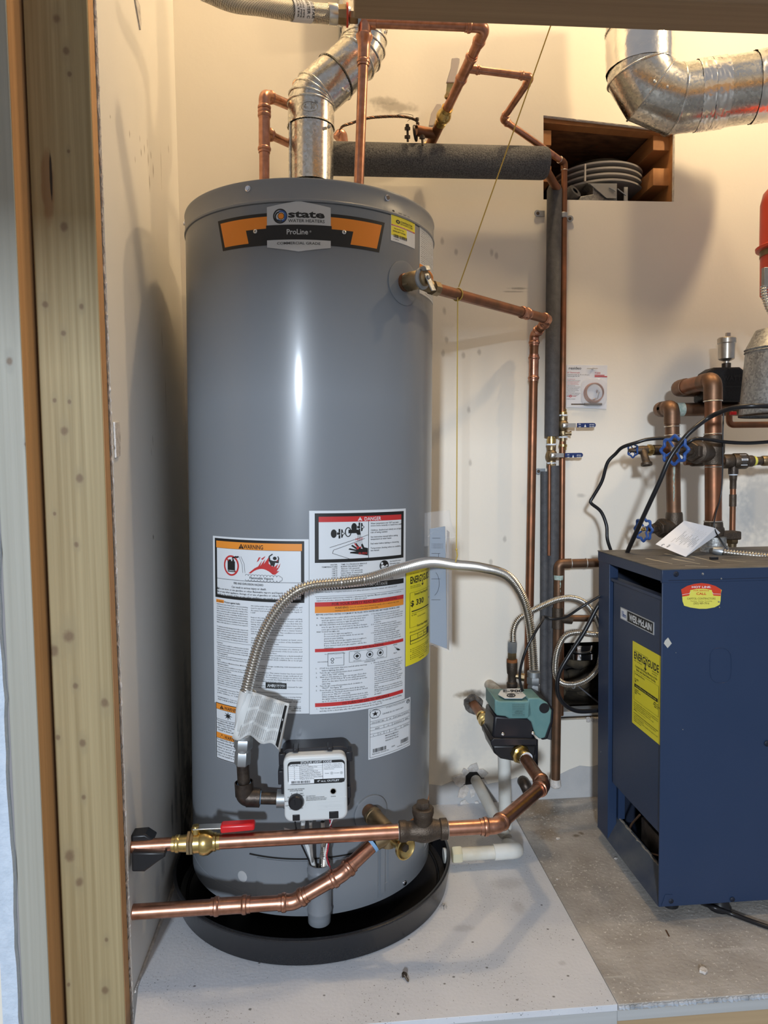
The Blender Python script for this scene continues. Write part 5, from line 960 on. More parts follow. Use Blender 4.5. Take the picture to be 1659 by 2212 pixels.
# ------------------------------------------------------------------ flue of the heater
FL = thing('flue_pipe', 'shiny sheet metal flue rising from the heater top with two elbows', 'flue', P(672, 392, 1.60))
fr = .0495
def gores(root, name, pts, r, mt, beadr=.0022, ends=(0, 0)):
    k = MB(); k.tube(pts, r, 40, caps=(False, False)); o = k.build(name, mt, root, smooth=25)
    for i in range(len(pts)):
        if 0 < i < len(pts)-1 or (i == 0 and ends[0]) or (i == len(pts)-1 and ends[1]):
            a = pts[max(i-1, 0)]; b_ = pts[min(i+1, len(pts)-1)]; n = (pts[i]-a).normalized()+(b_-pts[i]).normalized() if 0 < i < len(pts)-1 else (b_-a)
            t = MB(); t.torus(pts[i], n, r+.0004, beadr, 44, sec=6); t.build('seam', mt, o, smooth=60)
    return o
def crimp(root, p, d, r, mt):
    p, d = V(p), V(d).normalized(); u = V((1, 0, 0)) if abs(d.x) < .9 else V((0, 0, 1)); u = (u-d*u.dot(d)).normalized(); w_ = d.cross(u); k = MB(); n = 96
    a = []; c = []
    for j in range(n): t = 2*pi*j/n; rr = r+.0006+(.0012 if j % 2 else 0); e = u*cos(t)+w_*sin(t); a.append(p+e*rr); c.append(p+d*.0035+e*(r+.0004))
    k.rings([a, c], n, (False, False)); return k.build('crimped_edge', mt, root)
f0 = P(672, 400, 1.60); f1 = P(672, 214, 1.60); f2 = P(786, 112, 1.62); f3 = P(786, -120, 1.62)
k = MB(); k.tube([f0, f0.lerp(f1, .68)], fr-.0008, 40, caps=(False, False)); k.build('straight_section', C['galv'], FL)
k = MB(); k.tube([f0.lerp(f1, .66), f0.lerp(f1, .86)], fr+.0006, 40, caps=(False, False)); k.build('elbow_collar', C['galv'], FL); crimp(FL, f0.lerp(f1, .66), f1-f0, fr+.0008, C['galv'])
g1 = fillet([f0.lerp(f1, .82), f1, f1.lerp(f2, .46)], .075, 3); gores(FL, 'lower_elbow', g1, fr+.0006, C['galv'])
crimp(FL, f1.lerp(f2, .45), f2-f1, fr+.0012, C['ink'])
g2 = fillet([f1.lerp(f2, .42), f2, f2.lerp(f3, .22)], .06, 3); gores(FL, 'upper_elbow', g2, fr-.0004, C['galv'])
crimp(FL, f2.lerp(f3, .20), f3-f2, fr+.0008, C['ink']); k = MB(); k.tube([f2.lerp(f3, .2), f3], fr-.003, 40, caps=(False, False)); k.build('upper_pipe', C['galv'], FL)
k = MB(); k.tube([f0+V((-.0445, -.024, 0)), f0.lerp(f1, .66)+V((-.0445, -.024, 0))], .0018, 6); k.build('lock_seam', C['galv'], FL)
for q in ((712, 272, 1.558), (752, 197, 1.575), (830, 70, 1.60)): k = MB(); k.lathe(P(*q), (.5, -1, 0), [(-.006, .0035), (.002, .0035), (.0035, .002)], 8); k.build('screw', C['steel'], FL)
s_e = Sheet(lambda u, v, l: f0.lerp(f1, .78)+V(((fr+.0008+l)*sin((u-.5)*.9-.05), -(fr+.0008+l)*cos((u-.5)*.9-.05), (.5-v)*.026)), 100, 55, 6); s_e.th = .0004
s_e.ring(50, 27, 40, 2, C['galv_dull'], 30, ry=22); s_e.text('4   30', 50, 36, 22, C['galv_dull'], 'c', fit=52, bold=1); s_e.build('embossed_oval', FL)
# ------------------------------------------------------------------ copper pipes at the top of the heater
r = .0108
HL = thing('left_riser', 'left copper riser on the heater top, bending back behind the flue with a side tee', 'copper pipe', P(571, 392, 1.555))
a0 = P(571, 392, 1.555); a1 = P(571, 205, 1.555); a2 = P(648, 237, 1.70); a1.y = 1.555
run(HL, [a0, a1, a2], r, rb=r*2.1); tp = on(a0, a1, 571, 286); b2 = P(650, 322, 1.70)
tee(HL, tp, a1-a0, b2-tp, r, mt=C['copper'], L=.085, LB=.03); pipe(HL, tp.lerp(b2, .15), b2, r*.8, C['copper']); coupling(HL, on(a0, a1, 571, 245), a1-a0, r, .025)
HR = thing('right_riser', 'right copper riser in front of the flue joining the high horizontal copper pipe', 'copper pipe', P(776, 400, 1.515))
c0 = P(775, 402, 1.515); c1 = P(788, 47, 1.500); e0 = c1; e1 = P(1050, 62, 1.500); e1.z = c1.z; e2 = P(921, 330, 1.845)
m0 = on(c0, c1, 785, 118); pipe(HR, c0, m0, r*.96, C['copper'])
k = MB(); d = (c1-c0).normalized(); collar(k, m0-d*.022, d, r); k.lathe(m0-d*.008, d, [(0, r*1.15), (.022, r*1.12), (.034, r*1.3), (.040, r*1.6), (.045, r*1.6), (.047, r*1.35), (.052, r*1.25), (.09, r*1.22)], 20, caps=(False, False)); k.build('reducing_fitting', C['copper'], HR)
k = MB(); k.lathe(c1-V((.008, 0, 0)), (1, 0, 0), [(0, r*1.25), (.03, r*1.25), (.031, r*1.1)], 20); k.build('tee', C['copper'], HR)
run(HR, [c1+V((.012, 0, 0)), e1, e2], r*1.02, rb=r*2.0)
tA = on(e1, e2, 1022, 155); g1_ = P(1148, 166, tA.y+.002); tee(HR, tA, e2-e1, g1_-tA, r, r*.75, L=.075, LB=.032)
g0_ = tA; g2_ = P(1086, 258, tA.y+.135); g3_ = P(1219, 352, 1.853); g4_ = P(1211, 1545, 1.853); g3_.y = g4_.y = 1.853
run(HR, [tA.lerp(g1_, .15), g1_, g2_, g3_.lerp(g2_, .05)], .0078, C['copper'], rb=.013)
# brass isolating valve on the sloping pipe, lever
bvp = on(e1, e2, 957, 250); ball = ball_valve(HR, bvp, e2-e1, (.2, -.1, 1), r*.95, C['brass'], .052, hexends=False)
tB = on(e1, e2, 938, 288); gb = P(898, 282, tB.y-.02); k = MB(); k.tube([tB, gb], r*1.15, 18); k.tube([on(e1, e2, 947, 270), on(e1, e2, 925, 315)], r*1.12, 18); k.build('wall_tee', C['copper_old'], HR)
k = MB(); k.lathe(on(e1, e2, 926, 312), e2-e1, [(0, .014), (.01, .014), (.012, .018), (.016, .018)], 24); k.build('wall_flange', C['brass'], HR)
k = MB(); k.prism([P(963, 205, 1.69), P(978, 205, 1.69), P(980, 176, 1.69), P(966, 176, 1.69)], (0, .003, 0)); k.lathe(P(966, 209, 1.685), (0, -1, 0), [(0, .007), (.008, .006)], 10); l_ = k.build('lever', C['brass'], HR, label='upper brass lever')
k = MB(); k.prism([P(964, 178, 1.687), P(982, 178, 1.687), P(993, 135, 1.687), P(994, 126, 1.687), P(988, 123, 1.687), P(976, 125, 1.687), P(974, 145, 1.687)], (0, .007, 0)); k.build('lever_grip', mat('worn_white_grip', (.55, .50, .46), .5), l_, bevel=.0015)
k = MB(); k.prism([P(926, 272, 1.86), P(936, 272, 1.86), P(955, 232, 1.86), P(953, 224, 1.86), P(943, 223, 1.86), P(931, 245, 1.86)], (0, .006, 0)); k.build('lever_grip', mat('worn_white_grip_b', (.50, .44, .40), .5), HR, bevel=.0015)
# ground clamp and wire
GC = thing('ground_clamp', 'black ground clamp with braided copper wire on the elbow above foam pipe', 'clamp', P(895, 285, 1.79))
for (x, y) in ((880, 278), (880, 296), (912, 297)): k = MB(); k.lathe(P(x, y, tB.y-.035), (0, -.2, 1), [(-.003, .007), (.003, .007)], 14); k.build('jaw', C['blackiron'], GC)
k = MB(); k.torus(P(897, 288, tB.y-.02), (1, -.3, .1), .0155, .0035, 24); k.build('band', C['blackiron'], GC)
for (x0_, x1_, y0_, y1_) in ((880, 881, 272, 306), (901, 901, 258, 268), (912, 913, 295, 314)): k = MB(); k.tube([P(x0_, y0_, tB.y-.036), P(x1_, y1_, tB.y-.036)], .0028, 8); k.lathe(P(x0_, y0_, tB.y-.036), (0, 0, 1), [(-.002, .0045), (.003, .0045)], 8); k.build('bolt', C['blackiron'], GC)
wp = [P(733, 283, 1.74), P(740, 273, 1.74), P(760, 266, 1.745), P(790, 256, 1.75), P(830, 252, 1.755), P(870, 252, 1.76), P(895, 258, 1.762), P(905, 268, 1.765)]
for i in range(5):
    k = MB(); k.tube([p+V((0, .0022*cos(j*.9+i*1.25), .0022*sin(j*.9+i*1.25))) for j, p in enumerate(resample(spline(wp, 6), .004))], .0013, 6); k.build('wire_strand', C['copper_old'] if i % 2 else C['bronze'], GC)
k = MB(); k.tube(resample(spline([P(852, 250, 1.75), P(870, 246, 1.76), P(893, 250, 1.77), P(880, 262, 1.76)], 6), .004), .0006, 5); k.build('loose_strand', C['bronze'], GC)
# stubby copper elbow hidden at the foam pipe start
k = MB(); k.tube(fillet([P(728, 300, 1.80), P(738, 285, 1.80), P(742, 318, 1.80)], .01), .013, 14); tag(k.build('copper_elbow', C['copper'], None), 'copper elbow peeking between the flue and the thick foam pipe', 'pipe fitting')
# ------------------------------------------------------------------ braided hose at the top
BH = thing('braided_hose', 'braided steel water hose coming in at the top left with paper band', 'hose', P(760, 30, 1.50))
hx = [P(440, -22, 1.36), P(500, 3, 1.40), P(560, 12, 1.44), P(620, 22, 1.47), P(668, 27, 1.49), P(716, 31, 1.50)]
k = MB(); k.tube(resample(spline(hx, 10), .004), .0178, 28); m = mat('steel_braid', (.62, .58, .50), .38, .9)
nt = m.node_tree; N = nt.nodes; L = nt.links; tc = N.new('ShaderNodeTexCoord'); bp = N.new('ShaderNodeBump'); bp.inputs['Strength'].default_value = .9; bp.inputs['Distance'].default_value = .002; hsum = None
for sgn in (1, -1):
    mp = N.new('ShaderNodeMapping'); mp.inputs['Rotation'].default_value = (0, sgn*radians(38), 0); L.new(tc.outputs['Object'], mp.inputs[0]); wv = N.new('ShaderNodeTexWave'); wv.inputs['Scale'].default_value = 130; L.new(mp.outputs[0], wv.inputs['Vector'])
    if hsum is None: hsum = wv
    else:
        mx = N.new('ShaderNodeMath'); mx.operation = 'MAXIMUM'; L.new(hsum.outputs['Fac'], mx.inputs[0]); L.new(wv.outputs['Fac'], mx.inputs[1]); L.new(mx.outputs[0], bp.inputs['Height']); L.new(bp.outputs[0], N['Principled BSDF'].inputs['Normal'])
        cr = N.new('ShaderNodeValToRGB'); cr.color_ramp.elements[0].color = (.16, .14, .11, 1); cr.color_ramp.elements[1].color = (.72, .68, .60, 1); L.new(mx.outputs[0], cr.inputs[0]); L.new(cr.outputs[0], N['Principled BSDF'].inputs['Base Color'])
k.build('braid', m, BH)
d = (hx[5]-hx[4]).normalized(); k = MB(); k.lathe(hx[5]-d*.008, d, [(0, .0185), (.002, .0198), (.018, .0198), (.019, .0185), (.026, .0175), (.045, .0168)], 32); k.build('end_ferrule', C['steel'], BH)
k = MB(); e_ = P(752, 33, 1.50); k.lathe(e_-d*.004, (1, 0, 0), [(0, .0215), (.004, .0215)], 30); k.build('red_washer', C['redpaint'], BH); k = MB(); k.lathe(e_, (1, 0, 0), [(-.02, .018), (-.001, .0195)], 8); hexnut(k, e_+V((.002, 0, -.004)), (1, 0, 0), .0125, .018); k.build('union_nut', C['brass_dull'], BH)
k = MB(); k.lathe(P(773, 44, 1.50), (1, 0, 0), [(0, .0118), (.013, .0122)], 20); k.build('thread_tape', mat('blue_ptfe', (.40, .52, .66), .6), BH)
bc = P(650, 25, 1.482); bdn = (hx[4]-hx[3]).normalized(); bu = V((0, 0, 1)); bu = (bu-bdn*bu.dot(bdn)).normalized(); bw = bdn.cross(bu)
k = MB(); k.lathe(bc-bdn*.021, bdn, [(0, .0184), (.0002, .0190), (.042, .0190)], 32, caps=(False, False)); bo = k.build('paper_band', C['paper'], BH)
Sb = Sheet(lambda u, v, l: bc+bdn*(u-.5)*.042+(bu*sin((.5-v)*2.4-.2)-bw*cos((.5-v)*2.4-.2)*(-1 if (bw.y > 0) is False else 1))*(.0191+l), 100, 100, 1); Sb.th = .0003
for t, x, h_ in (('LG STAR', 88, 13), ('HEATER C', 62, 15), ('IRON PIPE', 40, 8), ('IRON PIPE', 26, 8), ('WATER', 12, 8)): Sb.text(t, x, 6, h_, C['ink'], rot=pi/2, fit=80, bold=1)
Sb.build('band_print', bo)
# ------------------------------------------------------------------ foam covered pipes on the back wall
FP = thing('foam_pipe', 'thick grey foam insulated pipe running level along the back wall', 'insulated pipe', P(960, 350, 1.79))
f_a = P(700, 337, 1.79); f_b = P(1172, 358, 1.79); f_b.z = f_a.z = (f_a.z+f_b.z)/2
d = V((1, 0, 0)); k = MB(); k.lathe(f_a, d, [(0, .0385), ((f_b-f_a).length, .0385), ((f_b-f_a).length+.008, .037), ((f_b-f_a).length+.012, .033), ((f_b-f_a).length+.012, .013)], 36); k.build('foam', C['foam'], FP)
p0 = f_b+V((.005, 0, -.01)); p1 = P(1203, 408, 1.845); k = MB(); k.tube([p0, p1], .0105, 16); k.build('pipe', C['copper_old'], FP)
VF = thing('vertical_foam_pipe', 'tall grey foam covered pipe down the back wall with blue lever valve', 'insulated pipe', P(1190, 980, 1.855))
YV = 1.855; v0 = P(1198, 400, YV); v1 = P(1192, 943, YV); v2 = P(1191, 1006, YV); v3 = P(1187, 1594, YV)
k = MB(); k.lathe(v1, v0-v1, [(0, .019), ((v0-v1).length-.012, .0195), ((v0-v1).length, .014)], 26); k.build('foam', C['foam_smooth'], VF)
d = v3-v2; sl_ = V((1, 0, 0)); k = MB(); k.lathe(v3+V((.006, 0, 0)), -d, [(0, .0165), (d.length, .0165)], 22); k.build('foam', C['foam_smooth'], VF, label='lower foam sleeve')
k = MB(); k.lathe(v3+V((-.014, .004, 0)), v2+V((-.002, 0, 0))-v3, [(0, .012), (d.length-.015, .012)], 18); k.build('foam', C['foam_smooth'], VF)
k = MB(); k.tube([P(1187, 1004, YV-.012), P(1186, 1200, YV-.012)], .0045, 10); k.build('pipe', C['copper_old'], VF)
bvx = P(1191, 984, YV-.004); k2 = ball_valve(VF, bvx, (0, 0, 1), (0, -1, 0), .0088, C['brass_dull'], .048, (V((1, 0, -.0)), P(1262, 985, 1.82).x-bvx.x, C['navy_grip'], .38))
k = MB(); k.lathe(P(1191, 962, YV-.004), (0, 0, 1), [(0, .0135), (.004, .0135)], 18); k.lathe(P(1191, 1002, YV-.004), (0, 0, 1), [(0, .012), (.004, .012)], 18); k.build('thread_tape', C['tape_thread'], VF)
k = MB(); k.tube([P(1191, 1000, YV-.004), P(1191, 942, YV-.004)], .0095, 16); k.lathe(P(1191, 957, YV-.004), (0, 0, 1), [(0, .012), (.012, .012), (.013, .009), (.018, .009)], 18); k.build('adapter', C['brass'], VF)
# the thin copper pipe next to it
VC = thing('vertical_copper_pipe', 'thin copper pipe down the back wall with upper blue lever valve', 'copper pipe', P(1217, 920, YV))
bw_ = P(1216, 920, YV); wt = on(g3_, g4_, 1216, 892); wb = on(g3_, g4_, 1216, 955)
p1_, p2_ = elbow(VC, g2_, g3_, g4_, .0082, C['copper_old'], 'solder', .010); pipe(VC, p2_, wt, .0080, C['copper_old']); pipe(VC, wb, g4_, .0080, C['copper_old'])
k = MB(); k.torus(p1_, g3_-g2_, .0086, .0009, 18, sec=6); k.torus(p2_, (0, 0, 1), .0086, .0009, 18, sec=6); k.build('solder_ring', C['solder'], VC)
ball_valve(VC, bw_, (0, 0, 1), (0, -1, 0), .0088, C['brass_dull'], .048, (V((1, 0, 0)), P(1291, 919, 1.82).x-bw_.x, C['navy_grip'], .38))
for yy in (899, 946): k = MB(); k.lathe(P(1216.5, yy, YV), (0, 0, 1), [(0, .0125), (.004, .0125)], 18); k.build('thread_tape', C['tape_thread'], VC)
for yy, l_ in ((896, 1), (960, -1)): k = MB(); k.lathe(P(1216, yy, YV), (0, 0, l_), [(0, .0112), (.006, .0112), (.008, .0095), (.015, .0095)], 18); k.build('adapter', C['brass'], VC)
k = MB(); k.tube([P(1216.5, 890, YV), P(1216, 962, YV)], .0085, 16); k.build('nipple', C['brass_dull'], VC); k = MB(); k.lathe(P(1221, 936, YV-.01), (1, -.3, 0), [(0, .0045), (.012, .0045), (.012, .006), (.016, .006)], 10); k.build('drain_cap', C['brass_dull'], VC)
for root, lx0, lx1, ly in ((VC, 1248, 1286, 919), (VF, 1224, 1257, 985)):
    g_ = [o_ for o_ in bpy.data.objects if o_.name.startswith('lever_grip') and o_.parent and o_.parent.parent == root][0]
    yf = min(v_.co.y for v_ in g_.data.vertices)+W[g_].translation.y-.0004
    Sg = Sheet(plane_fn(P(lx0, ly-5, yf), P(lx1, ly-5, yf), P(lx0, ly+6, yf), (0, -1, 0)), 100, 26, 1); Sg.th = .0003; zc_ = (g_.data.vertices[0].co.z)
    Sg.text('ON', 4, 9, 6, C['pwhite']); Sg.text('OFF', 4, 22, 6, C['pwhite']); Sg.poly([(36, 20), (48, 20), (42, 5)], C['pwhite']); Sg.text('600 WOG', 66, 11, 6, C['pwhite'], fit=28); Sg.text('150 WSP', 66, 21, 6, C['pwhite'], fit=28); Sg.build('lever_print', root)
for root, x, y, rr, side in ((VC, 1217, 466, .0088, 1), (VF, 1196, 455, .0200, -1), (VF, 1191, 1018, .0125, -1)):
    c = P(x, y, YV); k = MB(); k.lathe(c, (0, 0, 1), [(-.007, rr+.001), (-.0055, rr+.0022), (.0055, rr+.0022), (.007, rr+.001)], 20, caps=(False, False)) if side == 1 else None
    e = c+V((side*(rr+.008), WY-YV-.004, 0)); k.obox(e, (.011, 0, 0), (0, .0012, 0), (0, 0, .0075)); k.lathe(e+V((side*.009, -.001, 0)), (0, -1, 0), [(0, .0085), (.0018, .0085)], 16); o = k.build('pipe_strap', C['zinc'], root)
    k = MB(); k.lathe(e+V((side*.008, -.0025, 0)), (0, -1, 0), [(0, .0045), (.002, .0035)], 12); k.build('screw', C['bronze'], o)
# ------------------------------------------------------------------ relief valve and its discharge pipe
RV = thing('relief_line', 'copper discharge pipe from the brass relief valve down the back wall', 'copper pipe', P(930, 622, 1.40))
s_, z = TC(872, 611); a = s_/TR; nr = (TM.to_3x3() @ V((sin(a), -cos(a), 0))).normalized(); b0 = cyl(s_, z, -.002)
k = MB(); k.lathe(b0, nr, [(0, .0175), (.010, .0175), (.011, .014)], 24); k.build('copper_nipple', C['copper_old'], RV)
k = MB(); k.lathe(b0+nr*.010, nr, [(0, .016), (.003, .0175), (.026, .0175), (.030, .015), (.048, .015), (.05, .013)], 24); k.lathe(b0+nr*.012, nr, [(0, .019), (.012, .019)], 6); rvb = k.build('relief_valve', C['brass_dull'], RV)
k = MB(); k.lathe(b0+nr*.047, nr, [(0, .0205), (.003, .0205), (.006, .016)], 28); k.build('rating_disc', C['zinc'], rvb); tp_ = b0+nr*.056
pxu = (ray(1000, 620)-ray(900, 620)).normalized(); pxd = (ray(900, 700)-ray(900, 620)).normalized()
ldir = (pxu*.45+pxd*1.0).normalized(); sdv = ldir.cross(nr).normalized(); k = MB(); k.obox(tp_+nr*.004+ldir*.010-pxd*.004, ldir*.022, sdv*.0065, nr*.0015); k.obox(tp_+nr*.008-ldir*.014-pxd*.004, ldir*.005, sdv*.007, nr*.006); k.lathe(tp_-nr*.004, nr, [(0, .004), (.014, .004)], 10); k.build('test_lever', C['galv_dull'], rvb, bevel=.001)
o0 = b0+nr*.030; t0_ = P(936, 622, 1.405); t1_ = P(1184, 690, 1.775); t2_ = P(1154, 724, 1.835); t3_ = P(1139, 1585, 1.835)
k = MB(); d = (t1_-t0_).normalized(); k.tube([o0, t0_+d*.004], .0125, 20); k.lathe(t0_-d*.006, d, [(0, .0145), (.018, .0145), (.020, .0125)], 8); k.build('outlet_adapter', C['brass_dull'], RV)
run(RV, [t0_, t1_, t2_, t3_], .0112, C['copper_old'], C['copper'], rb=.016); coupling(RV, on(t0_, t1_, 1135, 672), t1_-t0_, .0114, .040); coupling(RV, on(t2_, t3_, 1152, 795), t3_-t2_, .0114, .070)
# ------------------------------------------------------------------ twine, blister pack, manual bag
YS = 1.50; tie = on(t0_, t1_, 988, 637); T0 = P(1195, 40, 1.34)
k = MB(); tp2 = tie+V((0, -.013, .012)); k.tube(resample([T0, tp2], .02), .0012, 6); k.torus(tie, t1_-t0_, .0125, .0013, 20, sec=6); k.tube([tie+V((-.002, -.012, -.006)), P(986, 1186, tie.y-.012)], .0012, 6); k.ball(P(986, 1187, tie.y-.012), .0026); k.tube(resample([P(986, 1187, tie.y-.012), P(988, 1200, tie.y-.012), P(984, 1214, tie.y-.011)], .003), .0015, 6)
tag(k.build('twine', C['string']), 'thin gold twine hanging from the beam, knotted above the flexible hose', 'twine')
YW = WY-.001; pk = [P(1224, 788, YW), P(1312, 789, YW), P(1310, 884, YW), P(1223, 880, YW)]
bp_ = thing('thermocouple_pack', 'white blister card with a coiled copper thermocouple hung on the wall', 'blister pack', pk[3])
k = MB(); k.prism([q+V((0, 0, 0)) for q in pk], (0, -.001, 0)); k.build('card', C['paper'], bp_, bevel=.0004)
Sp = Sheet(plane_fn(pk[0]+V((0, -.001, 0)), pk[1]+V((0, -.001, 0)), pk[3]+V((0, -.001, 0)), (0, -1, 0)), 310, 340, 1); Sp.th = .0003
Sp.text('resideo', 16, 36, 20, C['ink'], fit=94, bold=1); Sp.text('36" Thermocouple', 4, 66, 9, R_, fit=96, bold=.8)
for i, t in enumerate(['Thermocouple de 92 cm (36 po)', 'Termo-gas de 36"']): Sp.text(t, 4, 82+i*13, 8, C['pgrey'], fit=(168, 96)[i], bold=.5)
Sp.text('T200', 212, 72, 16, R_, fit=44, bold=.3); Sp.rect(212, 78, 288, 84, R_); Sp.rect(212, 88, 308, 96, R_)
for i in range(14): Sp.text(('easy to install thermocouple', 'remplace la plupart des modeles', 'para la mayoria de los modelos', 'fits most gas appliances')[i % 4], 4, 118+i*10, 6, R_ if i in (0, 2, 3, 4) else C['pgrey'], fit=(60, 100, 92, 80, 88)[i % 5], bold=.4)
Sp.text('easy', 2, 254, 9, R_, bold=1); Sp.ring(30, 250, 10, 5, R_); Sp.text('install', 44, 254, 9, R_, fit=28, bold=1); Sp.text('simple a installer', 2, 276, 8, C['pgrey'], fit=66, bold=.3); Sp.build('print', bp_)
cc = P(1283, 849, YW-.008)
k = MB()
for i in range(3): k.torus(cc+V((.001*i, -.003*i+.003, .001*i)), (0, 1, 0), .0262-.0012*i, .0016, 40, sec=6)
k.build('copper_coil', C['copper'], bp_); k = MB(); k.tube([P(1234, 873, YW-.006), P(1262, 873, YW-.006)], .0014, 6); k.tube([P(1262, 873, YW-.006), P(1300, 873, YW-.006)], .0030, 8); k.build('probe', C['bronze'], bp_)
k = MB(); k.tube([P(1293, 846, YW-.008), P(1290, 860, YW-.008), P(1278, 864, YW-.008), P(1272, 862, YW-.008)], .0028, 8); k.lathe(P(1291, 848, YW-.008), (0, 0, 1), [(0, .004), (.007, .004)], 6); k.build('clips', C['chrome'], bp_)
k = MB(); c0_ = P(1284, 850, YW); oo = rrect(P(1253, 850, YW).x, P(1307, 850, YW).x, P(1284, 818, YW).z, P(1284, 878, YW).z, YW-.0015, .02, 7); k.prism(oo, (0, -.014, 0)); k.build('bubble', C['blister'], bp_, bevel=.003)
k = MB(); k.tube([P(1268, 796, YW-.004), P(1291, 796, YW-.004)], .001, 6); k.lathe(P(1279, 797, YW), (0, -1, 0), [(0, .003), (.008, .002)], 8); k.build('hanger_pin', C['steel'], bp_)
MB_ = thing('manual_pouch', 'clear plastic pouch holding folded blue grey papers taped on the right of the heater', 'pouch', P(930, 1400, 1.49))
ya, yb_ = 1.470, 1.515; g = lambda x, y: P(x, y, ya+(yb_-ya)*(x-903)/72)
k = MB(); k.prism([g(929, 1142), g(962, 1137), g(966, 1402), g(929, 1388)], (0, .006, 0)); k.build('folded_papers', C['manual'], MB_, bevel=.001); k = MB(); k.prism([g(966, 1145)+V((0, .004, 0)), g(973, 1150)+V((0, .012, 0)), g(972, 1408)+V((0, .012, 0)), g(966, 1402)+V((0, .004, 0))], (0, .002, 0)); k.build('folded_papers', C['paper'], MB_)
Sm = Sheet(lambda u, v, l: g(929+36*u, 1142+255*v)+V((0, -.0002-l, 0)), 36, 255, 1); Sm.th = .0003
for y0_ in (20, 53, 108, 153, 252): Sm.rect(3 if y0_ != 20 else 5, y0_, 22 if y0_ != 252 else 8, y0_+.8, C['pgrey'])
Sm.rect(18, 54, 18.7, 76, C['pgrey'])
for i in range(3): Sm.text('1. Instructions d.', 4, 34+i*4, 2.2, C['pgrey'], fit=24, bold=.2)
Sm.ring(4, 118, 16, .8, C['pgrey'], 20, ry=28, a0=-1, a1=1.2); Sm.build('print', MB_)
k = MB(); k.prism([g(903, 1110), g(972, 1102), g(974, 1125), g(985, 1158), g(976, 1180), g(977, 1412), g(928, 1392), g(926, 1180), g(905, 1180)], (0, .016, 0)); 
k.tube([g(906, 1112)+V((0, -.001, 0)), g(908, 1150)+V((0, -.002, 0)), g(906, 1205)+V((0, -.001, 0))], .001, 5); k.tube([g(965, 1150)+V((0, -.001, 0)), g(961, 1180)+V((0, -.002, 0)), g(966, 1210)+V((0, -.001, 0))], .0014, 5); k.tube([g(925, 1160), g(938, 1146), g(962, 1162), g(984, 1160)], .0010, 5); k.build('pouch', C['plasticfilm'], MB_)
def streak(root, top, L_, w_, seed=1):
    rnd = random.Random(seed); n = 16; k = MB(); pts = [top+V((rnd.uniform(-.0008, .0008), 0, -L_*i/n)) for i in range(n+1)]
    k.tube(pts, [w_*rnd.uniform(.35, 1)*(1-.6*i/n) for i in range(n+1)], 8); k.build('verdigris_streak', C['verdigris'], root)
# ------------------------------------------------------------------ boiler return pipe left of the boiler
BR = thing('brown_return_pipe', 'old brown copper pipe bending down the wall just left of the boiler', 'copper pipe', P(1207, 1216, 1.80))
yq = 1.80; q0 = P(1310, 1217, yq); q1 = P(1207, 1216, yq); q1.z = q0.z = (q1.z+q0.z)/2; q2 = P(1200, 1700, yq)
run(BR, [q0, q1, q2], .0118, C['copper_dull'], C['copper_dull'], 'solder', rb=.014)
for x_ in (1233, 1266): p = P(x_, 1217, yq); p.z = q0.z; k = MB(); k.torus(p, (1, 0, 0), .0125, .0012, 18, sec=6); k.build('solder_ring', C['solder'], BR)
k = MB(); p = on(q1, q2, 1206, 1242); k.lathe(p, q2-q1, [(0, .0126), (.008, .0122), (.012, .0119)], 16, caps=(False, False)); k.build('verdigris_stain', C['verdigris'], BR); streak(BR, p+V((.001, -.0108, -.008)), .045, .0028)
tq = on(q1, q2, 1205, 1335); k = MB(); k.lathe(tq+V((0, 0, .028)), q2-q1, [(0, .0125), (.0005, .0138), (.055, .0138), (.056, .0125)], 18); k.tube([tq, P(1235, 1339, yq)], .0115, 16); k.build('tee', C['bronze'], BR); pipe(BR, tq+V((.01, 0, 0)), P(1310, 1336, yq), .0088, C['copper_dull'])
k = MB(); k.lathe(q2, (0, 0, 1), [(0, .0122), (.004, .0150), (.02, .0135), (.022, .0122)], 18); k.build('worn_end', C['gypsum'], BR)
k = MB(); k.tube(fillet([P(1128, 1686, WY+.004), P(1134, 1694, WY-.03), P(1146, 1722, WY-.02)], .012), [.015]*2+[.017]*5+[.015]*3 if False else .0155, 16); tag(k.build('pipe_stub', C['blackiron']), 'dark rusted stub in the wall behind the copper elbow', 'pipe fitting')
# ------------------------------------------------------------------ cords
def cord(pts, r, label, name='cord', m=None):
    k = MB(); k.tube(resample(spline(pts, 10), .006), r, 10); return tag(k.build(name, m or C['cord']), label, 'cord')
cord([P(1138, 1500, 1.62), P(1127, 1488, 1.62), P(1123, 1455, 1.615), P(1134, 1410, 1.61), P(1155, 1368, 1.615), P(1172, 1340, 1.64), P(1176, 1332, 1.70), P(1195, 1337, 1.70), P(1222, 1333, 1.68), P(1255, 1312, 1.66), P(1300, 1285, 1.655)], .0032, 'thin black pump cord looping up from the pump to the boiler')
cord([P(1320, 1270, 1.68), P(1290, 1312, 1.68), P(1262, 1365, 1.675), P(1228, 1418, 1.67), P(1208, 1455, 1.67), P(1204, 1492, 1.67), P(1218, 1520, 1.675), P(1248, 1536, 1.68), P(1300, 1534, 1.69)], .0055, 'thick black cord hanging in a loop left of the boiler')

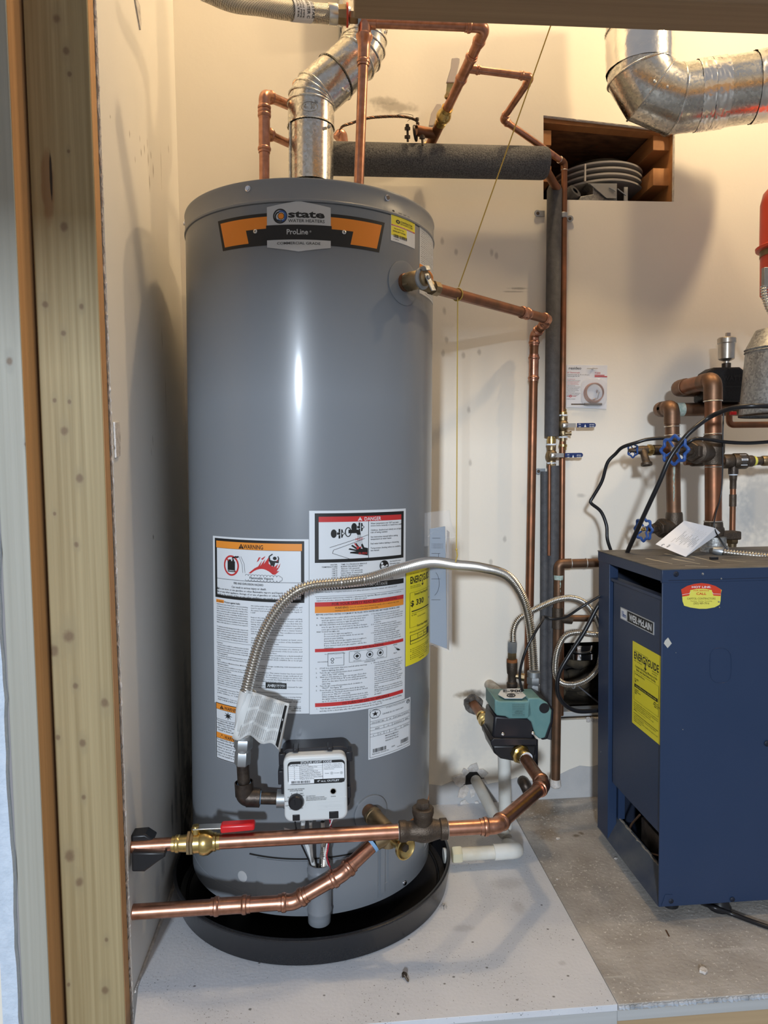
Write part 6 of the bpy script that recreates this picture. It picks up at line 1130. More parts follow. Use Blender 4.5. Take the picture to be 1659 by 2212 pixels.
# ------------------------------------------------------------------ big duct at the top right
DU = thing('exhaust_duct', 'large galvanised duct with gored elbow and foil tape at the upper right', 'duct', P(1440, 230, 1.68))
rd = .0755; Yd = 1.68; d0 = P(1378, -60, Yd); d1 = P(1383, 168, Yd); d2 = P(1450, 222, Yd); d3 = P(1720, 176, 1.62)
def inter(a, b_, n):  return [a.lerp(b_, i/n) for i in range(n+1)]
k = MB(); k.tube([d0, d0.lerp(d1, .80)], rd-.0006, 44, caps=(False, False)); k.build('vertical_pipe', C['galv'], DU)
gp = [d0.lerp(d1, .55), P(1382, 158, Yd), P(1405, 196, Yd), P(1455, 216, Yd), P(1502, 209, Yd-.004)]
gores(DU, 'elbow', gp, rd, C['galv'], .0026, (1, 0)); hd = (d3-gp[-1]).normalized()
k = MB(); k.tube([gp[-1]-hd*.006, d3], rd-.001, 44, caps=(False, False)); k.build('horizontal_pipe', C['galv'], DU)
def band(x0, x1, nm='tape_band'):
    a = on(gp[-1], d3, x0, 200); c = on(gp[-1], d3, x1, 190); n = 84; rnd = random.Random(int(x0)); k = MB(); u = V((0, 0, 1)); u = (u-hd*u.dot(hd)).normalized(); w_ = hd.cross(u); m_n = 12
    rs = [[a.lerp(c, i/m_n)+(u*cos(2*pi*j/n)+w_*sin(2*pi*j/n))*(rd+.0004+rnd.random()*.0020) for j in range(n)] for i in range(m_n+1)]
    k.rings(rs, n, (False, False)); return k.build(nm, C['foil'], DU, smooth=80)
band(1501, 1528); band(1530, 1562); band(1626, 1672)
k = MB(); rs = []; rnd = random.Random(77); a = gp[0]; c = gp[1]; ax_ = (c-a).normalized(); u = V((1, 0, 0)); u = (u-ax_*u.dot(ax_)).normalized(); w_ = ax_.cross(u)
rs = [[a.lerp(c, .1+.85*i/10)+(u*cos(2*pi*j/40)+w_*sin(2*pi*j/40))*(rd+.0006+rnd.random()*.0014) for j in range(40)] for i in range(11)]; k.rings(rs, 40, (False, False)); k.build('tape_band', C['foil'], DU, smooth=80)
for q in ((1402, 98), (1414, 176), (1441, 187), (1530, 152)): k = MB(); c = P(q[0], q[1], Yd-.069); k.lathe(c, (0, -1, 0), [(-.006, .004), (.002, .004), (.0035, .002)], 10); k.build('screw', C['steel'], DU)
# ------------------------------------------------------------------ louvred vent in the upper wall opening
LV = thing('louvred_vent', 'round grey louvred vent cap inside the square opening high on the wall', 'vent', P(1295, 430, 2.05))
cv_ = P(1292, 360, 2.05)
for i, y in enumerate((350, 363, 376, 389)):
    z = P(1292, y, 1.926).z; c = V((cv_.x-.004, 2.05, z)); k = MB(); k.lathe(c, (0, 0, 1), [(0, .055), (0, .1245), (.004, .1255), (.006, .122), (.003, .118), (.003, .055)], 60, up=(1, 0, 0)); k.build('louvre', C['vent_plastic'], LV)
zb_ = P(1292, 389, 1.926).z; k = MB(); k.lathe(V((cv_.x-.004, 2.05, zb_+.004)), (0, 0, 1), [(0, .088), (.07, .088)], 30); k.build('core', C['dark'], LV)
k = MB(); k.box(P(1263, 362, 1.935).x, P(1263, 362, 1.935).x+.004, 1.935, 1.94, zb_, P(1263, 352, 1.93).z); k.build('spacer', C['vent_plastic'], LV)
k = MB(); k.prism([P(1250, 434, 1.93), P(1255, 424, 1.93), P(1281, 420, 1.93), P(1281, 405, 1.93), P(1270, 396, 1.93), P(1333, 396, 1.93), P(1333, 434, 1.93)], (0, .05, 0)); k.build('bracket', C['galv_dull'], LV, bevel=.001)
k = MB(); k.prism([P(1273, 396, 1.922), P(1332, 396, 1.922), P(1332, 429, 1.922), P(1310, 428, 1.922)], (0, .004, 0)); k.build('bracket_plate', C['zinc'], LV, bevel=.0006)
k = MB(); k.tube([P(1316, 405, 1.918), P(1330, 413, 1.918)], .002, 8); k.tube([P(1334, 408, 1.925), P(1352, 422, 1.925)], .0018, 8); k.build('rod', C['zinc'], LV); k = MB(); k.box(P(1348, 430, 1.925).x, P(1356, 430, 1.925).x, 1.925, 1.93, P(1350, 434, 1.925).z, P(1350, 404, 1.925).z); k.build('upright', C['zinc'], LV)
k = MB(); c = P(1243, 412, 1.905); dv_ = V((-.55, .8, -.55)).normalized(); k.lathe(c, dv_, [(0, .009), (0, .0195), (.05, .0195)], 24, caps=(False, True)); k.lathe(c+dv_*.012, dv_, [(0, .0095), (.02, .0095)], 16)
tag(k.build('foam_offcut', C['foam_smooth']), 'short open ended foam sleeve lying in the wall opening beside the louvred vent', 'insulation')

# ------------------------------------------------------------------ things inside the lower wall opening
k = MB(); c = P(1252, 1397, 1.98); k.lathe(c+V((0, 0, -.03)), (0, 0, 1), [(0, .044), (.004, .052), (.02, .052), (.024, .048), (.030, .052), (.045, .052), (.05, .044)], 32); tag(k.build('round_lamp_base', C['chrome']), 'shiny round metal base just inside the dark lower wall opening', 'fixture')
ins_ = MB(); rnd = random.Random(31)
for i in range(14): ins_.ball(V((.64+rnd.random()*.2, 2.04+rnd.random()*.06, .23+rnd.random()*.11)), .02+rnd.random()*.022, 0, 8, (1.3, 1, .8))
o = ins_.build('loose_insulation', C['insul']); tag(o, 'dirty brown insulation heaped in the dark lower wall opening', 'insulation'); o['kind'] = 'stuff'
k = MB(); k.tube([P(1240, 1475, 1.93), P(1296, 1520, 1.92)], .0022, 6); tag(k.build('loose_wire', C['pgrey']), 'thin grey wire slanting inside the dark lower wall opening', 'wire')
k = MB(); k.box(.645, .99, 1.905, 1.95, .2225, .237); tag(k.build('timber_offcut', m_frame2, bevel=.002), 'grey dusty timber lying along the bottom of the lower wall opening', 'timber')

# ------------------------------------------------------------------ boiler
XB, YBF, YBB, ZB0, ZB1 = .658, 1.337, 1.663, .030, .7190
BO = thing('boiler', 'dark blue steel boiler cabinet with yellow energy label on its side', 'boiler', (XB+.25, 1.5, 0))
XR = 1.16; bl = C['blue_enamel']
pb = lambda px, py: PX(px, py, XB)
yl0 = pb(1315, 1400).y; ypn = pb(1319, 1450).y; yfr = YBF
# front
k = MB(); k.box(XB, XR, YBF, YBF+.004, ZB0, ZB1-.026); k.build('front_panel', bl, BO, bevel=.0012)
k = MB(); k.box(XB-.001, XR, YBF-.0015, YBF+.006, ZB1-.0265, ZB1); k.build('top_flange', bl, BO, bevel=.001)
# left side frame
k = MB(); k.box(XB, XB+.022, yl0, YBB, ZB0+.0, ZB1-.018); k.build('corner_post', bl, BO, bevel=.0012)
zt = pb(1433.5, 1257).z; k = MB(); k.box(XB, XB+.014, YBF+.0045, yl0, zt, ZB1-.020); k.build('top_rail', bl, BO, bevel=.0012)
k = MB(); k.box(XB-.0015, XB+.01, YBF+.002, YBB+.002, ZB1-.0235, ZB1-.0005); k.build('side_flange', bl, BO, bevel=.001)
zpt = pb(1433, 1297).z; zpb = pb(1318, 1690).z; zpb2 = pb(1425.8, 1811).z
k = MB(); k.box(XB+.006, XB+.009, YBF+.006, ypn, (zpb+zpb2)/2, zpt-.003); side = k.build('side_panel', bl, BO, bevel=.0012)
k = MB(); k.box(XB+.003, XB+.022, YBF+.006, YBB-.03, zpt-.003, zpt+.004); k.build('panel_lip', bl, BO, bevel=.0008)
k = MB(); k.box(XB+.010, XB+.020, YBF+.02, yl0+.004, ZB0+.12, (zpb+zpb2)/2+.0) if False else None
sz = .052; k = MB(); k.prism([(XB-.001, YBF+.003, ZB0+.001), (XB+.028, YBF+.003, ZB0+sz), (XB+.034, YBF+.003, ZB0+sz), (XB+.034, YBF+.003, ZB0+.001)], (0, YBB-YBF-.004, 0))
m_sill = mat('dusty_blue_sill', (.030, .042, .075), .5, 0, .5, 14, (.10, .105, .11), bump=.3, bscale=60); k.build('sloped_sill', m_sill, BO)
k = MB(); rnd = random.Random(4); pts = [V((XB+.028+rnd.uniform(-.001, .002), YBF+.01+i*.006, ZB0+sz+.0005)) for i in range(int((yl0-YBF)/.006))]; k.tube(pts, [.0012+.0022*rnd.random() for _ in pts], 6, flat=.4); k.build('dust_line', mat('settled_dust', (.34, .29, .23), .9, bump=.6), BO)
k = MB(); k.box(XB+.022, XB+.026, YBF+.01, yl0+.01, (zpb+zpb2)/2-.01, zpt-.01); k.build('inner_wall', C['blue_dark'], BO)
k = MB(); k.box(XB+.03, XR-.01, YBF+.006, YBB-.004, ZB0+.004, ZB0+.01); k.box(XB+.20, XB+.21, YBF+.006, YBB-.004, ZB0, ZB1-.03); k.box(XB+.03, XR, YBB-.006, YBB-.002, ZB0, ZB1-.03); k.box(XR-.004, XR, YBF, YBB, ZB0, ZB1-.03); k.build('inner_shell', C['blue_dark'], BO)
k = MB(); k.box(XB+.024, XB+.040, yl0-.004, yl0+.012, ZB0+sz, zpb+.02); k.build('inner_stile', bl, BO)
k = MB(); k.box(XB+.05, XB+.13, YBF+.05, YBF+.19, ZB0+.012, ZB0+.09); k.box(XB+.06, XB+.075, YBF+.03, YBB-.05, ZB0+.09, ZB0+.105); k.build('burner_box', C['blackiron'], BO)
k = MB(); w_ = [PX(1382, 1760, XB+.035), PX(1362, 1785, XB+.035), PX(1360, 1812, XB+.035), PX(1378, 1832, XB+.035), PX(1400, 1842, XB+.035), PX(1424, 1848, XB+.04)]; k.tube(resample(spline(w_, 8), .004), .0024, 8); k.build('burner_wire', C['copper_dull'], BO)
k = MB(); k.box(XB-.003, XR, YBF-.002, YBB+.002, ZB1-.001, ZB1+.0012); topo = k.build('top_panel', C['dust'], BO, bevel=.0008)
for i, (x0_, y0_, x1_, y1_) in enumerate(((1396, 1206, 1452, 1218), (1436, 1196, 1500, 1210), (1452, 1207, 1512, 1218), (1492, 1201, 1555, 1216), (1560, 1209, 1610, 1214), (1480, 1222, 1530, 1224))):
    a = PZ(x0_, y0_, ZB1+.0014); c = PZ(x1_, y1_, ZB1+.0014); n = (c-a).normalized().cross(V((0, 0, 1))); wd = .0028 if i < 4 else .0015; k = MB(); k.prism([a+n*wd, c+n*wd*.4, c-n*wd*.4, a-n*wd], (0, 0, .0002)); k.build('shine_streak', mat('shine_streak%d' % i, (.52, .46, .33), .4) if i == 0 else bpy.data.materials['shine_streak0'], BO)  # shine on the boiler top, painted as thin pale strips
zs = P(1500, 1252, YBF).z; k = MB(); k.box(XB+.012, XR, YBF-.0022, YBF-.0012, zs-.0006, zs+.0002); k.build('flange_seam', C['blue_dark'], BO)
for q in ((1460, 1240, .0046), (1449.5, 1946.5, .0042), (1582, 1943, .0042), (1657, 1606, .005)):
    c = P(q[0], q[1], YBF-.001); k = MB(); k.lathe(c, (0, -1, 0), [(0, q[2]*1.25), (.001, q[2]*1.25), (.0015, q[2]), (.0035, q[2]*.7)], 14); o = k.build('screw', C['blue_dark'], BO); k = MB(); k.obox(c+V((0, -.0036, 0)), (q[2]*.5, 0, 0), (0, .0002, 0), (0, 0, .0005)); k.obox(c+V((0, -.0036, 0)), (.0005, 0, 0), (0, .0002, 0), (0, 0, q[2]*.5)); k.build('cross_slot', C['ink'], o)
ko = [P(x, y, YBF-.0004) for x, y in ((1534, 1425), (1535, 1412), (1541, 1403), (1551, 1400), (1562, 1400), (1572, 1404), (1578, 1412), (1580, 1425), (1580, 1450), (1578, 1465), (1571, 1473), (1558, 1476), (1545, 1474), (1537, 1466), (1534, 1452), (1534, 1425))]
k = MB(); k.tube(ko, .0007, 6); k.build('knockout_edge', bl, BO)
k = MB(); k.prism([P(1436, 1384, YBF-.0004), P(1443, 1377, YBF-.0004), P(1451, 1390, YBF-.0004), P(1442, 1400, YBF-.0004), P(1434, 1390, YBF-.0004)], (0, -.0003, 0)); k.build('tape_scrap', mat('old_tape', (.50, .48, .42), .6, bump=.5), BO)
for q in ((1518, 1240, 3), (1558, 1250, 2), (1553, 1300, 2), (1554, 1312, 1.5), (1475, 1576, 1.2), (1298, 1624, 1), (1460, 1410, 1)): k = MB(); c = P(q[0], q[1], YBF-.0018 if q[0] > 1430 else YBF-.0018) if q[0] > 1430 else PX(q[0], q[1], XB-.0006); k.ball(c, q[2]*.0009, 0, 6); k.build('paint_fleck', C['zinc'], BO)
k = MB(); k.prism([P(1428, 1958, YBF-.0006), P(1437, 1933, YBF-.0006), P(1453, 1932, YBF-.0006), P(1454, 1953, YBF-.0006)], (0, -.0008, 0)); k.build('corner_gusset', bl, BO, bevel=.0003)
for X_ in (XB+.145, XR-.08):
    for Y_ in (YBF+.03, YBB-.05): k = MB(); k.lathe((X_, Y_, 0), (0, 0, 1), [(0, .022), (.006, .024), (.012, .02), (.031, .018)], 20); k.build('foot', C['rubber'], BO)
for Y_ in (YBF+.05, YBB-.05): k = MB(); k.lathe((XB+.05, Y_, 0), (0, 0, 1), [(0, .016), (.031, .014)], 14); k.build('foot', C['rubber'], BO)
# name plate and energy label on the side panel, service label on the front
xs = XB+.006-.0002
def sideq(tl, tr, bl_, w, h): a, b_, c = PX(*tl, xs), PX(*tr, xs), PX(*bl_, xs); return plane_fn(a, V((xs, b_.y, a.z)), V((xs, a.y, c.z)), (-1, 0, 0))
fnp = sideq((1341, 1312), (1413.5, 1340), (1341, 1337), 340, 120)
a, b_, c = PX(1341, 1313, xs), PX(1413.5, 1342, xs), PX(1341, 1336.5, xs); zt_, zb2 = (a.z+b_.z)/2, (c.z+PX(1413, 1371, xs).z)/2
Np = Sheet(plane_fn(V((xs, a.y, zt_)), V((xs, b_.y, zt_)), V((xs, a.y, zb2)), (-1, 0, 0)), 340, 110, 1).base(C['silver'], .001); Np.rect(78, 8, 332, 102, C['ink']); Np.rect(8, 8, 70, 102, C['pwhite'])
for i in range(9): Np.rect(14+i*3, 28, 15.2+i*3, 82, C['handwheel'])
Np.text('m', 32, 82, 40, C['handwheel'], fit=34, bold=3); Np.text('WEIL·McLAIN', 98, 84, 58, C['pwhite'], fit=222, bold=2.6); Np.build('name_plate', side)
a, b_, c = PX(1367, 1386, xs), PX(1428.5, 1416, xs), PX(1365.5, 1566, xs); zt_ = (a.z+b_.z)/2; zb2 = (c.z+PX(1424, 1602, xs).z)/2
En = Sheet(plane_fn(V((xs, a.y, zt_)), V((xs, b_.y, zt_)), V((xs, a.y, zb2)), (-1, 0, 0)), 290, 860, 1).base(C['yellow'], .0004)
En.text('U.S. Government', 20, 92, 10, K, fit=60); En.text('Federal law requires', 86, 92, 10, K, fit=80); En.text('ENERGYGUIDE', 18, 170, 70, K, fit=252, bold=2.4); En.rect(134, 150, 142, 212, K); En.poly([(124, 205), (152, 205), (138, 235)], K)
En.text('Boiler - Gas (Water)', 20, 195, 12, K, fit=84, bold=.6); En.text('WEIL-McLAIN', 205, 195, 11, K, fit=60, bold=.6); En.text('CG-4-SPDN', 205, 218, 11, K, fit=50, bold=.6)
En.text('Compare the Energy Efficiency of this', 144, 252, 22, K, 'c', fit=225, bold=.8); En.text('Boiler with Others Before You Buy.', 144, 285, 22, K, 'c', fit=200, bold=.8); En.frame(20, 300, 272, 600, 2, K)
En.text("This Model's Efficiency", 28, 330, 16, K, fit=104, bold=.6); En.text('82.3 AFUE', 30, 385, 16, K, fit=38, bold=.8); En.poly([(30, 392), (44, 392), (37, 415)], K); En.rect(26, 428, 264, 462, K); En.text('Energy efficiency range of all similar models', 145, 452, 16, C['yellow'], 'c', fit=210, bold=.6)
for t, x, y in (('Least', 30, 490), ('Efficient', 30, 510), ('80', 30, 530), ('Most', 230, 490), ('Efficient', 222, 510), ('88.6', 232, 530)): En.text(t, x, y, 15, K, bold=.7)
for i, t in enumerate(['The AFUE, annual fuel utilization efficiency, is the measure of energy efficiency for', 'boilers. Only boilers fueled by gas are used in this scale. Natural gas boilers', 'that use fewer therms of gas cost less to operate.', 'Gas boilers that have higher AFUE ratings are more energy', 'efficient.', '', 'For more specific information, including operating costs, ask your dealer', 'or installer for the fact sheet or directory of energy efficient', 'boilers and heating equipment.', 'Federal law requires the seller or installer of this appliance to make', 'available a fact sheet.']):
    if t: En.text(t, 20, 630+i*19, 11, K, fit=min(250, 3.6*len(t)), bold=.6)
En.rect(20, 705, 150, 707, K); En.rect(20, 735, 270, 737, K); En.build('energy_label', side, label='yellow energy label with creases')
hl = Sheet(plane_fn(P(1471, 1259, YBF-.0004), P(1559, 1259, YBF-.0004), P(1471, 1316, YBF-.0004), (0, -1, 0)), 400, 260, 12); hl.th = .0003
out = [(0, 65), (60, 30), (130, 10), (200, 2), (270, 10), (340, 32), (400, 70), (392, 100), (388, 180), (380, 215), (330, 242), (250, 256), (180, 256), (90, 243), (30, 225), (14, 180), (10, 120)]
hl.poly(out, C['yellow2']); Rd = mat('print_bright_red', (.62, .05, .02), .4)
hl.poly([(0, 65), (60, 30), (130, 10), (200, 2), (200, 58), (150, 60), (90, 72), (86, 96), (80, 125), (12, 136), (8, 110)], Rd); hl.poly([(200, 2), (270, 10), (340, 32), (395, 68), (388, 130), (318, 126), (306, 96), (302, 72), (250, 60), (200, 58)], Rd)
hl.line(10, 118, 80, 104, 3, C['pwhite']); hl.line(80, 104, 92, 90, 3, C['pwhite']); hl.line(388, 112, 316, 108, 3, C['pwhite']); hl.line(316, 108, 304, 92, 3, C['pwhite'])
hl.text('HOT LINE.', 200, 50, 18, C['pwhite'], 'c', fit=190, bold=1.6); hl.text('FOR SERVICE', 198, 82, 12, Rd, 'c', fit=150, bold=1); hl.text('CALL', 198, 118, 22, Rd, 'c', fit=98, bold=2)
brn = mat('print_brown', (.20, .15, .03), .5); hl.text('CAPITOL CONTRACTORS', 198, 164, 18, brn, 'c', fit=280, bold=1); hl.text('Plumbing - Heating - Excavating', 198, 184, 10, brn, 'c', fit=210, bold=.3); hl.text('(303) 989-7916', 198, 212, 20, brn, 'c', fit=155, bold=.8)
hl.build('service_label', BO, label='yellow and red oval service label')
# ------------------------------------------------------------------ on and behind the boiler top
MN = thing('boiler_manual', 'folded white paper manual tented on the boiler top', 'manual', PZ(1481, 1203, ZB1+.001))
m0 = PZ(1481, 1203, ZB1+.0016); m1 = P(1416, 1176, m0.y+.035); m2 = P(1478, 1125, m0.y+.08); m3 = P(1546, 1141, m0.y+.055); m4 = PZ(1510, 1186, ZB1+.0016); m5 = P(1556, 1151, m0.y+.068)
k = MB(); k.prism([m1, m0, m3, m2], (m3-m0).cross(m1-m0).normalized()*.0006); f_ = k.build('cover_page', C['paper'], MN); k = MB(); k.prism([m0+V((.001, .001, 0)), m5, m3+V((0, .001, 0))], (0, .0006, 0)); k.prism([m0+V((.002, .002, 0)), m5+V((0, .002, .0)), m5+V((-.01, .004, .004))], (0, .0004, 0)); k.build('inner_page', C['paper'], MN)
nm_ = (m1-m0).cross(m3-m0); nm_ = nm_ if nm_.dot(O-m0) > 0 else -nm_
Mn = Sheet(plane_fn(m1, m2, m0, nm_), 300, 300, 1); Mn.th = .0012
for i in range(13):
    Mn.text(('Thermostat', 'Installation', 'wiring detail', 'Operation')[i % 4]*(1+i % 2), 70+(i*37 % 60), 90+i*15, 6, K, fit=50+(i*53 % 70), bold=.4); Mn.text('.....', 190+(i*13 % 30), 95+i*14, 6, K, fit=60, bold=1)
Mn.text('Weil', 10, 110, 16, K, fit=30, bold=1); Mn.ring(16, 60, 12, 4, K, a0=-3, a1=.5); Mn.build('print', f_)
old = C['copper_dull']; YBk = 1.768
PA = thing('boiler_left_riser', 'thick brown copper riser left of the boiler piping with two elbows to the wall', 'copper pipe', P(1455, 1130, 1.70))
A_0 = P(1456, 1135, 1.70); A_1 = P(1451, 876, 1.70); A_1.z = P(1451, 880, 1.70).z; A_2 = V((A_1.x, YBk, A_1.z)); A_3 = V((P(1700, 885, YBk).x, YBk, A_1.z)); r_A = .0172
run(PA, [A_0, A_1, A_2, A_3], r_A, old, old, 'solder', rb=.019)
for y in (921, 940): k = MB(); c = on(A_0, A_1, 1452, y); k.torus(c, A_1-A_0, r_A*1.06, .0011, 24, sec=6); k.build('solder_ring', C['solder'], PA)
streak(PA, on(A_0, A_1, 1455, 1008)+V((-.005, -r_A+.0008, 0)), .085, .0036, 3); k = MB(); k.lathe(V((A_2.x+.045, YBk, A_2.z)), (1, 0, 0), [(0, r_A*1.02), (.02, r_A*1.02)], 18, caps=(False, False)); k.build('verdigris_stain', C['verdigris'], PA)
def wheel(root, c, n, R, mt, lobes=8, name='handwheel'):
    c, n = V(c), V(n).normalized(); u = V((0, 0, 1)); u = (u-n*u.dot(n)).normalized(); w_ = n.cross(u); k = MB(); N_ = 64; sec = 8; b0 = len(k.v)
    for i in range(N_):
        a = 2*pi*i/N_; e = u*cos(a)+w_*sin(a); rr = R*(.86+.09*cos(lobes*a)); 
        for j in range(sec): b_ = 2*pi*j/sec; k.v.append(c+e*(rr+R*.13*cos(b_))+n*R*.11*sin(b_))
    for i in range(N_):
        for j in range(sec): k.face((b0+i*sec+j, b0+((i+1) % N_)*sec+j, b0+((i+1) % N_)*sec+(j+1) % sec, b0+i*sec+(j+1) % sec))
    for i in range(4):
        a = 2*pi*(i+.35)/4; e = u*cos(a)+w_*sin(a); k.tube([c-n*R*.12+e*R*.2, c-n*R*.02+e*R*.8], R*.085, 8)
    k.lathe(c-n*R*.25, n, [(0, R*.25), (R*.2, R*.25)], 16); 
    for i in range(lobes): a = 2*pi*i/lobes; k.ball(c+(u*cos(a)+w_*sin(a))*R*.98, R*.10, 0, 8)
    o = k.build(name, mt, root); h = MB(); h.lathe(c-n*R*.05, n, [(0, R*.26), (R*.02, R*.26)], 20); h.build('washer', C['galv'], o); h = MB(); hexnut(h, c, n, R*.14, R*.14); h.lathe(c+n*R*.12, n, [(0, R*.07), (R*.14, R*.07)], 10); h.build('nut', C['brass'], o); return o
lt = on(A_0, A_1, 1455, 1120)
def gate(root, base, n, L_, r_, wheelR, nm='gate_valve', mt=None, wl_=None):
    base, n = V(base), V(n).normalized(); k = MB(); mt = mt or C['bronze']
    k.lathe(base, n, [(0, r_*1.25), (L_*.3, r_*1.2), (L_*.34, r_*1.55), (L_*.42, r_*1.55), (L_*.44, r_*1.1), (L_*.55, r_*.85)], 20); hexnut(k, base+n*L_*.42, n, r_*1.3, L_*.12); k.lathe(base+n*L_*.54, n, [(0, r_*.55), (L_*.12, r_*.55)], 14); hexnut(k, base+n*L_*.62, n, r_*.75, L_*.14); k.lathe(base+n*L_*.75, n, [(0, r_*.28), (L_*.25, r_*.28)], 10)
    o = k.build(nm, mt, root); wheel(root, base+n*L_, n, wheelR, C['handwheel']); return o
k = MB(); k.lathe(A_0-V((0, 0, .022)), (0, 0, 1), [(0, r_A*.9), (.006, r_A*1.25), (.035, r_A*1.22), (.05, r_A*1.18), (.055, r_A*1.1)], 22); k.build('valve_body', C['bronze'], PA)
gate(PA, A_0+V((0, 0, -.005)), (-.93, -.33, .0), .100, .0155, .030)
k = MB(); k.torus(on(A_0, A_1, 1456, 1118), (0, 0, 1), r_A*1.06, .0012, 22, sec=6); k.build('solder_ring', C['solder'], PA)
# drain cock off the left riser
dc = on(A_0, A_1, 1454, 972); dn = V((-1, -.05, .0)); k = MB(); k.tube([dc, dc+dn*.035], .0105, 16); k.build('stub', C['copper_old'], PA)
k = MB(); k.lathe(dc+dn*.032, dn, [(0, .013), (.02, .013)], 16); k.build('coupling', C['blackiron'], PA); k = MB(); k.lathe(dc+dn*.052, dn, [(0, .012), (.004, .014), (.013, .014), (.016, .011)], 8); k.build('adapter', C['brass'], PA)
k = MB(); k.lathe(dc+dn*.066, dn, [(0, .011), (.012, .0115), (.026, .010), (.032, .007), (.048, .004)], 16); sp_ = dc+dn*.078; k.tube([sp_, sp_+V((-.004, -.018, -.014)), sp_+V((-.002, -.024, -.030))], [.0085, .009, .0095], 14); k.lathe(sp_+V((-.002, -.024, -.028)), (0, -.25, -1), [(0, .0095), (.004, .0135), (.010, .0135), (.010, .0095), (.004, .006)], 18); k.build('drain_cock', C['bronze'], PA); wheel(PA, dc+dn*.104+V((0, 0, 0)), (-1, -.35, 0), .0185, C['handwheel'], 6, 'small_handwheel')
# right riser
PB = thing('boiler_right_riser', 'thickest brown copper riser above the boiler with large blue handwheel valve', 'copper pipe', P(1540, 1130, 1.60))
r_B = .0188; B_0 = P(1541, 1165, 1.60); B_1 = P(1540, 822, 1.60); B_2 = V((B_1.x, YBk, B_1.z)); B_3 = V((P(1585, 840, YBk).x, YBk, B_1.z))
run(PB, [B_0, B_1, B_2, B_3], r_B, C['copper_old'], old, 'solder', rb=.021)
for y, w_ in ((866, .0016), (937, .0013), (1008, .0012), (1126, .0018)): k = MB(); c = on(B_0, B_1, 1541, y); k.torus(c, B_1-B_0, r_B*1.05, w_, 24, sec=6); k.build('solder_ring', C['solder'], PB)
k = MB(); c = on(B_0, B_1, 1541, 975); k.lathe(c+V((0, 0, -.032)), (0, 0, 1), [(0, r_B*1.05), (.002, r_B*1.15), (.022, r_B*1.2), (.03, r_B*1.35), (.05, r_B*1.35), (.056, r_B*1.15), (.068, r_B*1.15), (.07, r_B*1.05)], 24); k.build('valve_body', C['bronze'], PB)
gn = (P(1457, 970, 1.50)-P(1530, 976, 1.60)); gate(PB, P(1530, 978, 1.60), gn, gn.length, .0175, .0325)
k = MB(); c = on(B_0, B_1, 1541, 1140); k.lathe(c+V((0, 0, -.020)), (0, 0, 1), [(0, r_B*1.3), (.02, r_B*1.3), (.022, r_B*1.15), (.034, r_B*1.1)], 24); k.obox(P(1572, 1156, 1.60), (.024, 0, 0), (0, .018, 0), (0, 0, .010)); k.build('bottom_tee', C['bronze'], PB, bevel=.003)
k = MB(); c = V((B_0.x, 1.595, ZB1+.0012)); k.lathe(c, (0, 0, 1), [(0, .032), (.012, .030), (.014, .026), (.034, .026), (.036, .020)], 30); k.build('flange', C['galv_dull'], PB)
# reducing valve to the right and its thin pipe
RVL = thing('fill_valve', 'dark bronze reducing valve with white tag right of the thick copper risers', 'valve', P(1590, 1000, 1.70))
v_ = P(1462, 998, 1.70); w2 = P(1700, 1003, 1.70); w2.z = v_.z-.0; k = MB(); k.tube([v_+V((.02, 0, 0)), w2], .0085, 16); k.build('pipe', C['copper_dull'], RVL)
for a_, b2_, rr, mt_ in ((1492, 1520, .0115, 'bronze'), (1561, 1582, .018, 'bronze'), (1582, 1612, .020, 'bronze'), (1612, 1626, .0145, 'bronze'), (1626, 1632, .0125, 'yellow2'), (1632, 1645, .0105, 'bronze'), (1645, 1665, .013, 'brass_dull')):
    p = V((P(a_, 1000, 1.70).x, 1.70, v_.z)); e = P(b2_, 1000, 1.70).x-p.x; k = MB(); k.lathe(p, (1, 0, 0), [(0, rr*.9), (.003, rr), (e-.003, rr), (e, rr*.9)], 20); k.build('valve_section' if mt_ == 'bronze' else 'yellow_tape' if mt_ == 'yellow2' else 'fitting', C[mt_], RVL)
Tg = Sheet(lambda u, v, l: V((P(1592, 1000, 1.70).x+.017*u, 1.70-(.0203+l)*cos((v-.5)*1.5-.2), v_.z-(.0203+l)*sin((v-.5)*1.5-.2))), 60, 90, 1); Tg.mb.quad(Tg.pt(0, 0, 0), Tg.pt(60, 0, 0), Tg.pt(60, 45, 0.0006), Tg.pt(0, 45, .0006), Tg.mi(C['paper'])); Tg.mb.quad(Tg.pt(0, 45, .0006), Tg.pt(60, 45, .0006), Tg.pt(60, 90, 0), Tg.pt(0, 90, 0), Tg.mi(C['paper'])); Tg.th = .0008; [Tg.rect(6, 12+i*10, 50, 15+i*10, C['pgrey']) for i in range(7)]; Tg.build('paper_tag', RVL)
tx = P(1584, 1020, 1.70).x; k = MB(); k.lathe((tx, 1.70, v_.z-.012), (0, 0, -1), [(0, .012), (.020, .012)], 16); k.build('branch_socket', C['blackiron'], RVL); k = MB(); k.lathe((tx, 1.70, v_.z-.031), (0, 0, -1), [(0, .0098), (.004, .0098)], 16); k.build('thread_tape', C['tape_thread'], RVL)
zt2 = v_.z-.035; ze = P(1583, 1160, 1.70).z; k = MB(); k.tube([(tx, 1.70, zt2), (tx, 1.70, ze)], .0072, 14); k.build('pipe', C['copper_old'], RVL); k = MB(); k.lathe((tx, 1.70, zt2+.0), (0, 0, -1), [(0, .0095), (.012, .0085), (.014, .0078), (.034, .0078)], 14); k.lathe((tx, 1.70, zt2-.048), (0, 0, -1), [(0, .0085), (.03, .0085)], 14, caps=(False, False)); k.build('adapter', C['bronze'], RVL)
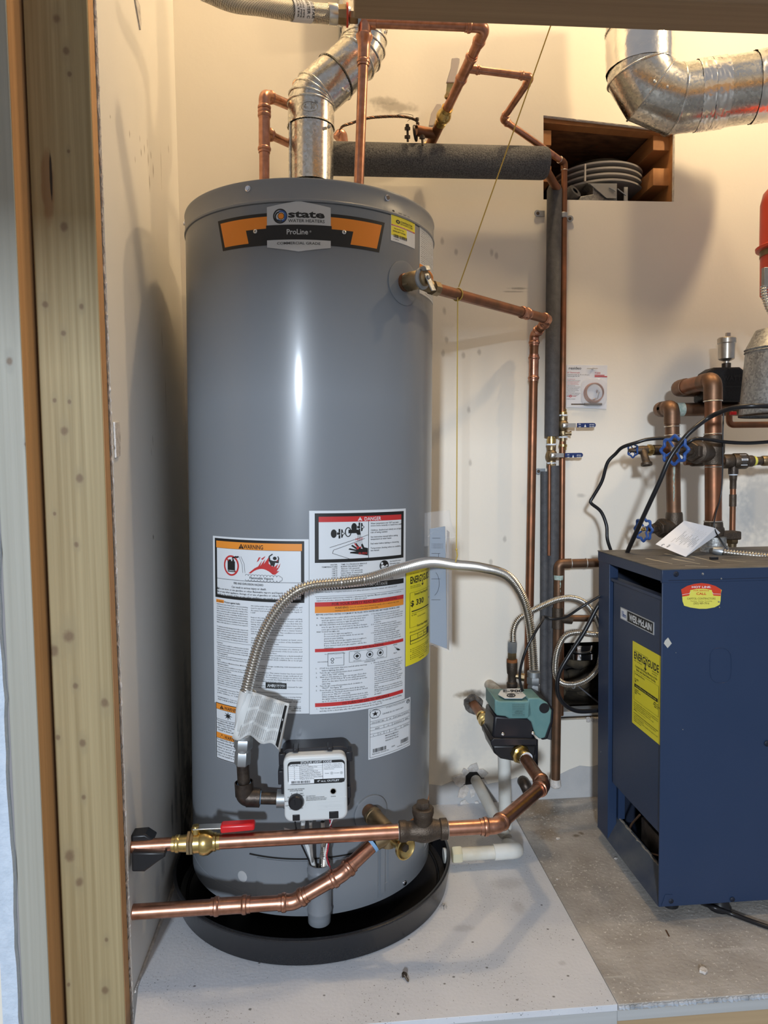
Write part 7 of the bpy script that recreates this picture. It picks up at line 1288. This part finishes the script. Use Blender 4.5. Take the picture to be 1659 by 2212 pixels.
k = MB(); hexnut(k, (tx, 1.70, ze+.012), (0, 0, -1), .015, .028); k.lathe((tx, 1.70, ze-.014), (0, 0, -1), [(0, .011), (.02, .009)], 12); k.build('union', C['brass_dull'], RVL)
# air separator with vent
AS = thing('air_separator', 'black cast air separator with silver vent on top, behind the thick riser', 'valve', P(1570, 850, 1.75))
k = MB(); k.prism([P(x, y, 1.735) for x, y in ((1520, 868), (1522, 822), (1530, 803), (1545, 793), (1600, 792), (1610, 800), (1614, 820), (1612, 868))], (0, .055, 0)); ab = k.build('casting', mat('black_casting', (.016, .015, .015), .5, .3, bump=.5, bscale=300), AS, bevel=.008, seg=3)
Sa = Sheet(plane_fn(P(1556, 806, 1.7348), P(1612, 806, 1.7348), P(1556, 840, 1.7348), (0, -1, 0)), 100, 60, 1); Sa.th = .0008; cm = mat('casting_letters', (.03, .028, .027), .35, .4); Sa.text('WATTS', 8, 28, 18, cm, fit=82, bold=2.5); Sa.text('REGULATOR', 12, 42, 8, cm, fit=70, bold=1); Sa.rect(18, 50, 84, 54, cm); Sa.build('cast_word', ab)
vx = P(1569, 790, 1.762); k = MB(); z0_ = vx.z-.012; k.lathe((vx.x, vx.y, z0_), (0, 0, 1), [(0, .011), (.018, .011)], 14); k.build('vent_base', C['blackiron'], AS); k = MB(); zz_ = P(1569, 784, 1.762).z; k.lathe((vx.x, vx.y, zz_-.004), (0, 0, 1), [(0, .007), (.008, .007), (.012, .017), (.014, .0195), (.052, .0205), (.054, .0225), (.065, .0228), (.068, .020), (.069, .004)], 30); k.obox((vx.x+.003, vx.y, zz_+.070), (.0048, 0, 0), (0, .004, 0), (0, 0, .006)); k.build('air_vent', mat('nickel_vent', (.60, .55, .48), .35, .9, .3, 60, (.5, .46, .40)), AS)
# bleed pipe and red tag
k = MB(); q = [P(1575, 885, 1.69), P(1575, 918, 1.69), P(1700, 922, 1.69)]; q[2].z = q[1].z; tag(k.tube(fillet(q, .012), .0078, 14).build('copper_tube', C['copper_old']), 'small copper tube turning right below the galvanised draft hood', 'copper pipe')
k = MB(); a = P(1578, 893, 1.66); k.box(a.x, a.x+.013, 1.655, 1.665, a.z-.004, a.z+.004); tag(k.build('red_clip', C['red_grip'], bevel=.001), 'tiny red clip under the black air separator', 'clip')
# draft hood
DH = thing('draft_hood', 'mottled galvanised draft hood cut off by the right picture edge', 'draft hood', P(1682, 905, 1.50)); hc_ = P(1684, 830, 1.50); zt_ = P(1684, 762, 1.50).z; zb_ = P(1684, 897, 1.50).z; k = MB()
k.lathe((hc_.x, 1.50, zb_), (0, 0, 1), [(0, .080), (.003, .0805), (zt_-zb_, .0695)], 50, caps=(False, False), up=(1, 0, 0)); k.build('cone', C['galv_dull'], DH)
k = MB(); k.lathe((hc_.x, 1.50, zt_), (0, 0, 1), [(0, .0695), (.003, .072), (.006, .0695), (.009, .072), (.012, .069), (.05, .05)], 50, up=(1, 0, 0)); k.build('top_ring', C['galv_dull'], DH); k = MB(); k.lathe((hc_.x, 1.50, zb_-.002), (0, 0, 1), [(0, .0815), (.004, .0815)], 50, caps=(False, False)); k.lathe((hc_.x, 1.50, zb_+.004), (0, 0, 1), [(0, .060), (0, .079)], 50, caps=(True, False)); k.build('base_ring', C['blackiron'], DH)
k = MB(); k.lathe((hc_.x, 1.50, zt_+.05), (0, 0, 1), [(0, .048), (.5, .048)], 30) if False else None
# red tank
RT = thing('expansion_tank', 'red expansion tank partly cut off by the right picture edge', 'tank', P(1700, 690, 1.62)); tcx = P(1700, 540, 1.62); zf = P(1660, 531, 1.62).z; k = MB(); Rr = .0585
k.lathe((tcx.x, 1.62, zf), (0, 0, 1), [(0, Rr), (.10, Rr), (.125, Rr*.9), (.142, Rr*.65), (.148, .01)], 40); k.build('upper_shell', C['redpaint'], RT); k = MB(); k.lathe((tcx.x, 1.62, zf-.004), (0, 0, 1), [(-.004, Rr), (-.002, Rr*1.13), (.004, Rr*1.15), (.009, Rr)], 40); k.build('flange', C['redpaint'], RT); k = MB(); k.lathe((tcx.x, 1.62, zf-.022), (0, 0, 1), [(0, Rr*.985), (.015, Rr*.985)], 40, caps=(False, False)); k.build('band', C['brass_dull'], RT); k = MB(); k.lathe((tcx.x, 1.62, zf-.15), (0, 0, 1), [(0, .01), (.01, Rr*.6), (.04, Rr*.95), (.146, Rr*.97)], 40); k.build('lower_shell', C['redpaint'], RT)
k = MB(); k.obox(P(1655, 600, 1.545), (.008, 0, 0), (0, .006, 0), (0, 0, .022)); k.build('cable_clamp', C['zinc'], RT, bevel=.001)
cx0 = thing('armoured_cable', 'spiral armoured cable hanging beside the red tank', 'cable', P(1655, 620, 1.54)); corrugated('armour', spline([P(1650, 618, 1.54), P(1652, 640, 1.54), P(1660, 665, 1.54), P(1680, 700, 1.54)], 8), .0075, C['steel'], .006, .3, 12, cx0)
# armoured conduit on the boiler top
cd = thing('conduit', 'silver spiral conduit lying across the boiler top toward the right', 'conduit', P(1560, 1196, 1.52)); corrugated('armour', spline([P(1552, 1190, 1.53), P(1572, 1194, 1.52), P(1610, 1198, 1.505), P(1662, 1203, 1.49), P(1720, 1206, 1.47)], 8), .0088, C['flexsteel'], .0062, .3, 14, cd)
k = MB(); k.lathe(P(1540, 1188, 1.535), P(1560, 1192, 1.525)-P(1540, 1188, 1.535), [(0, .008), (.012, .011), (.02, .010)], 14); k.build('connector', C['zinc'], cd); k = MB(); k.obox(PZ(1542, 1206, ZB1+.004), (.008, 0, 0), (0, .004, 0), (0, 0, .0028)); k.build('foot_clip', C['rubber'], cd)
# cords above the boiler
cord([P(1322, 1196, 1.68), P(1312, 1165, 1.68), P(1310, 1135, 1.685), P(1298, 1105, 1.69), P(1276, 1086, 1.69), P(1280, 1075, 1.69), P(1300, 1040, 1.68), P(1312, 1000, 1.67), P(1330, 980, 1.66), P(1345, 966, 1.64), P(1375, 956, 1.62), P(1400, 949, 1.61), P(1440, 947, 1.585), P(1480, 957, 1.54), P(1500, 948, 1.53), P(1530, 949, 1.53), P(1570, 955, 1.53), P(1620, 957, 1.54), P(1680, 953, 1.55)], .0042, 'black cord winding from the boiler past the small blue handwheel to the right edge')
cord([P(1352, 1200, 1.62), P(1366, 1168, 1.58), P(1395, 1105, 1.53), P(1425, 1040, 1.50), P(1447, 990, 1.49), P(1477, 948, 1.485), P(1500, 925, 1.48), P(1535, 900, 1.475), P(1580, 882, 1.42), P(1625, 877, 1.39), P(1680, 878, 1.385)], .0052, 'thick black cord running from the boiler top past the large handwheel')
cord([P(1563, 890, 1.57), P(1561, 950, 1.57), P(1561, 1010, 1.57), P(1557, 1070, 1.57), P(1546, 1110, 1.565), P(1543, 1140, 1.56), P(1556, 1165, 1.56), P(1575, 1192, 1.55)], .0016, 'very thin dark wire hanging along the thick copper riser')
cord([P(1500, 1945, 1.42), PZ(1535, 1958, .016), PZ(1580, 1974, .005), PZ(1640, 1996, .005), PZ(1700, 2016, .005)], .0045, 'black power cord on the floor coming from under the boiler')
# ------------------------------------------------------------------ small things on the floor
p = PZ(876, 2110, .0035); SC = thing('loose_screw', 'dark hex head screw lying on the white board before the pan', 'screw', p); d = (PZ(882, 2122, .0022)-PZ(872, 2106, .0035)).normalized(); k = MB(); hexnut(k, p-d*.009, d, .0042, .004); k.lathe(p-d*.005, d, [(0, .0055), (.0012, .0055)], 14); k.build('head', C['bronze'], SC)
k = MB(); n = 20; k.lathe(p-d*.004, d, [(i*.0007, .0022 if i % 2 else .0014) for i in range(n)]+[(n*.0007+.003, .0002)], 10); k.build('shank', C['bronze'], SC)
rnd = random.Random(12)
def chip(px, py, s_, label, mt=None):
    c = PZ(px, py, 0); k = MB(); n = 7; pts = [c+V((s_*cos(2*pi*i/n)*rnd.uniform(.7, 1.2), s_*sin(2*pi*i/n)*rnd.uniform(.6, 1.1), .0002)) for i in range(n)]; k.prism(pts, (s_*.1, 0, s_*.55)); return tag(k.build('plaster_chip', mt or C['gypsum'], bevel=s_*.12), label, 'debris')
chip(1205, 1812, .0055, 'round white plaster chip on tan floor board left of the boiler'); chip(1519, 2099, .009, 'flat white plaster flake near the lower right floor edge'); chip(1330, 1855, .004, 'small white crumb at the foot of the boiler'); chip(1204, 1900, .003, 'tiny white crumb at the floor board seam')
k = MB(); c = PZ(1442, 2016, .001); k.obox(c, (.0012, .009, 0), (.0012, -.0002, 0), (0, 0, .0008)); tag(k.build('wood_splinter', C['copper_dull']), 'thin brown splinter on the tan floor board before the boiler', 'debris')
k = MB(); c = PZ(958, 1957, .004)
for i in range(7): a = i*.9; k.tube([c, c+V((.005*cos(a), .005*sin(a), .002)), c+V((.008*cos(a+.2), .008*sin(a+.2), -.0035))], .0003, 4)
k.ball(c, .0013, 0, 6); tag(k.build('dead_spider', C['pgrey']), 'tiny curled dark spider beside the rim of the black pan', 'spider')
